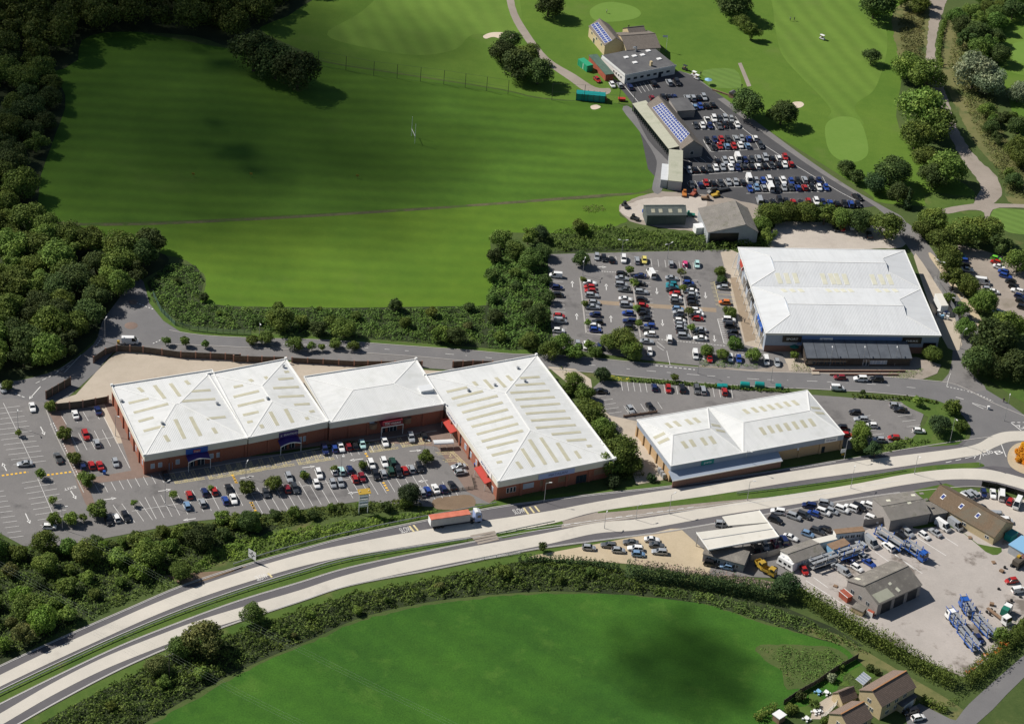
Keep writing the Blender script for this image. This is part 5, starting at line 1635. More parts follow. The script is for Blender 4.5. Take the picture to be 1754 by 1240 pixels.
# ------------------------------------------------------------------ vehicles
def car_meshes(kind):
    """returns dict part -> mesh; x forward, origin on the ground under the middle"""
    S = {  # L, W, H, belt, bonnet z, boot z, cabin base rear/front x, roof rear/front x
        'hatchback': (4.0, 1.74, 1.48, .92, .86, .92, -1.92, 1.05, -1.45, .38),
        'saloon': (4.6, 1.80, 1.43, .90, .84, .93, -1.55, 1.02, -.85, .28),
        'estate': (4.7, 1.80, 1.50, .92, .86, .92, -2.22, 1.02, -1.85, .30),
        'off-roader': (4.55, 1.88, 1.72, 1.05, 1.0, 1.05, -2.18, 1.15, -1.85, .55),
        'small van': (4.4, 1.80, 1.86, 1.0, .95, 1.0, -2.15, 1.5, -2.1, .75),
        'van': (5.3, 2.0, 2.35, 1.15, 1.1, 1.15, -2.6, 2.25, -2.55, 1.35),
        'pickup': (5.2, 1.85, 1.75, 1.0, 1.0, .98, -.55, 1.25, -.35, .65)}[kind]
    L, W, H, belt, bz, tz, cr, cf, rr, rf = S
    h = L / 2
    w = W / 2
    st = [(-h, .55, .84 * w, .32), (-h + .06, tz - .12, .93 * w, .24), (-h + .35, tz, .98 * w, .2), (cr + .3, belt, w, .19), (0, belt, w, .19), (cf - .1, belt, w, .19), (cf + .25, (belt + bz) / 2, .99 * w, .2), (h - .45, bz - .05, .95 * w, .2), (h - .08, bz - .22, .86 * w, .26), (h, .5, .76 * w, .32)]
    st.sort(key=lambda q: q[0])
    m = MB()
    rings = []
    for x, zt, hw, zb in st:
        ring = [(x, -hw * .92, zb), (x, -hw, zb + .14), (x, -hw, (zb + zt) / 2 + .08), (x, -hw * .93, zt - .03), (x, -hw * .6, zt + .02), (x, hw * .6, zt + .02), (x, hw * .93, zt - .03), (x, hw, (zb + zt) / 2 + .08), (x, hw, zb + .14), (x, hw * .92, zb)]
        rings.append([len(m.v) + i for i in range(len(ring))])
        m.v += ring
    for a, b in zip(rings, rings[1:]):
        k = len(a)
        for i in range(k):
            j = (i + 1) % k
            m.f.append((a[i], a[j], b[j], b[i])[::-1])
    m.f.append(tuple(rings[0]))
    m.f.append(tuple(reversed(rings[-1])))
    wb, wt = w * .93, w * .74
    # roof skin and pillars
    roof = [(rr, -wt, H - .05), (rr + .25, -wt * .98, H - .01), (rf - .2, -wt * .98, H - .01), (rf, -wt, H - .07), (rf, wt, H - .07), (rf - .2, wt * .98, H - .01), (rr + .25, wt * .98, H - .01), (rr, wt, H - .05)]
    n = len(m.v)
    m.v += roof
    m.f += [(n, n + 1, n + 6, n + 7)[::-1], (n + 1, n + 2, n + 5, n + 6)[::-1], (n + 2, n + 3, n + 4, n + 5)[::-1]]
    for sgn in (-1, 1):
        for (xb, xt) in ((cr + .06, rr), (cf - .06, rf), ((cr + cf) / 2 - .1, (rr + rf) / 2 - .05)):
            m.bar((xb, sgn * (wb - .01), belt - .02), (xt, sgn * (wt + .005), H - .05), .09, .05)
    if kind in ('small van', 'van'):     # blind sides behind the cab
        xm = rf - .75
        for sgn in (-1, 1):
            m.hexa([(cr, sgn * wb, belt - .05), (xm, sgn * wb, belt - .05), (xm, sgn * (wb + .012), belt - .05), (cr, sgn * (wb + .012), belt - .05)], [(rr, sgn * wt, H - .04), (xm, sgn * wt, H - .04), (xm, sgn * (wt + .02), H - .04), (rr, sgn * (wt + .02), H - .04)])
    d = {'body': m.mesh('car_body', None, False)}
    d['body'].materials.append(M['car_w'])
    g = MB()
    i = .02
    g.hexa([(cr, -wb + i, belt - .04), (cf, -wb + i, belt - .04), (cf, wb - i, belt - .04), (cr, wb - i, belt - .04)], [(rr - .02, -wt + i, H - .06), (rf + .03, -wt + i, H - .08), (rf + .03, wt - i, H - .08), (rr - .02, wt - i, H - .06)])
    d['windows'] = g.mesh('car_windows', M['glass'])
    r = .31 if kind not in ('van', 'off-roader', 'pickup') else .36
    t = MB()
    ang = [2 * math.pi * k / 12 for k in range(12)]
    t.hexa([(r * math.cos(a), -.11, r * math.sin(a)) for a in ang], [(r * math.cos(a), .11, r * math.sin(a)) for a in ang])
    d['wheel'] = t.mesh('car_wheel', M['tyre'])
    q = MB()
    q.hexa([(r * .62 * math.cos(a), -.118, r * .62 * math.sin(a)) for a in ang[::2]], [(r * .62 * math.cos(a), .118, r * .62 * math.sin(a)) for a in ang[::2]])
    d['rim'] = q.mesh('car_rim', M['rim'])
    d['wpos'] = [(sx * L * .305 + .05, sy * (w - .08), r) for sx in (-1, 1) for sy in (-1, 1)]
    f = MB().box(-.07, .07, -.17, .17, -.07, .07)
    d['headlight'] = f.mesh('headlight', M['lamp'])
    d['taillight'] = MB().box(-.04, .04, -.13, .13, -.1, .1).mesh('taillight', M['tail'])
    d['hpos'] = [(h - .13, sy * w * .66, bz - .28) for sy in (-1, 1)]
    d['tpos'] = [(-h + .05, sy * w * .78, tz - .25) for sy in (-1, 1)]
    if kind == 'pickup':
        d['bed'] = MB().box(-h + .3, cr - .1, -w * .8, w * .8, belt - .02, belt + .03).mesh('load_bed', M['dark'])
    return d


CARM = {}
ncars = 0


def part_obj(name, me, parent, loc=None, mat=None):
    o = bpy.data.objects.new(name, me)
    if loc:
        o.location = loc
    o.parent = parent
    COL.objects.link(o)
    if mat is not None:
        o.material_slots[0].link = 'OBJECT'
        o.material_slots[0].material = mat
    return o


def car(p, ang, kind, colour, label, group, detail=True):
    global ncars
    if kind not in CARM:
        CARM[kind] = car_meshes(kind)
    d = CARM[kind]
    nm = {'van': 'parked_van', 'small van': 'parked_van', 'pickup': 'pickup_truck'}.get(kind, 'parked_car')
    e = empty(nm, (p.x, p.y, p.z + .12), ang)
    tag(e, label, 'van' if 'van' in kind else ('pickup' if kind == 'pickup' else 'car'), group)
    part_obj('body', d['body'], e, None, M['car_' + colour])
    part_obj('windows', d['windows'], e)
    for q in d['wpos']:
        wo = part_obj('wheel', d['wheel'], e, q)
        if detail:
            part_obj('rim', d['rim'], wo)
    for q in d['hpos']:
        part_obj('headlight', d['headlight'], e, q)
    for q in d['tpos']:
        part_obj('taillight', d['taillight'], e, q)
    if 'bed' in d:
        part_obj('load_bed', d['bed'], e)
    ncars += 1
    return e


ORD = ['first', 'second', 'third', 'fourth', 'fifth', 'sixth', 'seventh', 'eighth', 'ninth', 'tenth', 'eleventh', 'twelfth', '13th', '14th', '15th', '16th', '17th', '18th', '19th', '20th', '21st', '22nd']
TYPES = {'h': 'hatchback', 'c': 'saloon', 'e': 'estate', 'o': 'off-roader', 'v': 'small van', 'V': 'van', 'p': 'pickup'}


def row(r, phrase, group, d, items, order='left', detail=True, zc=.5):
    """items: (x, y, colour[+type]) in photograph coordinates; phrase names the row; order 'left' or 'top'"""
    its = sorted(items, key=lambda q: q[0] if order == 'left' else q[1])
    g = random.Random(len(phrase) * 7 + len(items))
    for i, q in enumerate(its):
        x, y, c = q[:3]
        dd = q[3] if len(q) > 3 else d
        kind = TYPES[c[1]] if len(c) > 1 else g.choice(['hatchback', 'hatchback', 'hatchback', 'saloon', 'estate', 'off-roader'])
        a = PZ(r, x, y, zc)
        b = PZ(r, x + dd[0], y + dd[1], zc)
        ang = math.atan2(b.y - a.y, b.x - a.x) + g.uniform(-.03, .03)
        if g.random() < .4:
            ang += math.pi
        nth = ('nearest' if i == 0 else ORD[i]) if False else ORD[i]
        lab = f"{CARC[c[0]][0]} {kind}, {nth} from the {order} {phrase}" if len(its) > 1 else f"{CARC[c[0]][0]} {kind} {phrase}"
        car(Vector((a.x, a.y, 0)), ang, kind, c[0], lab, group, detail)


GW = 'cars in the west car park'
dW = (16, 46)
row('a', 'in the bays by the service yard gate', GW, (14, 45), [(400, 467, 'wc'), (520, 445, 'nc')])
row('a', 'in the bays along the leftmost store', GW, (16, 44), [(455, 577, 'ro'), (513, 618, 'sh'), (486, 735, 'rh'), (531, 737, 'rc'), (613, 722, 'sh'), (440, 742, 'nh')])
row('a', 'driving in past the store gate', GW, (10, 45), [(172, 428, 'wc')])
row('a', 'driving along the west aisle', GW, (20, 45), [(308, 697, 'gp')])
row('a', 'parked alone at the far left', GW, (1, -.08), [(132, 728, 'sc')])
row('a', 'at the corner of the leftmost store', GW, dW, [(880, 790, 'kh')])
row('a', 'under the trees at the bottom left', GW, (1, 0), [(262, 1062, 'wh')])
row('a', 'below the cluster of small trees', GW, (20, 44), [(575, 1030, 'kh'), (618, 1015, 'wh'), (668, 1008, 'ke')])
row('a', 'in the upper west middle row', GW, dW, [(1005, 893, 'rh'), (1086, 878, 'nh'), (1137, 872, 'rh'), (1214, 863, 'kc')])
row('a', 'in the lower west middle row', GW, dW, [(994, 950, 'lh'), (1074, 935, 'sh'), (1196, 922, 'bh'), (1240, 915, 'wc')])
row('b', 'in the lower centre row', GW, dW, [(172, 883, 'uh'), (285, 860, 'dh'), (326, 858, 'ue'), (440, 835, 'wh'), (527, 832, 'sh'), (568, 828, 'sh'), (645, 808, 'rh'), (682, 800, 'dh'), (755, 788, 'ko'), (795, 780, 'sh'), (835, 768, 'vo'), (876, 772, 'ko'), (909, 762, 'rh'), (945, 755, 'sh'), (988, 748, 'ko')])
row('b', 'in the upper centre row', GW, dW, [(294, 800, 'se'), (374, 785, 'vh'), (453, 780, 'we'), (533, 765, 'wh'), (573, 765, 'ch'), (617, 758, 'nh'), (686, 738, 'uh'), (731, 732, 'wo'), (800, 720, 'we'), (845, 720, 'vo')])
row('b', 'in the bays before the dark red signed store', GW, dW, [(485, 655, 'no'), (536, 645, 'bh'), (570, 640, 'wc'), (610, 635, 'dh'), (645, 632, 'kh'), (684, 625, 'ch'), (803, 612, 'wc'), (943, 590, 'so'), (1013, 580, 'kh')])
row('b', 'by the soil bed', GW, (20, 42), [(1000, 880, 'sh'), (1030, 870, 'bh'), (1073, 860, 'wc'), (1114, 860, 'nh'), (1160, 842, 'kc')])
row('b', 'beside the trolley shelter', GW, (1, -.14), [(1195, 742, 'sc'), (1207, 773, 'sh')], 'top')
GM = 'cars by the buff brick store'
row('d', 'in the north row behind the buff brick store', GM, (8, 46), [(312, 322, 'nh'), (386, 330, 'rh'), (459, 328, 'ko'), (537, 335, 'go'), (571, 337, 'se'), (685, 345, 'rh')])
row('d', 'at the west end behind the buff brick store', GM, (1, .06), [(30, 343, 'kc')])
row('d', 'by the low wall behind the buff brick store', GM, (35, 44), [(185, 440, 'sh'), (290, 427, 'kh')])
row('d', 'heading east on the estate road', GM, (1, .03), [(1297, 270, 'dh')])
row('d', 'turning off the estate road', GM, (1, .04), [(1285, 327, 'wv')])
row('e', 'waiting on the estate road by the restaurant', GM, (1, .03), [(372, 278, 'wo'), (458, 280, 'ko')])
row('e', 'in the car park east of the buff store', GM, (1, .05), [(343, 455, 'kh'), (375, 492, 'se'), (557, 420, 'sh'), (583, 442, 'kc'), (682, 553, 'wh'), (550, 590, 'rh'), (470, 600, 'sh'), (430, 525, 'wh'), (270, 535, 'kh'), (300, 575, 'rh')])
GE = 'cars in the east car park'
dE = (46, 3)
row('r', 'in the west edge column', GE, dE, [(215, 383, 'wv'), (225, 468, 'nh'), (233, 520, 'kh'), (240, 670, 'rh'), (245, 705, 'sv'), (235, 772, 'wh')], 'top')
row('r', 'in the second column', GE, dE, [(455, 435, 'wc'), (455, 465, 'rh'), (460, 492, 'rh'), (472, 523, 'se'), (488, 575, 'sh'), (478, 605, 'sc'), (495, 660, 'nh'), (510, 713, 'kh'), (490, 740, 'wh'), (495, 768, 'bh')], 'top')
row('r', 'in the third column', GE, dE, [(683, 372, 'kh'), (683, 402, 'sc'), (680, 450, 'so'), (700, 485, 'gc'), (708, 550, 'wc'), (713, 592, 'so'), (725, 650, 'bh'), (737, 705, 'ne'), (740, 750, 'kh')], 'top')
row('r', 'in the fourth column', GE, dE, [(812, 385, 'nc'), (815, 440, 'kh'), (820, 498, 'se'), (825, 553, 'kh'), (833, 598, 'rh'), (835, 630, 'kc'), (843, 656, 'kh'), (852, 688, 'kh'), (880, 740, 'bh'), (868, 770, 'gh'), (883, 798, 'wh'), (858, 850, 'sc')], 'top')
row('r', 'in the fifth column', GE, dE, [(1037, 402, 'sc'), (1035, 445, 'th'), (1040, 465, 'tc'), (1035, 485, 'kh'), (1060, 512, 'rh'), (1065, 540, 'wh'), (1068, 570, 'gh'), (1080, 620, 'lh'), (1085, 645, 'sh'), (1087, 675, 'kh'), (1093, 703, 'wh'), (1100, 732, 'sh'), (1100, 757, 'sh'), (1110, 785, 'kh'), (1122, 812, 'so')], 'top')
row('r', 'in the sixth column', GE, dE, [(1155, 437, 'bh'), (1170, 465, 'kh'), (1170, 492, 'wc'), (1185, 523, 'sh'), (1180, 550, 'kh'), (1187, 580, 'kh'), (1210, 630, 'wh'), (1215, 655, 'wc'), (1220, 688, 'rh'), (1235, 768, 'sc'), (1235, 795, 'kh'), (1237, 827, 'wc')], 'top')
row('r', 'in the column beside the plaza', GE, dE, [(1390, 437, 'kc'), (1398, 467, 'sh'), (1410, 573, 'oh'), (1440, 697, 'wo'), (1455, 740, 'ko'), (1467, 785, 'kh'), (1475, 818, 'kh')], 'top')
row('r', 'in the top row', GE, (3, 40), [(505, 250, 'sh'), (555, 260, 'kh'), (610, 270, 'kh'), (695, 267, 'wo'), (790, 275, 'se'), (842, 275, 'yh'), (1030, 300, 'sh'), (1130, 300, 'ph'), (1215, 305, 'ch')])
row('r', 'driving between the aisles near the top', GE, (26, 40), [(890, 372, 'wV')])
row('r', 'leaving by the car park entrance', GE, (3, 40), [(1018, 833, 'wv')])
row('r', 'by the entrance island', GE, (5, 42), [(878, 922, 'wh')])
row('r', 'behind the roadside trees', GE, (3, 40), [(525, 883, 'nh'), (425, 878, 'wh'), (370, 870, 'sh')])
row('r', 'in the roadside bays east of the entrance', GE, (5, 40), [(1203, 945, 'wv'), (1303, 970, 'rh'), (1450, 965, 'wh'), (1510, 973, 'bh')])
row('n', 'beside the outdoor cafe', GE, (8, 40), [(247, 815, 'wv'), (310, 825, 'sh')])
GR = 'cars in the rough car park on the right'
row('t', 'in the right row of the rough car park', GR, (70, 20), [(1290, 340, 'eh'), (1285, 387, 'rh'), (1330, 450, 'wc'), (1385, 512, 'bh'), (1415, 572, 'be'), (1480, 645, 'kh'), (1525, 712, 'kh'), (1570, 768, 'we'), (1600, 838, 'nh'), (1620, 900, 'kh'), (1640, 985, 'kh')], 'top')
row('t', 'in the left row of the rough car park', GR, (70, 8), [(815, 310, 'th'), (850, 365, 'bh'), (870, 430, 'kh'), (905, 485, 'sc'), (1105, 650, 'wV'), (1180, 745, 'sh'), (1255, 780, 'wh'), (1320, 1045, 'sc')], 'top')
row('n', 'on the pale gravel car park', GR, (12, 40), [(650, 40, 'kh'), (692, 38, 'rh'), (747, 30, 'wh'), (848, 78, 'ko')])
GC = 'cars at the golf club'
dG = (17, 40)
row('h', 'below the clubhouse wall', GC, (24, 40), [(370, 788, 'wh'), (440, 792, 'sh'), (535, 808, 'ne'), (750, 775, 'ko'), (893, 767, 'so'), (970, 767, 'ko')], detail=False)
row('h', 'in the top row of the club car park', GC, (24, 46), [(735, 908, 'dh'), (842, 905, 'kh'), (890, 898, 'kh'), (942, 898, 'nh'), (1060, 912, 'so'), (1113, 910, 'so'), (1170, 907, 'kh'), (1217, 902, 'se')], detail=False)
row('h', 'in the second row of the club car park', GC, (24, 46), [(1090, 977, 'wh'), (1130, 990, 'lh'), (1182, 985, 'bh'), (1240, 982, 'kh'), (1297, 972, 'kh')], detail=False)
row('g', 'in the third club row', GC, dG, [(603, 268, 'wp'), (650, 257, 'wo'), (690, 257, 'uh'), (725, 255, 'so'), (768, 258, 'sh')], detail=False)
row('g', 'in the fourth club row', GC, dG, [(525, 303, 'uh'), (572, 303, 'wh'), (622, 305, 'nh'), (685, 305, 'gc'), (722, 300, 'kh'), (762, 300, 'kh'), (808, 298, 'wh')], detail=False)
row('g', 'in the fifth club row', GC, dG, [(603, 405, 'kh'), (655, 400, 'nh'), (700, 397, 'rh'), (745, 395, 'uh'), (797, 390, 'se'), (838, 390, 'sh'), (887, 392, 'bh'), (930, 388, 'wh')], detail=False)
row('g', 'in the sixth club row', GC, dG, [(645, 450, 'kh'), (690, 443, 'rh'), (738, 443, 'lh'), (785, 443, 'rh'), (830, 437, 'wh'), (877, 440, 'lh'), (967, 437, 'ue')], detail=False)
row('g', 'in the seventh club row', GC, dG, [(673, 545, 'kh'), (725, 543, 'se'), (768, 542, 'wh'), (813, 530, 'wV'), (862, 538, 'nh'), (908, 535, 'uh'), (950, 527, 'so'), (1000, 524, 'so'), (1045, 527, 'kh'), (1090, 525, 'wh'), (1135, 517, 'rh')], detail=False)
row('g', 'in the eighth club row', GC, dG, [(478, 607, 'sh'), (518, 603, 'kh'), (572, 603, 'kh'), (617, 597, 'uh'), (662, 592, 'wh'), (710, 588, 'sh'), (765, 590, 'wh'), (812, 590, 'nh'), (855, 583, 'uh'), (905, 583, 'kh'), (948, 580, 'wh'), (995, 578, 'kh'), (1043, 575, 'uh'), (1090, 572, 'kh'), (1133, 570, 'wh'), (1175, 565, 'rh')], detail=False)
row('g', 'in the ninth club row', GC, dG, [(497, 707, 'uh'), (555, 707, 'nh'), (595, 695, 'rh'), (643, 697, 'kh'), (695, 697, 'uh'), (748, 690, 'sh'), (797, 688, 'sh'), (845, 690, 'uh'), (890, 675, 'wV'), (938, 680, 'sh'), (985, 680, 'bh'), (1027, 675, 'wo'), (1077, 682, 'uh'), (1122, 680, 'we'), (1177, 683, 'bh'), (1222, 680, 'kh'), (1268, 672, 'se'), (1315, 677, 'kh'), (1367, 680, 'nh')], detail=False)
row('g', 'in the tenth club row', GC, dG, [(895, 735, 'bh'), (940, 725, 'lh'), (988, 727, 'sh'), (1035, 727, 'wV'), (1082, 735, 'kh'), (1128, 727, 'sh'), (1175, 727, 'uh'), (1222, 727, 'bh'), (1268, 725, 'rh'), (1318, 725, 'kh'), (1367, 725, 'wh'), (1415, 725, 'bh')], detail=False)
row('g', 'in the club row behind the tall hedge', GC, (14, 40), [(960, 818, 'sV'), (1005, 828, 'kh'), (1050, 822, 'kh'), (1098, 814, 'ko'), (1143, 822, 'kh'), (1190, 824, 'rh'), (1243, 827, 'kh'), (1295, 824, 'rh'), (1348, 822, 'wo'), (1393, 827, 'nh'), (1443, 829, 'bh'), (1490, 834, 'kh'), (1540, 837, 'kh'), (1583, 838, 'bo'), (1632, 840, 'kh')], detail=False)
row('g', 'driving down the club drive', GC, (40, 22), [(1630, 790, 'kc')], detail=False)
GS = 'cars for sale south of the main road'
row('s', 'in the upper sales row', GS, (40, 6), [(510, 168, 'wo'), (668, 138, 'no'), (752, 127, 'so')])
row('s', 'in the slanted sales row', GS, (40, 15), [(590, 193, 'so'), (640, 187, 'uo'), (690, 177, 'bh'), (738, 170, 'wo'), (783, 165, 'sh'), (832, 157, 'wo'), (878, 150, 'wo'), (918, 145, 'ko'), (962, 135, 'wo')])
row('s', 'standing apart in the sales yard', GS, (40, 16), [(497, 210, 'ko'), (985, 205, 'wo')])
row('s', 'beside the bungalow office', GS, (40, 14), [(573, 298, 'wc'), (660, 280, 'lh'), (710, 265, 'ue'), (745, 255, 'kh')])
row('s', 'sheltering under the cream canopy', GS, (18, 40), [(540, 312, 'no'), (495, 330, 'dh'), (445, 340, 'sh'), (395, 350, 'uo'), (228, 232, 's', (40, 3))])
row('s', 'by the conifer hedge below the canopy', GS, (40, 8), [(172, 432, 'ko'), (250, 447, 'lh')])
row('c', 'on the sandy lot beside the dual carriageway', GS, (40, 3), [(833, 1173, 'sh'), (938, 1160, 'ge'), (1055, 1145, 'gc'), (1168, 1130, 'wc'), (1080, 1177, 'we'), (990, 1187, 'sh'), (1193, 1160, 'gc'), (1208, 1195, 'se'), (1095, 1207, 'lh')])
GY = 'vehicles in the lorry yard'
row('s', 'between the white cabin and blue transporter', GY, (34, 28), [(930, 335, 'se'), (978, 325, 'sV'), (1067, 345, 'wo')])
row('s', 'in the lorry yard row by the cement shed', GY, (34, 24), [(1130, 297, 'ko'), (1165, 275, 'so'), (1248, 288, 'wh'), (1305, 273, 'sc'), (1342, 242, 'wV'), (1405, 237, 'sV')])
row('s', 'beside the parked trailers', GY, (36, 22), [(813, 450, 'sc'), (845, 474, 'sv'), (885, 427, 'nh'), (908, 452, 'wh'), (942, 400, 'sh'), (970, 427, 'bc')])
row('s', 'next to the white caravan', GY, (24, 40), [(642, 465, 'rh')])
row('s', 'at the right edge of the lorry yard', GY, (40, -6), [(1690, 517, 'rh'), (1727, 565, 'wv')])
GF = 'vehicles on the small forecourt'
row('s', 'in the forecourt behind the brown roof', GF, (26, 40), [(1432, 92, 'wo', (40, 22)), (1470, 85, 'so', (34, 30)), (1500, 77, 'se', (34, 30)), (1550, 75, 'nh', (8, 40)), (1597, 77, 'wc', (5, 40)), (1640, 87, 'wV', (0, 40)), (1683, 115, 'rh', (-20, 40)), (1720, 130, 'wV', (-20, 40))])
row('s', 'turning in the small forecourt', GF, (36, 20), [(1545, 150, 'uc')])
row('s', 'parked close to the brown roofed gable', GF, (40, 3), [(1612, 192, 'sV'), (1662, 214, 'wv')])
row('q', 'on the drive of the stone house', 'cars at the stone houses', (40, -10), [(1035, 515, 'ko'), (1083, 553, 'wh')])
row('a', 'crossing the turning circle', 'cars near the turning circle', (1, 0), [(690, 80, 'wV')])
row('a', 'beside the small tree at the left edge', 'cars near the turning circle', (30, 40), [(12, 330, 'sh')])
row('v', 'between the two parked transporters', GY, (30, 45), [(765, 840, 'nh')])


# ---- lorry on the dual carriageway
def wheels(parent, pts, r=.5, w=.3):
    ang = [2 * math.pi * k / 12 for k in range(12)]
    me = MB().hexa([(r * math.cos(a), -w / 2, r * math.sin(a)) for a in ang], [(r * math.cos(a), w / 2, r * math.sin(a)) for a in ang]).mesh('lorry_wheel', M['tyre'])
    for p in pts:
        part_obj('wheel', me, parent, p)


def cab(parent, x, w, mat, glassmat='glass', z0=.6, h=2.9):
    """forward-control lorry cab; front at x"""
    m = MB().hexa([(x - 2.2, -w / 2, z0), (x, -w / 2, z0), (x, w / 2, z0), (x - 2.2, w / 2, z0)], [(x - 2.2, -w / 2, z0 + h), (x - .45, -w / 2 + .1, z0 + h), (x - .45, w / 2 - .1, z0 + h), (x - 2.2, w / 2, z0 + h)])
    c = m.build('cab', M[mat], parent)
    g = MB().hexa([(x - .02, -w / 2 + .15, z0 + 1.2), (x + .03, -w / 2 + .15, z0 + 1.2), (x + .03, w / 2 - .15, z0 + 1.2), (x - .02, w / 2 - .15, z0 + 1.2)], [(x - .26, -w / 2 + .2, z0 + 2.3), (x - .18, -w / 2 + .2, z0 + 2.3), (x - .18, w / 2 - .2, z0 + 2.3), (x - .26, w / 2 - .2, z0 + 2.3)])
    g.build('windscreen', M[glassmat], c)
    for s in (-1, 1):
        MB().box(x - 1.5, x - .5, s * w / 2 - .02, s * w / 2 + .02, z0 + 1.25, z0 + 2.1).build('side_window', M[glassmat], c)
        MB().box(x, x + .06, s * w * .33 - .2, s * w * .33 + .2, z0 + .15, z0 + .4).build('headlight', M['lamp'], c)
    return c


a, b = P(740, 897, 1.2), P(818, 886, 1.2)
ang = math.atan2(b.y - a.y, b.x - a.x)
lor = empty('articulated_lorry', ((a.x + b.x) / 2, (a.y + b.y) / 2, .1), ang)
tag(lor, 'articulated lorry with red sheeted grey trailer on the dual carriageway', 'lorry')
m = MB().box(-7.6, 4.2, -1.25, 1.25, 1.1, 3.5)
tr = m.build('trailer_body', M['trailer'], lor)
for i in range(9):
    x = -7.3 + 11.2 * i / 8
    for s in (-1, 1):
        MB().box(x - .06, x + .06, s * 1.25 - .05, s * 1.25 + .05, 1.12, 3.45).build('side_rib', M['steel'], tr)
for i in range(5):
    MB().box(-7.68, -7.61, -1.2, 1.2, 1.3 + .45 * i, 1.5 + .45 * i).build('tail_slat', M['white'], tr)
m = MB()
for i in range(8):
    x0_, x1_ = -7.65 + 11.9 * i / 8, -7.65 + 11.9 * (i + 1) / 8
    m.hexa([(x0_, -1.3, 3.5), (x1_, -1.3, 3.5), (x1_, 1.3, 3.5), (x0_, 1.3, 3.5)], [(x0_, -1.2, 3.62 + .05 * (i % 2)), (x1_, -1.2, 3.66 - .05 * (i % 2)), (x1_, 1.2, 3.66 - .05 * (i % 2)), (x0_, 1.2, 3.62 + .05 * (i % 2))])
m.build('tarpaulin', M['tarp'], lor)
MB().box(-7.2, 6.2, -.5, .5, .75, 1.08).build('chassis', M['dark'], lor)
c_ = cab(lor, 7.9, 2.45, 'signblue')
MB().hexa([(5.7, -1.15, 3.5), (7.4, -1.1, 3.5), (7.4, 1.1, 3.5), (5.7, 1.15, 3.5)], [(5.7, -1.1, 4.0), (6.6, -1.0, 3.95), (6.6, 1.0, 3.95), (5.7, 1.1, 4.0)]).build('roof_fairing', M['white'], lor)
wheels(lor, [(x, s * 1.05, .5) for x in (-6.4, -5.2, -4.0, 4.9, 7.0) for s in (-1, 1)])


# ---- car transporters
def transporter(r, p0, p1, label, rig=True, trailer=True, decks='blue2', cabmat='blue2', load=0):
    a, b = PZ(r, *p0, .8), PZ(r, *p1, .8)
    L = (b - a).length
    e = empty('car_transporter', ((a.x + b.x) / 2, (a.y + b.y) / 2, .11), math.atan2(b.y - a.y, b.x - a.x))
    tag(e, label, 'car transporter', 'blue car transporters and trailers')
    h = L / 2
    x1 = h - (2.4 if rig else 0)
    for zz, nm in ((1.0, 'lower_deck'), (2.75, 'upper_deck')):
        k = 0
        for s in (-1, 1):
            m = MB()
            m.box(-h, x1, s * 1.15 - .12 if s > 0 else -1.27, s * 1.15 + .12 if s > 0 else -1.03, zz, zz + .16)
            m.build(nm + '_rail', M[decks if zz < 2 else 'steel'], e)
            m = MB().hexa([(-h + .2, s * .35, zz + .05), (x1 - .2, s * .35, zz + .05), (x1 - .2, s * 1.0, zz + .05), (-h + .2, s * 1.0, zz + .05)], [(-h + .2, s * .35, zz + .12), (x1 - .2, s * .35, zz + .22), (x1 - .2, s * 1.0, zz + .22), (-h + .2, s * 1.0, zz + .12)])
            m.build(nm + '_track', M['steel'], e)
        n = max(3, int(L / 2.2))
        for i in range(n + 1):
            x = -h + .2 + (x1 + h - .4) * i / n
            MB().box(x - .07, x + .07, -1.02, 1.02, zz + .02, zz + .045).build('cross_member', M['steel'], e)
    np_ = max(2, int(L / 4))
    for i in range(np_ + 1):
        x = -h + .5 + (x1 + h - 1.0) * i / np_
        for s in (-1, 1):
            MB().bar((x, s * 1.2, .8), (x + .3, s * 1.2, 3.7), .24, .24).build('deck_post', M[decks], e)
    MB().box(-h + .3, x1, -.45, .45, .6, .95).build('chassis', M['dark'], e)
    ws = [(-h * .25, s * 1.0, .45) for s in (-1, 1)] + [(-h * .25 + 1.1, s * 1.0, .45) for s in (-1, 1)]
    if rig:
        cab(e, h, 2.4, cabmat, h=2.3)
        MB().bar((h - 2.6, -.9, 3.3), (h + .4, -.9, 3.25), .15, .15).bar((h - 2.6, .9, 3.3), (h + .4, .9, 3.25), .15, .15).build('overcab_deck', M[decks], e)
        ws += [(h - 1.2, s * 1.0, .45) for s in (-1, 1)]
    wheels(e, ws, .45)
    return e


transporter('k', (1120, 560), (1450, 790), 'bright blue transporter truck with front cab in the lorry yard')
transporter('k', (700, 370), (1110, 640), 'long blue double deck trailer coupled behind the bright blue transporter truck', rig=False)
transporter('v', (640, 500), (510, 270), 'blue transporter truck facing up the yard near the right hedge')
transporter('v', (960, 830), (700, 540), 'blue double deck trailer behind the transporter near the right hedge', rig=False)
transporter('v', (500, 700), (300, 450), 'white cabbed blue transporter at the bottom of the lorry yard', cabmat='white')
transporter('v', (730, 1030), (480, 720), 'long blue trailer pointing to the bottom hedge corner', rig=False)
transporter('s', (670, 450), (800, 405), 'grey decked trailer parked beside the bungalow office', rig=False, decks='steel')
transporter('s', (815, 405), (930, 365), 'grey decked blue posted trailer near the white cabin', rig=False)
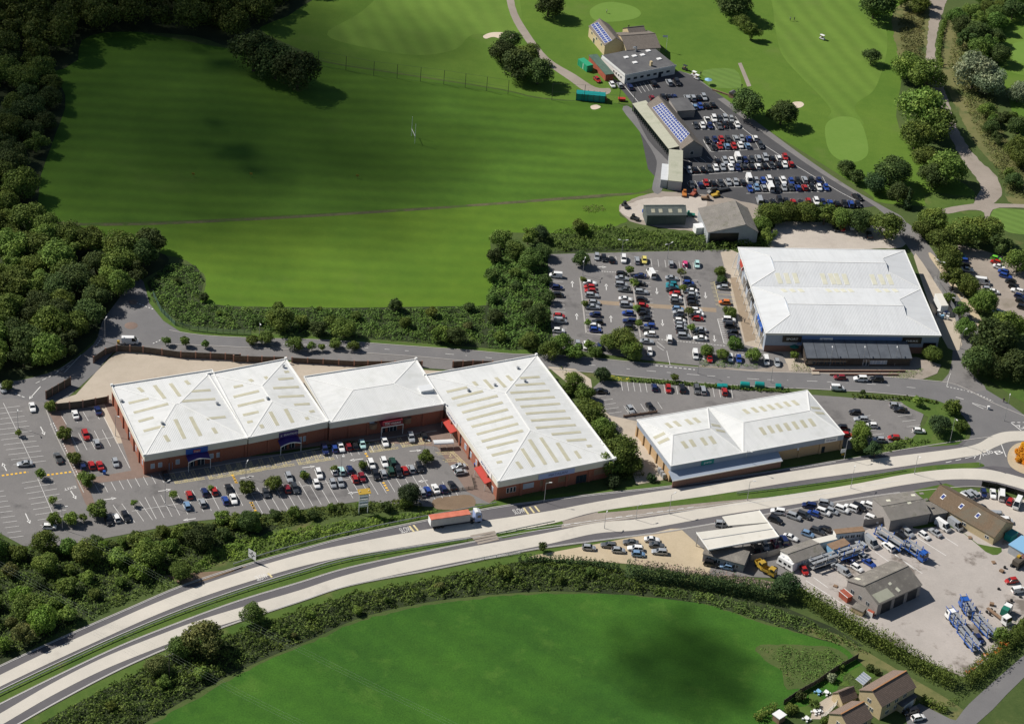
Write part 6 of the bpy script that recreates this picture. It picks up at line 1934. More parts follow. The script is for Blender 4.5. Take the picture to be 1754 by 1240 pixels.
# flatbed tractor unit, white
a, b = PZ('v', 940, 440), PZ('v', 1150, 600)
e = empty('tractor_unit', ((a.x + b.x) / 2, (a.y + b.y) / 2, .1), math.atan2(b.y - a.y, b.x - a.x))
tag(e, 'white lorry chassis with bare frame beside the right hedge', 'lorry')
MB().box(-4, 3, -.45, .45, .7, 1.0).build('chassis', M['timberb'], e)
cab(e, 4.4, 2.3, 'white', h=2.2)
wheels(e, [(x, s * .95, .45) for x in (-3.2, -2.0, 3.2) for s in (-1, 1)], .45)
a = PZ('v', 1190, 430)
e = empty('truck_cab', (a.x, a.y, .1), R(60))
tag(e, 'white truck cab with dark green roof half under the hedge', 'truck')
cab(e, 1.4, 2.2, 'white', h=2.0)
MB().hexa([(-2.8, -1.1, .6), (-.9, -1.1, .6), (-.9, 1.1, .6), (-2.8, 1.1, .6)], [(-2.7, -1.0, 2.6), (-.9, -1.0, 2.6), (-.9, 1.0, 2.6), (-2.7, 1.0, 2.6)]).build('load_box', M['binG'], e)
wheels(e, [(x, s * .9, .42) for x in (-2, .4) for s in (-1, 1)], .42)
# caravan, recovery trucks by the conifer hedge, crane
a, b = PZ('z', 1040, 520, 1.2), PZ('z', 1230, 630, 1.2)
e = empty('caravan', ((a.x + b.x) / 2, (a.y + b.y) / 2, .1), math.atan2(b.y - a.y, b.x - a.x))
tag(e, 'long white caravan with roof vents beside the bungalow office', 'caravan')
h = (b - a).length / 2
ca = MB().hexa([(-h, -1.2, .4), (h, -1.2, .4), (h, 1.2, .4), (-h, 1.2, .4)], [(-h + .3, -1.05, 2.7), (h - .5, -1.05, 2.7), (h - .5, 1.05, 2.7), (-h + .3, 1.05, 2.7)]).build('body', M['white'], e)
for x in (-h * .6, 0, h * .5):
    MB().box(x - .3, x + .3, -.25, .25, 2.7, 2.82).build('roof_vent', M['roofg'], e)
    MB().hexa([(x - .5, -1.17, 1.3), (x + .5, -1.17, 1.3), (x + .5, -1.19, 1.3), (x - .5, -1.19, 1.3)], [(x - .5, -1.09, 2.0), (x + .5, -1.09, 2.0), (x + .5, -1.12, 2.0), (x - .5, -1.12, 2.0)]).build('window', M['glass'], e)
wheels(e, [(0, s * 1.05, .35) for s in (-1, 1)], .35)
for (p_, q_, mat, lab) in (((800, 560), (860, 620), 'yellow', 'yellow recovery truck nearest the canopy'), ((880, 640), (985, 690), 'yellow', 'yellow tipper truck behind the conifer hedge')):
    a, b = PZ('z', *p_, 1), PZ('z', *q_, 1)
    e = empty('yellow_truck', ((a.x + b.x) / 2, (a.y + b.y) / 2, .1), math.atan2(b.y - a.y, b.x - a.x))
    tag(e, lab, 'truck')
    h = (b - a).length / 2 + .6
    MB().box(-h, h - 2.3, -1.1, -1.0, .9, 1.7).box(-h, h - 2.3, 1.0, 1.1, .9, 1.7).box(-h, -h + .1, -.99, .99, .9, 1.7).box(-h, h - 2.3, -1.0, 1.0, .8, .89).build('tipper_body', M[mat], e)
    cab(e, h, 2.1, mat, h=1.8)
    wheels(e, [(x, s * .9, .4) for x in (-h * .5, h - 1) for s in (-1, 1)], .4)
a = PZ('s', 1720, 440)
e = empty('tracked_crane', (a.x, a.y, .1), R(50))
tag(e, 'rusty brown tracked crane with lowered jib at the right edge', 'crane')
MB().box(-2.0, 2.0, -1.3, -.7, 0, .8).box(-2.0, 2.0, .7, 1.3, 0, .8).build('track', M['dark'], e)
MB().box(-1.6, 1.4, -1.1, 1.1, .85, 2.3).build('house', M['timber'], e)
MB().box(.4, 1.6, .2, 1.1, .9, 2.8).build('operator_cab', M['yellow'], e)
for s in (-1, 1):
    MB().bar((1.0, s * .4, 1.6), (6.4, s * .2, 3.4), .14, .14).bar((1.0, s * .4, 2.2), (6.4, s * .2, 3.6), .1, .1).build('jib', M['rust'], e)
for i in range(6):
    t = i / 5
    MB().bar((1 + 5.4 * t, -.4 + .2 * t, 1.6 + 1.8 * t), (1 + 5.4 * t, .4 - .2 * t, 2.2 + 1.4 * t), .07, .07).build('jib_lattice', M['rust'], e)
# ------------------------------------------------------------------ fences, lamps, street furniture
def fence(name, pts, r, h, label, mat='timber', post='brick', panel=3.0, cat='fence', z0=0.0, pw=.4, slat=None):
    q = [PZ(r, *p) for p in pts]
    o = q[0].copy()
    e = empty(name, (o.x, o.y, z0))
    tag(e, label, cat)
    first = True
    for a, b in zip(q, q[1:]):
        L = (b - a).length
        n = max(1, round(L / panel))
        for i in range(n):
            c, d = a.lerp(b, i / n) - o, a.lerp(b, (i + 1) / n) - o
            if first or True:
                MB().box(c.x - pw / 2, c.x + pw / 2, c.y - pw / 2, c.y + pw / 2, 0, h + .25).build('post', M[post], e)
            u = (d - c).normalized() * (pw / 2 + .02)
            if slat:
                for k in range(slat):
                    z = .15 + (h - .3) * k / (slat - 1)
                    MB().bar((c.x + u.x, c.y + u.y, z), (d.x - u.x, d.y - u.y, z), .05, .12).build('rail', M[mat], e)
            else:
                MB().bar((c.x + u.x, c.y + u.y, h / 2 + .05), (d.x - u.x, d.y - u.y, h / 2 + .05), .08, h - .06).build('panel', M[mat], e)
    c = q[-1] - o
    MB().box(c.x - pw / 2, c.x + pw / 2, c.y - pw / 2, c.y + pw / 2, 0, h + .25).build('post', M[post], e)
    return e


fence('timber_fence', [(497, 192), (560, 148), (620, 130), (760, 138), (960, 165), (1275, 178)], 'a', 2.3, 'tall timber fence with brick piers behind the service yard', panel=5.2)
fence('timber_fence', [Z('b', 0, 185), Z('b', 150, 190), Z('b', 280, 192)], 'i', 2.3, 'tall timber fence beside the estate road behind the second store', panel=5.0)
fence('timber_fence', [Z('b', 310, 190), Z('b', 640, 208), Z('b', 1000, 210)], 'i', 1.9, 'lower timber fence beside the estate road behind the third store', panel=4.5)
fence('timber_fence', [Z('c', 110, 215), Z('c', 215, 210), Z('c', 320, 212)], 'i', 2.2, 'dark timber fence behind the MATALAN store', panel=4.0)
fence('yard_gate', [(245, 385), (375, 310)], 'a', 3.0, 'tall dark slatted gate at the service yard entrance', panel=2.4, cat='gate', pw=.3)
fence('timber_fence', [(300, 445), (440, 430), (575, 405)], 'a', 2.6, 'timber fence between the service yard and the car park', panel=3.4)
fence('wire_fence', [(262, 506), (276, 535), (300, 558), (325, 566), (370, 571), (430, 574)], 'i', 1.8, 'green wire mesh fence along the scrub bank by the turning circle', 'greenroof', 'greenroof', 2.4, pw=.12, slat=5)
fence('rail_fence', [Z('b', 1050, 900), Z('b', 1120, 880), Z('b', 1280, 858), Z('b', 1265, 800)], 'i', 1.0, 'low timber rail fence round the brick paved corner', 'timber', 'timber', 1.8, pw=.14, slat=3)
fence('low_wall', [Z('d', 150, 480), Z('d', 325, 455)], 'i', .8, 'low brick wall by the bays behind the buff brick store', 'brickd', 'brickd', 3, 'wall', pw=.35)
fence('palisade_fence', [Z('n', 1225, 345), Z('n', 1275, 415), Z('n', 1340, 520), Z('n', 1385, 660)], 'i', 2.2, 'grey steel mesh fence between the service yard and the lane', 'steel', 'steel', 2.6, pw=.1, slat=6)
fence('hoarding', [(1681, 833), (1705, 837), (1754, 852), (1790, 865)], 'i', 2.0, 'black close boarded fence beside the roundabout exit', 'black', 'dark', 2.6, pw=.15)
fence('garden_fence', [Z('q', 700, 175), Z('q', 560, 255), Z('q', 430, 345), Z('q', 330, 400), Z('q', 230, 468)], 'i', 1.7, 'dark timber garden fence between the pasture and the houses', 'timber', 'timber', 2.0, pw=.14)
fence('hedge_side_rail', [(808, 962), (850, 955), (892, 948)], 'i', 1.0, 'low white rail beside the dual carriageway verge', 'white', 'white', 3, pw=.12, slat=2)
fence('boundary_wall', [Z('s', 940, 240), Z('s', 1040, 225), Z('s', 1085, 215)], 'i', 2.4, 'grey block wall between the sales yard and lorry park', 'stonewall', 'stonewall', 4, 'wall', pw=.3)
fence('boundary_wall', [Z('s', 370, 415), Z('s', 450, 398), Z('s', 530, 375)], 'i', 2.2, 'grey block wall below the cream canopy', 'stonewall', 'stonewall', 4, 'wall', pw=.3)
# tall net along the range
def net_fence(pts, h, label, r='i', gap=9.0):
    q = [PZ(r, *p) for p in pts]
    o = q[0]
    e = empty('net_fence', (o.x, o.y, 0))
    tag(e, label, 'fence')
    last = None
    for a, b in zip(q, q[1:]):
        n = max(1, round((b - a).length / gap))
        for i in range(n + 1):
            c = a.lerp(b, i / n) - o
            if last is not None and (c - last).length < .5:
                continue
            MB().cyl(c.x, c.y, 0, h, .09, 6).build('post', M['dark'], e)
            if last is not None:
                for z in (.1, h * .5, h - .05):
                    MB().tube((last.x, last.y, z), (c.x, c.y, z), .03, 3).build('wire', M['dark'], e)
            last = c
    return e


net_fence([(545, 112), (640, 130), (760, 145), (870, 162)], 6, 'line of tall thin net posts across the playing field edge')
net_fence([(945, 172), (1000, 174), (1060, 178), (1085, 182)], 7, 'tall thin net posts by the practice nets')
# practice nets and small sheds by the club
p0 = PZ('i', 1012, 165, 1.5)
e = empty('practice_net', (p0.x, p0.y, 0))
tag(e, 'turquoise practice net cage beside the net posts', 'practice net')
MB().box(-5.5, 5.5, -1.6, 1.6, .05, 2.8).build('net_cover', M['teal'], e)
for i in range(6):
    for s in (-1.66, 1.66):
        MB().cyl(-5.5 + 2.2 * i, s, 0, 3.1, .07, 6).build('pole', M['dark'], e)
for x, y, mat, lab in ((1035, 166, 'orange', 'orange equipment tent beside the turquoise practice net'),):
    p0 = PZ('i', x, y, 1)
    e = empty('equipment_tent', (p0.x, p0.y, 0))
    tag(e, lab, 'tent')
    MB().hexa([(-1.2, -1, 0), (1.2, -1, 0), (1.2, 1, 0), (-1.2, 1, 0)], [(-.1, -.9, 2.2), (.1, -.9, 2.2), (.1, .9, 2.2), (-.1, .9, 2.2)]).build('tent_cover', M['rust'], e)
    MB().box(-.3, .3, -1.1, -1.0, 0, 1.4).build('tent_flap', M['orange'], e)
p0 = PZ('i', 1065, 170, .8)
e = empty('ball_trailer', (p0.x, p0.y, 0), R(5))
tag(e, 'small red trailer near the net posts', 'trailer')
MB().hexa([(-1.3, -.7, .5), (1.3, -.7, .5), (1.3, .7, .5), (-1.3, .7, .5)], [(-1.4, -.8, 1.2), (1.4, -.8, 1.2), (1.4, .8, 1.2), (-1.4, .8, 1.2)]).build('tub', M['red'], e)
wheels(e, [(x, s * .8, .3) for x in (0,) for s in (-1, 1)], .3, .2)
p0 = PZ('h', 232, 735, .8)
car(Vector((p0.x, p0.y, 0)), R(-60), 'hatchback', 'r', 'red hatchback at the end of the red brown club shed', GC, False)


def lamp_post(x, y, h, label, arms=1, r='i', ang=0.0, group='lamp posts'):
    p = PZ(r, x, y)
    e = empty('lamp_post', (p.x, p.y, 0), ang)
    tag(e, label, 'lamp post', group)
    MB().cyl(0, 0, 0, 1.2, .11, 8).cyl(0, 0, 1.2, h, .08, 8, .055).build('pole', M['steel'], e)
    for k in range(arms):
        s = 1 if k == 0 else -1
        MB().bar((0, 0, h - .05), (s * 1.1, 0, h + .2), .07, .07).build('arm', M['steel'], e)
        MB().hexa([(s * .9, -.14, h + .12), (s * 1.75, -.12, h + .2), (s * 1.75, .12, h + .2), (s * .9, .14, h + .12)], [(s * .95, -.12, h + .3), (s * 1.7, -.1, h + .36), (s * 1.7, .1, h + .36), (s * .95, .12, h + .3)]).build('lantern', M['white'], e)


for i, (x, y, h, arms, lab) in enumerate(((31, 733, 7, 1, 'dark lamp post among the leftmost bays'), (198, 747, 7.5, 1, 'lamp post beside the leftmost store wall'), (107, 907, 8, 1, 'lamp post between the trees at the bottom left'), (283, 865, 8, 1, 'lamp post beside a sapling in the west middle row'),
        (421, 818, 5, 1, 'short lamp post by the yellow bays'), (584, 816, 8, 1, 'lamp post in the centre of the west car park'), (727, 776, 5, 1, 'lamp post beside the round tree near the MATALAN store'), (1064.5, 438, 6, 2, 'twin lamp post at the top of the east car park'),
        (1143, 444, 6, 2, 'twin lamp post in the top row near the pink car'), (998, 472, 6, 2, 'twin lamp post beside the dark tree in the east car park'), (1170.5, 479, 5, 2, 'twin lamp post between the east aisles'), (1605, 478, 7, 2, 'twin lamp post beside the lane east of the big store'),
        (1634, 542, 7, 2, 'twin lamp post above the stacked cages'), (1644, 597, 7, 1, 'lamp post at the mouth of the lane'), (1720, 721, 9, 1, 'tall lamp post on the splitter island'), (1627, 757, 9, 1, 'tall lamp post by the bush at the roundabout'),
        (1275, 804, 7, 1, 'lamp post in front of the buff store lean-to'), (1279.7, 857, 7, 1, 'central lamp post opposite the buff store lean-to'), (1146, 880, 7, 1, 'central lamp post on the brown hatched strip'), (1457, 836, 7, 1, 'central lamp post above the sales row'),
        (1566, 812, 7, 1, 'central lamp post near the grass tip'), (1678, 797, 6, 1, 'lamp post at the tip of the central grass'), (932, 860, 7, 1, 'lamp post in front of the MATALAN sign'), (1446, 786, 7, 1, 'lamp post at the corner of the buff store'), (180, 585, 8, 1, 'lamp post at the edge of the wood by the turning circle'),
        (444, 585, 7, 1, 'lamp post behind the roadside trees by the scrub'), (1195, 640, 6, 1, 'lamp post by the east car park entrance'), (1320, 655, 6, 1, 'lamp post north of the middle car park'), (1089, 890, 5, 1, 'thin post beside the sandy lot'), (1035, 905, 5, 1, 'thin post on the south verge'))):
    lamp_post(x, y, h, lab, arms, ang=R(-70 + 37 * (i % 5)))
for i, px in enumerate((618, 808, 996)):
    p0 = PZ('n', px, 800)
    lamp_post(*Z('n', px, 842), 6.2, ['left', 'middle', 'right'][i] + ' of three lamp posts on the restaurant terrace', ang=R(90))


def barrier(pts, label, r='i', h=.62):
    q = [PZ(r, *p) for p in catmull(pts, 4, False)]
    o = q[0]
    e = empty('crash_barrier', (o.x, o.y, 0))
    tag(e, label, 'barrier', 'crash barriers along the dual carriageway')
    m = MB()
    t = 0.0
    for a, b in zip(q, q[1:]):
        a, b = a - o, b - o
        m.bar((a.x, a.y, h), (b.x, b.y, h), .1, .32)
        L = (b - a).length
        while t < L:
            c = a.lerp(b, t / L)
            MB().box(c.x - .06, c.x + .06, c.y - .05, c.y + .05, .02, h + .05).build('post', M['steel'], e)
            t += 3.2
        t -= L
    m.build('rail', M['steel'], e)


barrier([(400, 968), (470, 946), (560, 922), (640, 904), (740, 884), (800, 873), (850, 863)], 'steel crash barrier on the north verge below the car park hedge')
barrier([(-40, 1210), (0, 1190), (103, 1141), (205, 1094), (308, 1052), (410, 1016), (513, 984), (600, 960), (742, 935), (800, 926)], 'long steel crash barrier on the central grass')
barrier([(850, 916), (900, 905), (950, 895)], 'short steel crash barrier on the central grass east of the crossover')
barrier([(1262, 847), (1354, 836), (1460, 821), (1550, 806)], 'steel crash barrier on the eastern central grass')
# slab crossing in the central reserve
p0 = P(825, 921)
e = empty('crossing_slabs', (p0.x, p0.y, .1), 0)
tag(e, 'striped concrete slab crossing in the central reserve', 'crossing')
for i in range(4):
    a, b = P(806 + 4 * i, 919 + 4.0 * i) - p0, P(848 + 2 * i, 911 + 4.0 * i) - p0
    MB().bar((a.x, a.y, .02), (b.x, b.y, .02), .9, .1).build('slab', M['dirt'], e)

# ---- signs
p0 = P(622, 879)
e = empty('totem_sign', (p0.x, p0.y, 0), R(20))
tag(e, 'tall white framed totem sign with yellow top in the hedge', 'sign')
for x in (-1.3, 1.3):
    MB().cyl(x, 0, 0, 8.2, .12, 8).build('post', M['white'], e)
for i in range(5):
    MB().box(-1.25, 1.25, -.08, .08, 2.4 + .95 * i, 3.2 + .95 * i).build('sign_panel', M['fasciag' if i % 2 else 'white'], e)
m = MB().hexa([(-1.8, -1.1, 7.6), (1.8, -1.1, 7.6), (1.8, 1.1, 7.9), (-1.8, 1.1, 7.9)], [(-1.8, -1.1, 7.75), (1.8, -1.1, 7.75), (1.8, 1.1, 8.05), (-1.8, 1.1, 8.05)])
m.build('yellow_roof', M['yellow'], e)
p0 = P(432, 962)
e = empty('road_sign', (p0.x, p0.y, 0), R(-35))
tag(e, 'large white roundabout direction sign on the north verge', 'road sign')
for x in (-.8, .8):
    MB().cyl(x, 0, 0, 3.6, .07, 6).build('post', M['steel'], e)
sp = MB().box(-1.4, 1.4, -.1, -.06, 1.2, 4.0).build('sign_plate', M['white'], e)
m = MB()
for k in range(16):
    a0, a1 = 2 * math.pi * k / 16, 2 * math.pi * (k + 1) / 16
    m.bar((.45 * math.cos(a0), -.12, 2.6 + .45 * math.sin(a0)), (.45 * math.cos(a1), -.12, 2.6 + .45 * math.sin(a1)), .03, .18)
m.bar((0, -.12, 1.4), (0, -.12, 2.1), .03, .2).bar((0, -.12, 3.1), (0, -.12, 3.7), .03, .2).bar((.45, -.12, 2.6), (1.1, -.12, 2.6), .03, .2).bar((-.45, -.12, 2.6), (-1.1, -.12, 2.6), .03, .2)
m.build('roundabout_symbol', M['dark'], sp)
p0 = P(1443, 782)
e = empty('road_sign', (p0.x, p0.y, 0), R(25))
tag(e, 'white board sign with yellow foot by the buff store corner', 'road sign')
MB().cyl(0, .1, 0, 2.8, .07, 6).build('post', M['steel'], e)
MB().box(-.9, .9, 0, .05, 1.5, 2.9).build('board', M['white'], e)
MB().box(-.5, .5, 0, .06, .5, 1.2).build('yellow_plate', M['yellow'], e)
for i, (x, y, mat, lab) in enumerate(((1693, 701, 'white', 'white bollard on the splitter island'), (203, 589, 'yellow', 'small yellow bollard at the turning circle entrance'), (179, 752 + 60, 'bluep', 'blue litter bin at the foot of the paved corner'), (803, 781, 'yellow', 'yellow grit bin by the MATALAN side wall'), (814, 799, 'bluep', 'blue bin by the MATALAN side wall'))):
    p0 = P(x, y)
    e = empty('bollard' if 'bollard' in lab else 'bin', (p0.x, p0.y, .07))
    tag(e, lab, 'bollard' if 'bollard' in lab else 'bin')
    MB().hexa([(-.35, -.3, 0), (.35, -.3, 0), (.35, .3, 0), (-.35, .3, 0)], [(-.4, -.36, 1.0), (.4, -.36, 1.0), (.4, .36, 1.0), (-.4, .36, 1.0)]).build('body', M[mat], e)
    MB().hexa([(-.45, -.4, 1.01), (.45, -.4, 1.01), (.45, .4, 1.01), (-.45, .4, 1.01)], [(-.3, -.25, 1.2), (.3, -.25, 1.2), (.3, .25, 1.2), (-.3, .25, 1.2)]).build('lid', M[mat], e)
# recycling banks along the north hedge of the middle car park
for i, x in enumerate((660, 685, 792, 870, 970)):
    p0 = PZ('d', x, 322)
    e = empty('recycling_bank', (p0.x, p0.y, .08))
    tag(e, f'green recycling bank, {ORD[i]} from the left along the middle car park hedge', 'recycling bank', 'green recycling banks')
    k = 1.0 if i in (2, 3) else .6
    MB().box(-1.5 * k, 1.5 * k, -.9, .9, 0, 1.5 * k).build('body', M['binG'], e)
    MB().hexa([(-1.5 * k, -.9, 1.51 * k), (1.5 * k, -.9, 1.51 * k), (1.5 * k, .9, 1.51 * k), (-1.5 * k, .9, 1.51 * k)], [(-1.3 * k, -.5, 1.9 * k), (1.3 * k, -.5, 1.9 * k), (1.3 * k, .5, 1.9 * k), (-1.3 * k, .5, 1.9 * k)]).build('lid', M['teal'], e)
# trolley shelters
for (r_, px, py, L_, lab) in (('b', 1112, 640, 6.0, 'arched glass trolley shelter beside the MATALAN store'), ('n', 285, 722, 5.0, 'blue grey trolley rack against the big store wall')):
    p0 = PZ(r_, px, py)
    e = empty('trolley_shelter', (p0.x, p0.y, .08), R(14))
    tag(e, lab, 'trolley shelter')
    for i in range(4):
        x = -L_ / 2 + L_ * i / 3
        for s in (-1, 1):
            MB().cyl(x, s * 1.1, 0, 1.9, .05, 6).build('post', M['trim'], e)
        m = MB()
        for k in range(6):
            a0, a1 = math.pi * k / 6, math.pi * (k + 1) / 6
            m.bar((x, 1.1 * math.cos(a0), 1.9 + .5 * math.sin(a0)), (x, 1.1 * math.cos(a1), 1.9 + .5 * math.sin(a1)), .07, .07)
        m.build('hoop', M['trim'], e)
    m = MB()
    for k in range(6):
        a0, a1 = math.pi * k / 6, math.pi * (k + 1) / 6
        m.poly([(-L_ / 2, 1.1 * math.cos(a0), 1.94 + .5 * math.sin(a0)), (L_ / 2, 1.1 * math.cos(a0), 1.94 + .5 * math.sin(a0)), (L_ / 2, 1.1 * math.cos(a1), 1.94 + .5 * math.sin(a1)), (-L_ / 2, 1.1 * math.cos(a1), 1.94 + .5 * math.sin(a1))])
    m.build('roof_sheet', M['roofg'], e)
# parasol tables by the restaurant
for i, (px, py, mat, lab) in enumerate(((405, 752, 'binG', 'green parasol on the restaurant terrace'), (420, 745, 'white', 'small white parasol beside the green one'))):
    p0 = PZ('n', px, py + 8)
    e = empty('parasol', (p0.x, p0.y, .1))
    tag(e, lab, 'parasol')
    MB().cyl(0, 0, 0, 2.4, .04, 6).build('pole', M['timberb'], e)
    k = 1.7 if i == 0 else .8
    MB().cyl(0, 0, 2.1, 2.75, k, 8, .05).build('canopy', M[mat], e)
    MB().cyl(0, 0, .7, .76, .55, 10).build('table_top', M['timberb'], e)
# golf parasol, flag
p0 = PZ('g', 607, 20)
e = empty('parasol', (p0.x, p0.y, .05))
tag(e, 'pale blue parasol beside the tee at the club drive', 'parasol')
MB().cyl(0, 0, 0, 2.3, .04, 6).build('pole', M['steel'], e)
MB().cyl(0, 0, 2.0, 2.6, 1.5, 8, .05).build('canopy', M['lblue'], e)
p0 = PZ('h', 865, 475)
e = empty('flagpole', (p0.x, p0.y, 0))
tag(e, 'white flagpole with pale flag beside the clubhouse', 'flagpole')
MB().cyl(0, 0, 0, 7.0, .07, 6, .04).build('pole', M['white'], e)
m = MB()
for i in range(4):
    x0_, x1_ = -.05 - .45 * i, -.05 - .45 * (i + 1)
    m.poly([(x0_, .1 * math.sin(i * 1.6), 5.9), (x1_, .1 * math.sin((i + 1) * 1.6), 5.85), (x1_, .1 * math.sin((i + 1) * 1.6), 6.8), (x0_, .1 * math.sin(i * 1.6), 6.9)])
m.build('flag', M['white'], e)
# rugby posts
a, b = P(703, 230), P(712, 250)
e = empty('rugby_posts', ((a.x + b.x) / 2, (a.y + b.y) / 2, 0), math.atan2(b.y - a.y, b.x - a.x))
tag(e, 'white rugby goal posts on the playing field', 'goal posts')
h = 2.8
for s in (-1, 1):
    MB().cyl(s * h, 0, 0, 8, .08, 6).build('upright', M['white'], e)
MB().bar((-h, 0, 3), (h, 0, 3), .14, .14).build('crossbar', M['white'], e)
for i, (x, y) in enumerate(((331, 303), (430, 303), (612, 306))):
    p0 = P(x, y)
    e = empty('field_marker', (p0.x, p0.y, 0))
    tag(e, f'small yellow distance marker on the dark field, {ORD[i]} from the left', 'marker', 'distance markers on the range')
    MB().cyl(0, 0, 0, 1.4, .05, 6).build('stake', M['timberb'], e)
    MB().box(-.5, .5, -.03, .03, .8, 1.6).build('board', M['yellow'], e)
# trailer box, cages and crates in the store yard
p0, p1 = PZ('t', 600, 980, 2.8), PZ('t', 520, 830, 2.8)
e = empty('box_trailer', ((p0.x + p1.x) / 2, (p0.y + p1.y) / 2, .07), math.atan2(p1.y - p0.y, p1.x - p0.x))
tag(e, 'white box trailer with cream roof in the big store yard', 'trailer')
h = (p1 - p0).length / 2 + .3
MB().box(-h, h, -1.25, 1.25, .9, 3.5).build('box_body', M['white'], e)
MB().box(-h, h, -1.22, 1.22, 3.51, 3.56).build('box_roof', M['creamroof'], e)
MB().box(-h + .2, h, -.4, .4, .6, .89).build('chassis', M['dark'], e)
wheels(e, [(-h + x, s * 1.0, .45) for x in (.9, 2.0) for s in (-1, 1)], .45)
for i in range(14):
    g = random.Random(40 + i)
    x, y = 505 + 11 * i, 1030 + 110 * g.random()
    p0 = PZ('t', x, y)
    mat = g.choice(['white', 'white', 'bluep', 'lblue', 'timberb', 'red'])
    e = empty('stock_cage', (p0.x, p0.y, .07), g.uniform(0, 3))
    tag(e, f'wheeled stock cage below the white box trailer, {ORD[i]} from the left', 'cage', 'stock cages in the store yard')
    MB().box(-.5, .5, -.4, .4, .1, g.uniform(.8, 1.6)).build('load', M[mat], e)
    m = MB()
    for sx in (-.52, .52):
        for sy in (-.42, .42):
            m.cyl(sx, sy, 0, 1.7, .03, 5)
    m.build('frame', M['steel'], e)
# yard clutter by the green shed: barrels, pallets, machines
for i, (x, y, mat) in enumerate(((372, 205, 'bluep'), (385, 245, 'bluep'), (395, 270, 'bluep'), (430, 300, 'white'), (480, 300, 'lblue'), (510, 312, 'bluep'), (578, 330, 'bluep'), (545, 320, 'rust'), (425, 320, 'white'), (500, 330, 'lblue'))):
    p0 = PZ('f', x, y)
    e = empty('barrel', (p0.x, p0.y, .06))
    tag(e, f'{M[mat].name.split("_")[0]} barrel beside the dark green shed, {ORD[i]} along the wall', 'barrel', 'barrels beside the green shed')
    MB().cyl(0, 0, 0, .95, .42, 10).build('drum', M[mat], e)
    MB().cyl(0, 0, .951, 1.0, .45, 10).build('lid', M[mat], e)
for i, (r_, x, y, col_, lab) in enumerate((('g', 590, 805, 'timberb', 'brown flat trailer in the shed yard'), ('g', 660, 785, 'yellow', 'yellow green tractor mower in the shed yard'), ('g', 510, 775, 'rust', 'heap of orange pallets in the shed yard'), ('g', 447, 778, 'orange', 'orange roller by the range annex'), ('f', 190, 150, 'dark', 'dark flat trailer on the gravel west of the green shed'), ('f', 285, 280, 'dark', 'dark mower on the gravel patch'), ('f', 860, 245, 'binG', 'green machine at the end of the green shed'), ('g', 680, 752, 'k', 'row of dark machines by the club bays'))):
    p0 = PZ(r_, x, y)
    e = empty('yard_machine', (p0.x, p0.y, .06), R(30 * i))
    tag(e, lab, 'machine')
    mm = M['dark'] if col_ == 'k' else M[col_]
    L_ = 4.5 if col_ == 'k' else 1.6
    MB().hexa([(-L_, -.8, .45), (L_, -.8, .45), (L_, .8, .45), (-L_, .8, .45)], [(-L_, -.7, .9), (L_ * .8, -.7, 1.1), (L_ * .8, .7, 1.1), (-L_, .7, .9)]).build('bed', mm, e)
    MB().box(L_ * .2, L_ * .7, -.5, .5, 1.1, 1.9).build('hood', mm, e)
    wheels(e, [(sx * L_ * .7, sy * .85, .35) for sx in (-1, 1) for sy in (-1, 1)], .35, .25)
# skip and rubble by the workshop
p0, p1 = PZ('w', 190, 660, 1.2), PZ('w', 310, 760, 1.2)
e = empty('red_skip', ((p0.x + p1.x) / 2, (p0.y + p1.y) / 2, .11), math.atan2(p1.y - p0.y, p1.x - p0.x))
tag(e, 'rusty red skip container beside the workshop gable', 'skip')
h = (p1 - p0).length / 2
MB().hexa([(-h, -.9, 0), (h, -.9, 0), (h, .9, 0), (-h, .9, 0)], [(-h - .2, -1.0, 2.0), (h + .2, -1.0, 2.0), (h + .2, 1.0, 2.0), (-h - .2, 1.0, 2.0)]).build('tub', M['rust'], e)
for s in (-1, 1):
    MB().bar((-h - .2, s * 1.0, 2.05), (h + .2, s * 1.0, 2.05), .12, .12).build('rim_rail', M['white'], e)
p0 = PZ('w', 620, 1010)
e = empty('scrap_cabinet', (p0.x, p0.y, .11), R(-35))
tag(e, 'brown and white scrap cabinet at the workshop corner', 'cabinet')
MB().box(-1, 1, -.6, .6, 0, 1.5).build('carcass', M['rust'], e)
MB().box(-1.05, 1.05, -.68, -.61, 0, 1.6).build('door', M['white'], e)

g = random.Random(77)
for i, (x, y) in enumerate(((1640, 470), (1655, 452), (1600, 425), (1735, 600), (1590, 640), (870, 520), (800, 545), (1690, 620), (1480, 300), (1625, 560))):
    p0 = PZ('s', x, y)
    e = empty('tyre_stack' if i % 2 else 'pallet_stack', (p0.x, p0.y, .11), g.uniform(0, 3))
    tag(e, f'{"stack of old tyres" if i % 2 else "stack of timber pallets"} in the lorry yard, {ORD[i // 2]} of its kind', 'tyres' if i % 2 else 'pallets', 'yard stacks')
    for k in range(g.randint(2, 5)):
        if i % 2:
            MB().cyl(g.uniform(-.06, .06), g.uniform(-.06, .06), .22 * k, .22 * k + .2, .4, 10).build('tyre', M['tyre'], e)
        else:
            MB().box(-.6, .6, -.5, .5, .16 * k, .16 * k + .13).build('pallet', M['timberb'], e)
# ---- overhead lines
def pole(x, y, h, label):
    p = P(x, y)
    e = empty('utility_pole', (p.x, p.y, 0), R(35))
    tag(e, label, 'utility pole', 'wooden utility poles')
    MB().cyl(0, 0, 0, h, .15, 8, .1).build('pole', M['timber'], e)
    MB().bar((-1.1, 0, h - .2), (1.1, 0, h - .2), .12, .12).build('crossarm', M['timber'], e)
    for k in (-1, 0, 1):
        MB().cyl(k, 0, h - .13, h + .12, .05, 6).build('insulator', M['white'], e)
    return p, h


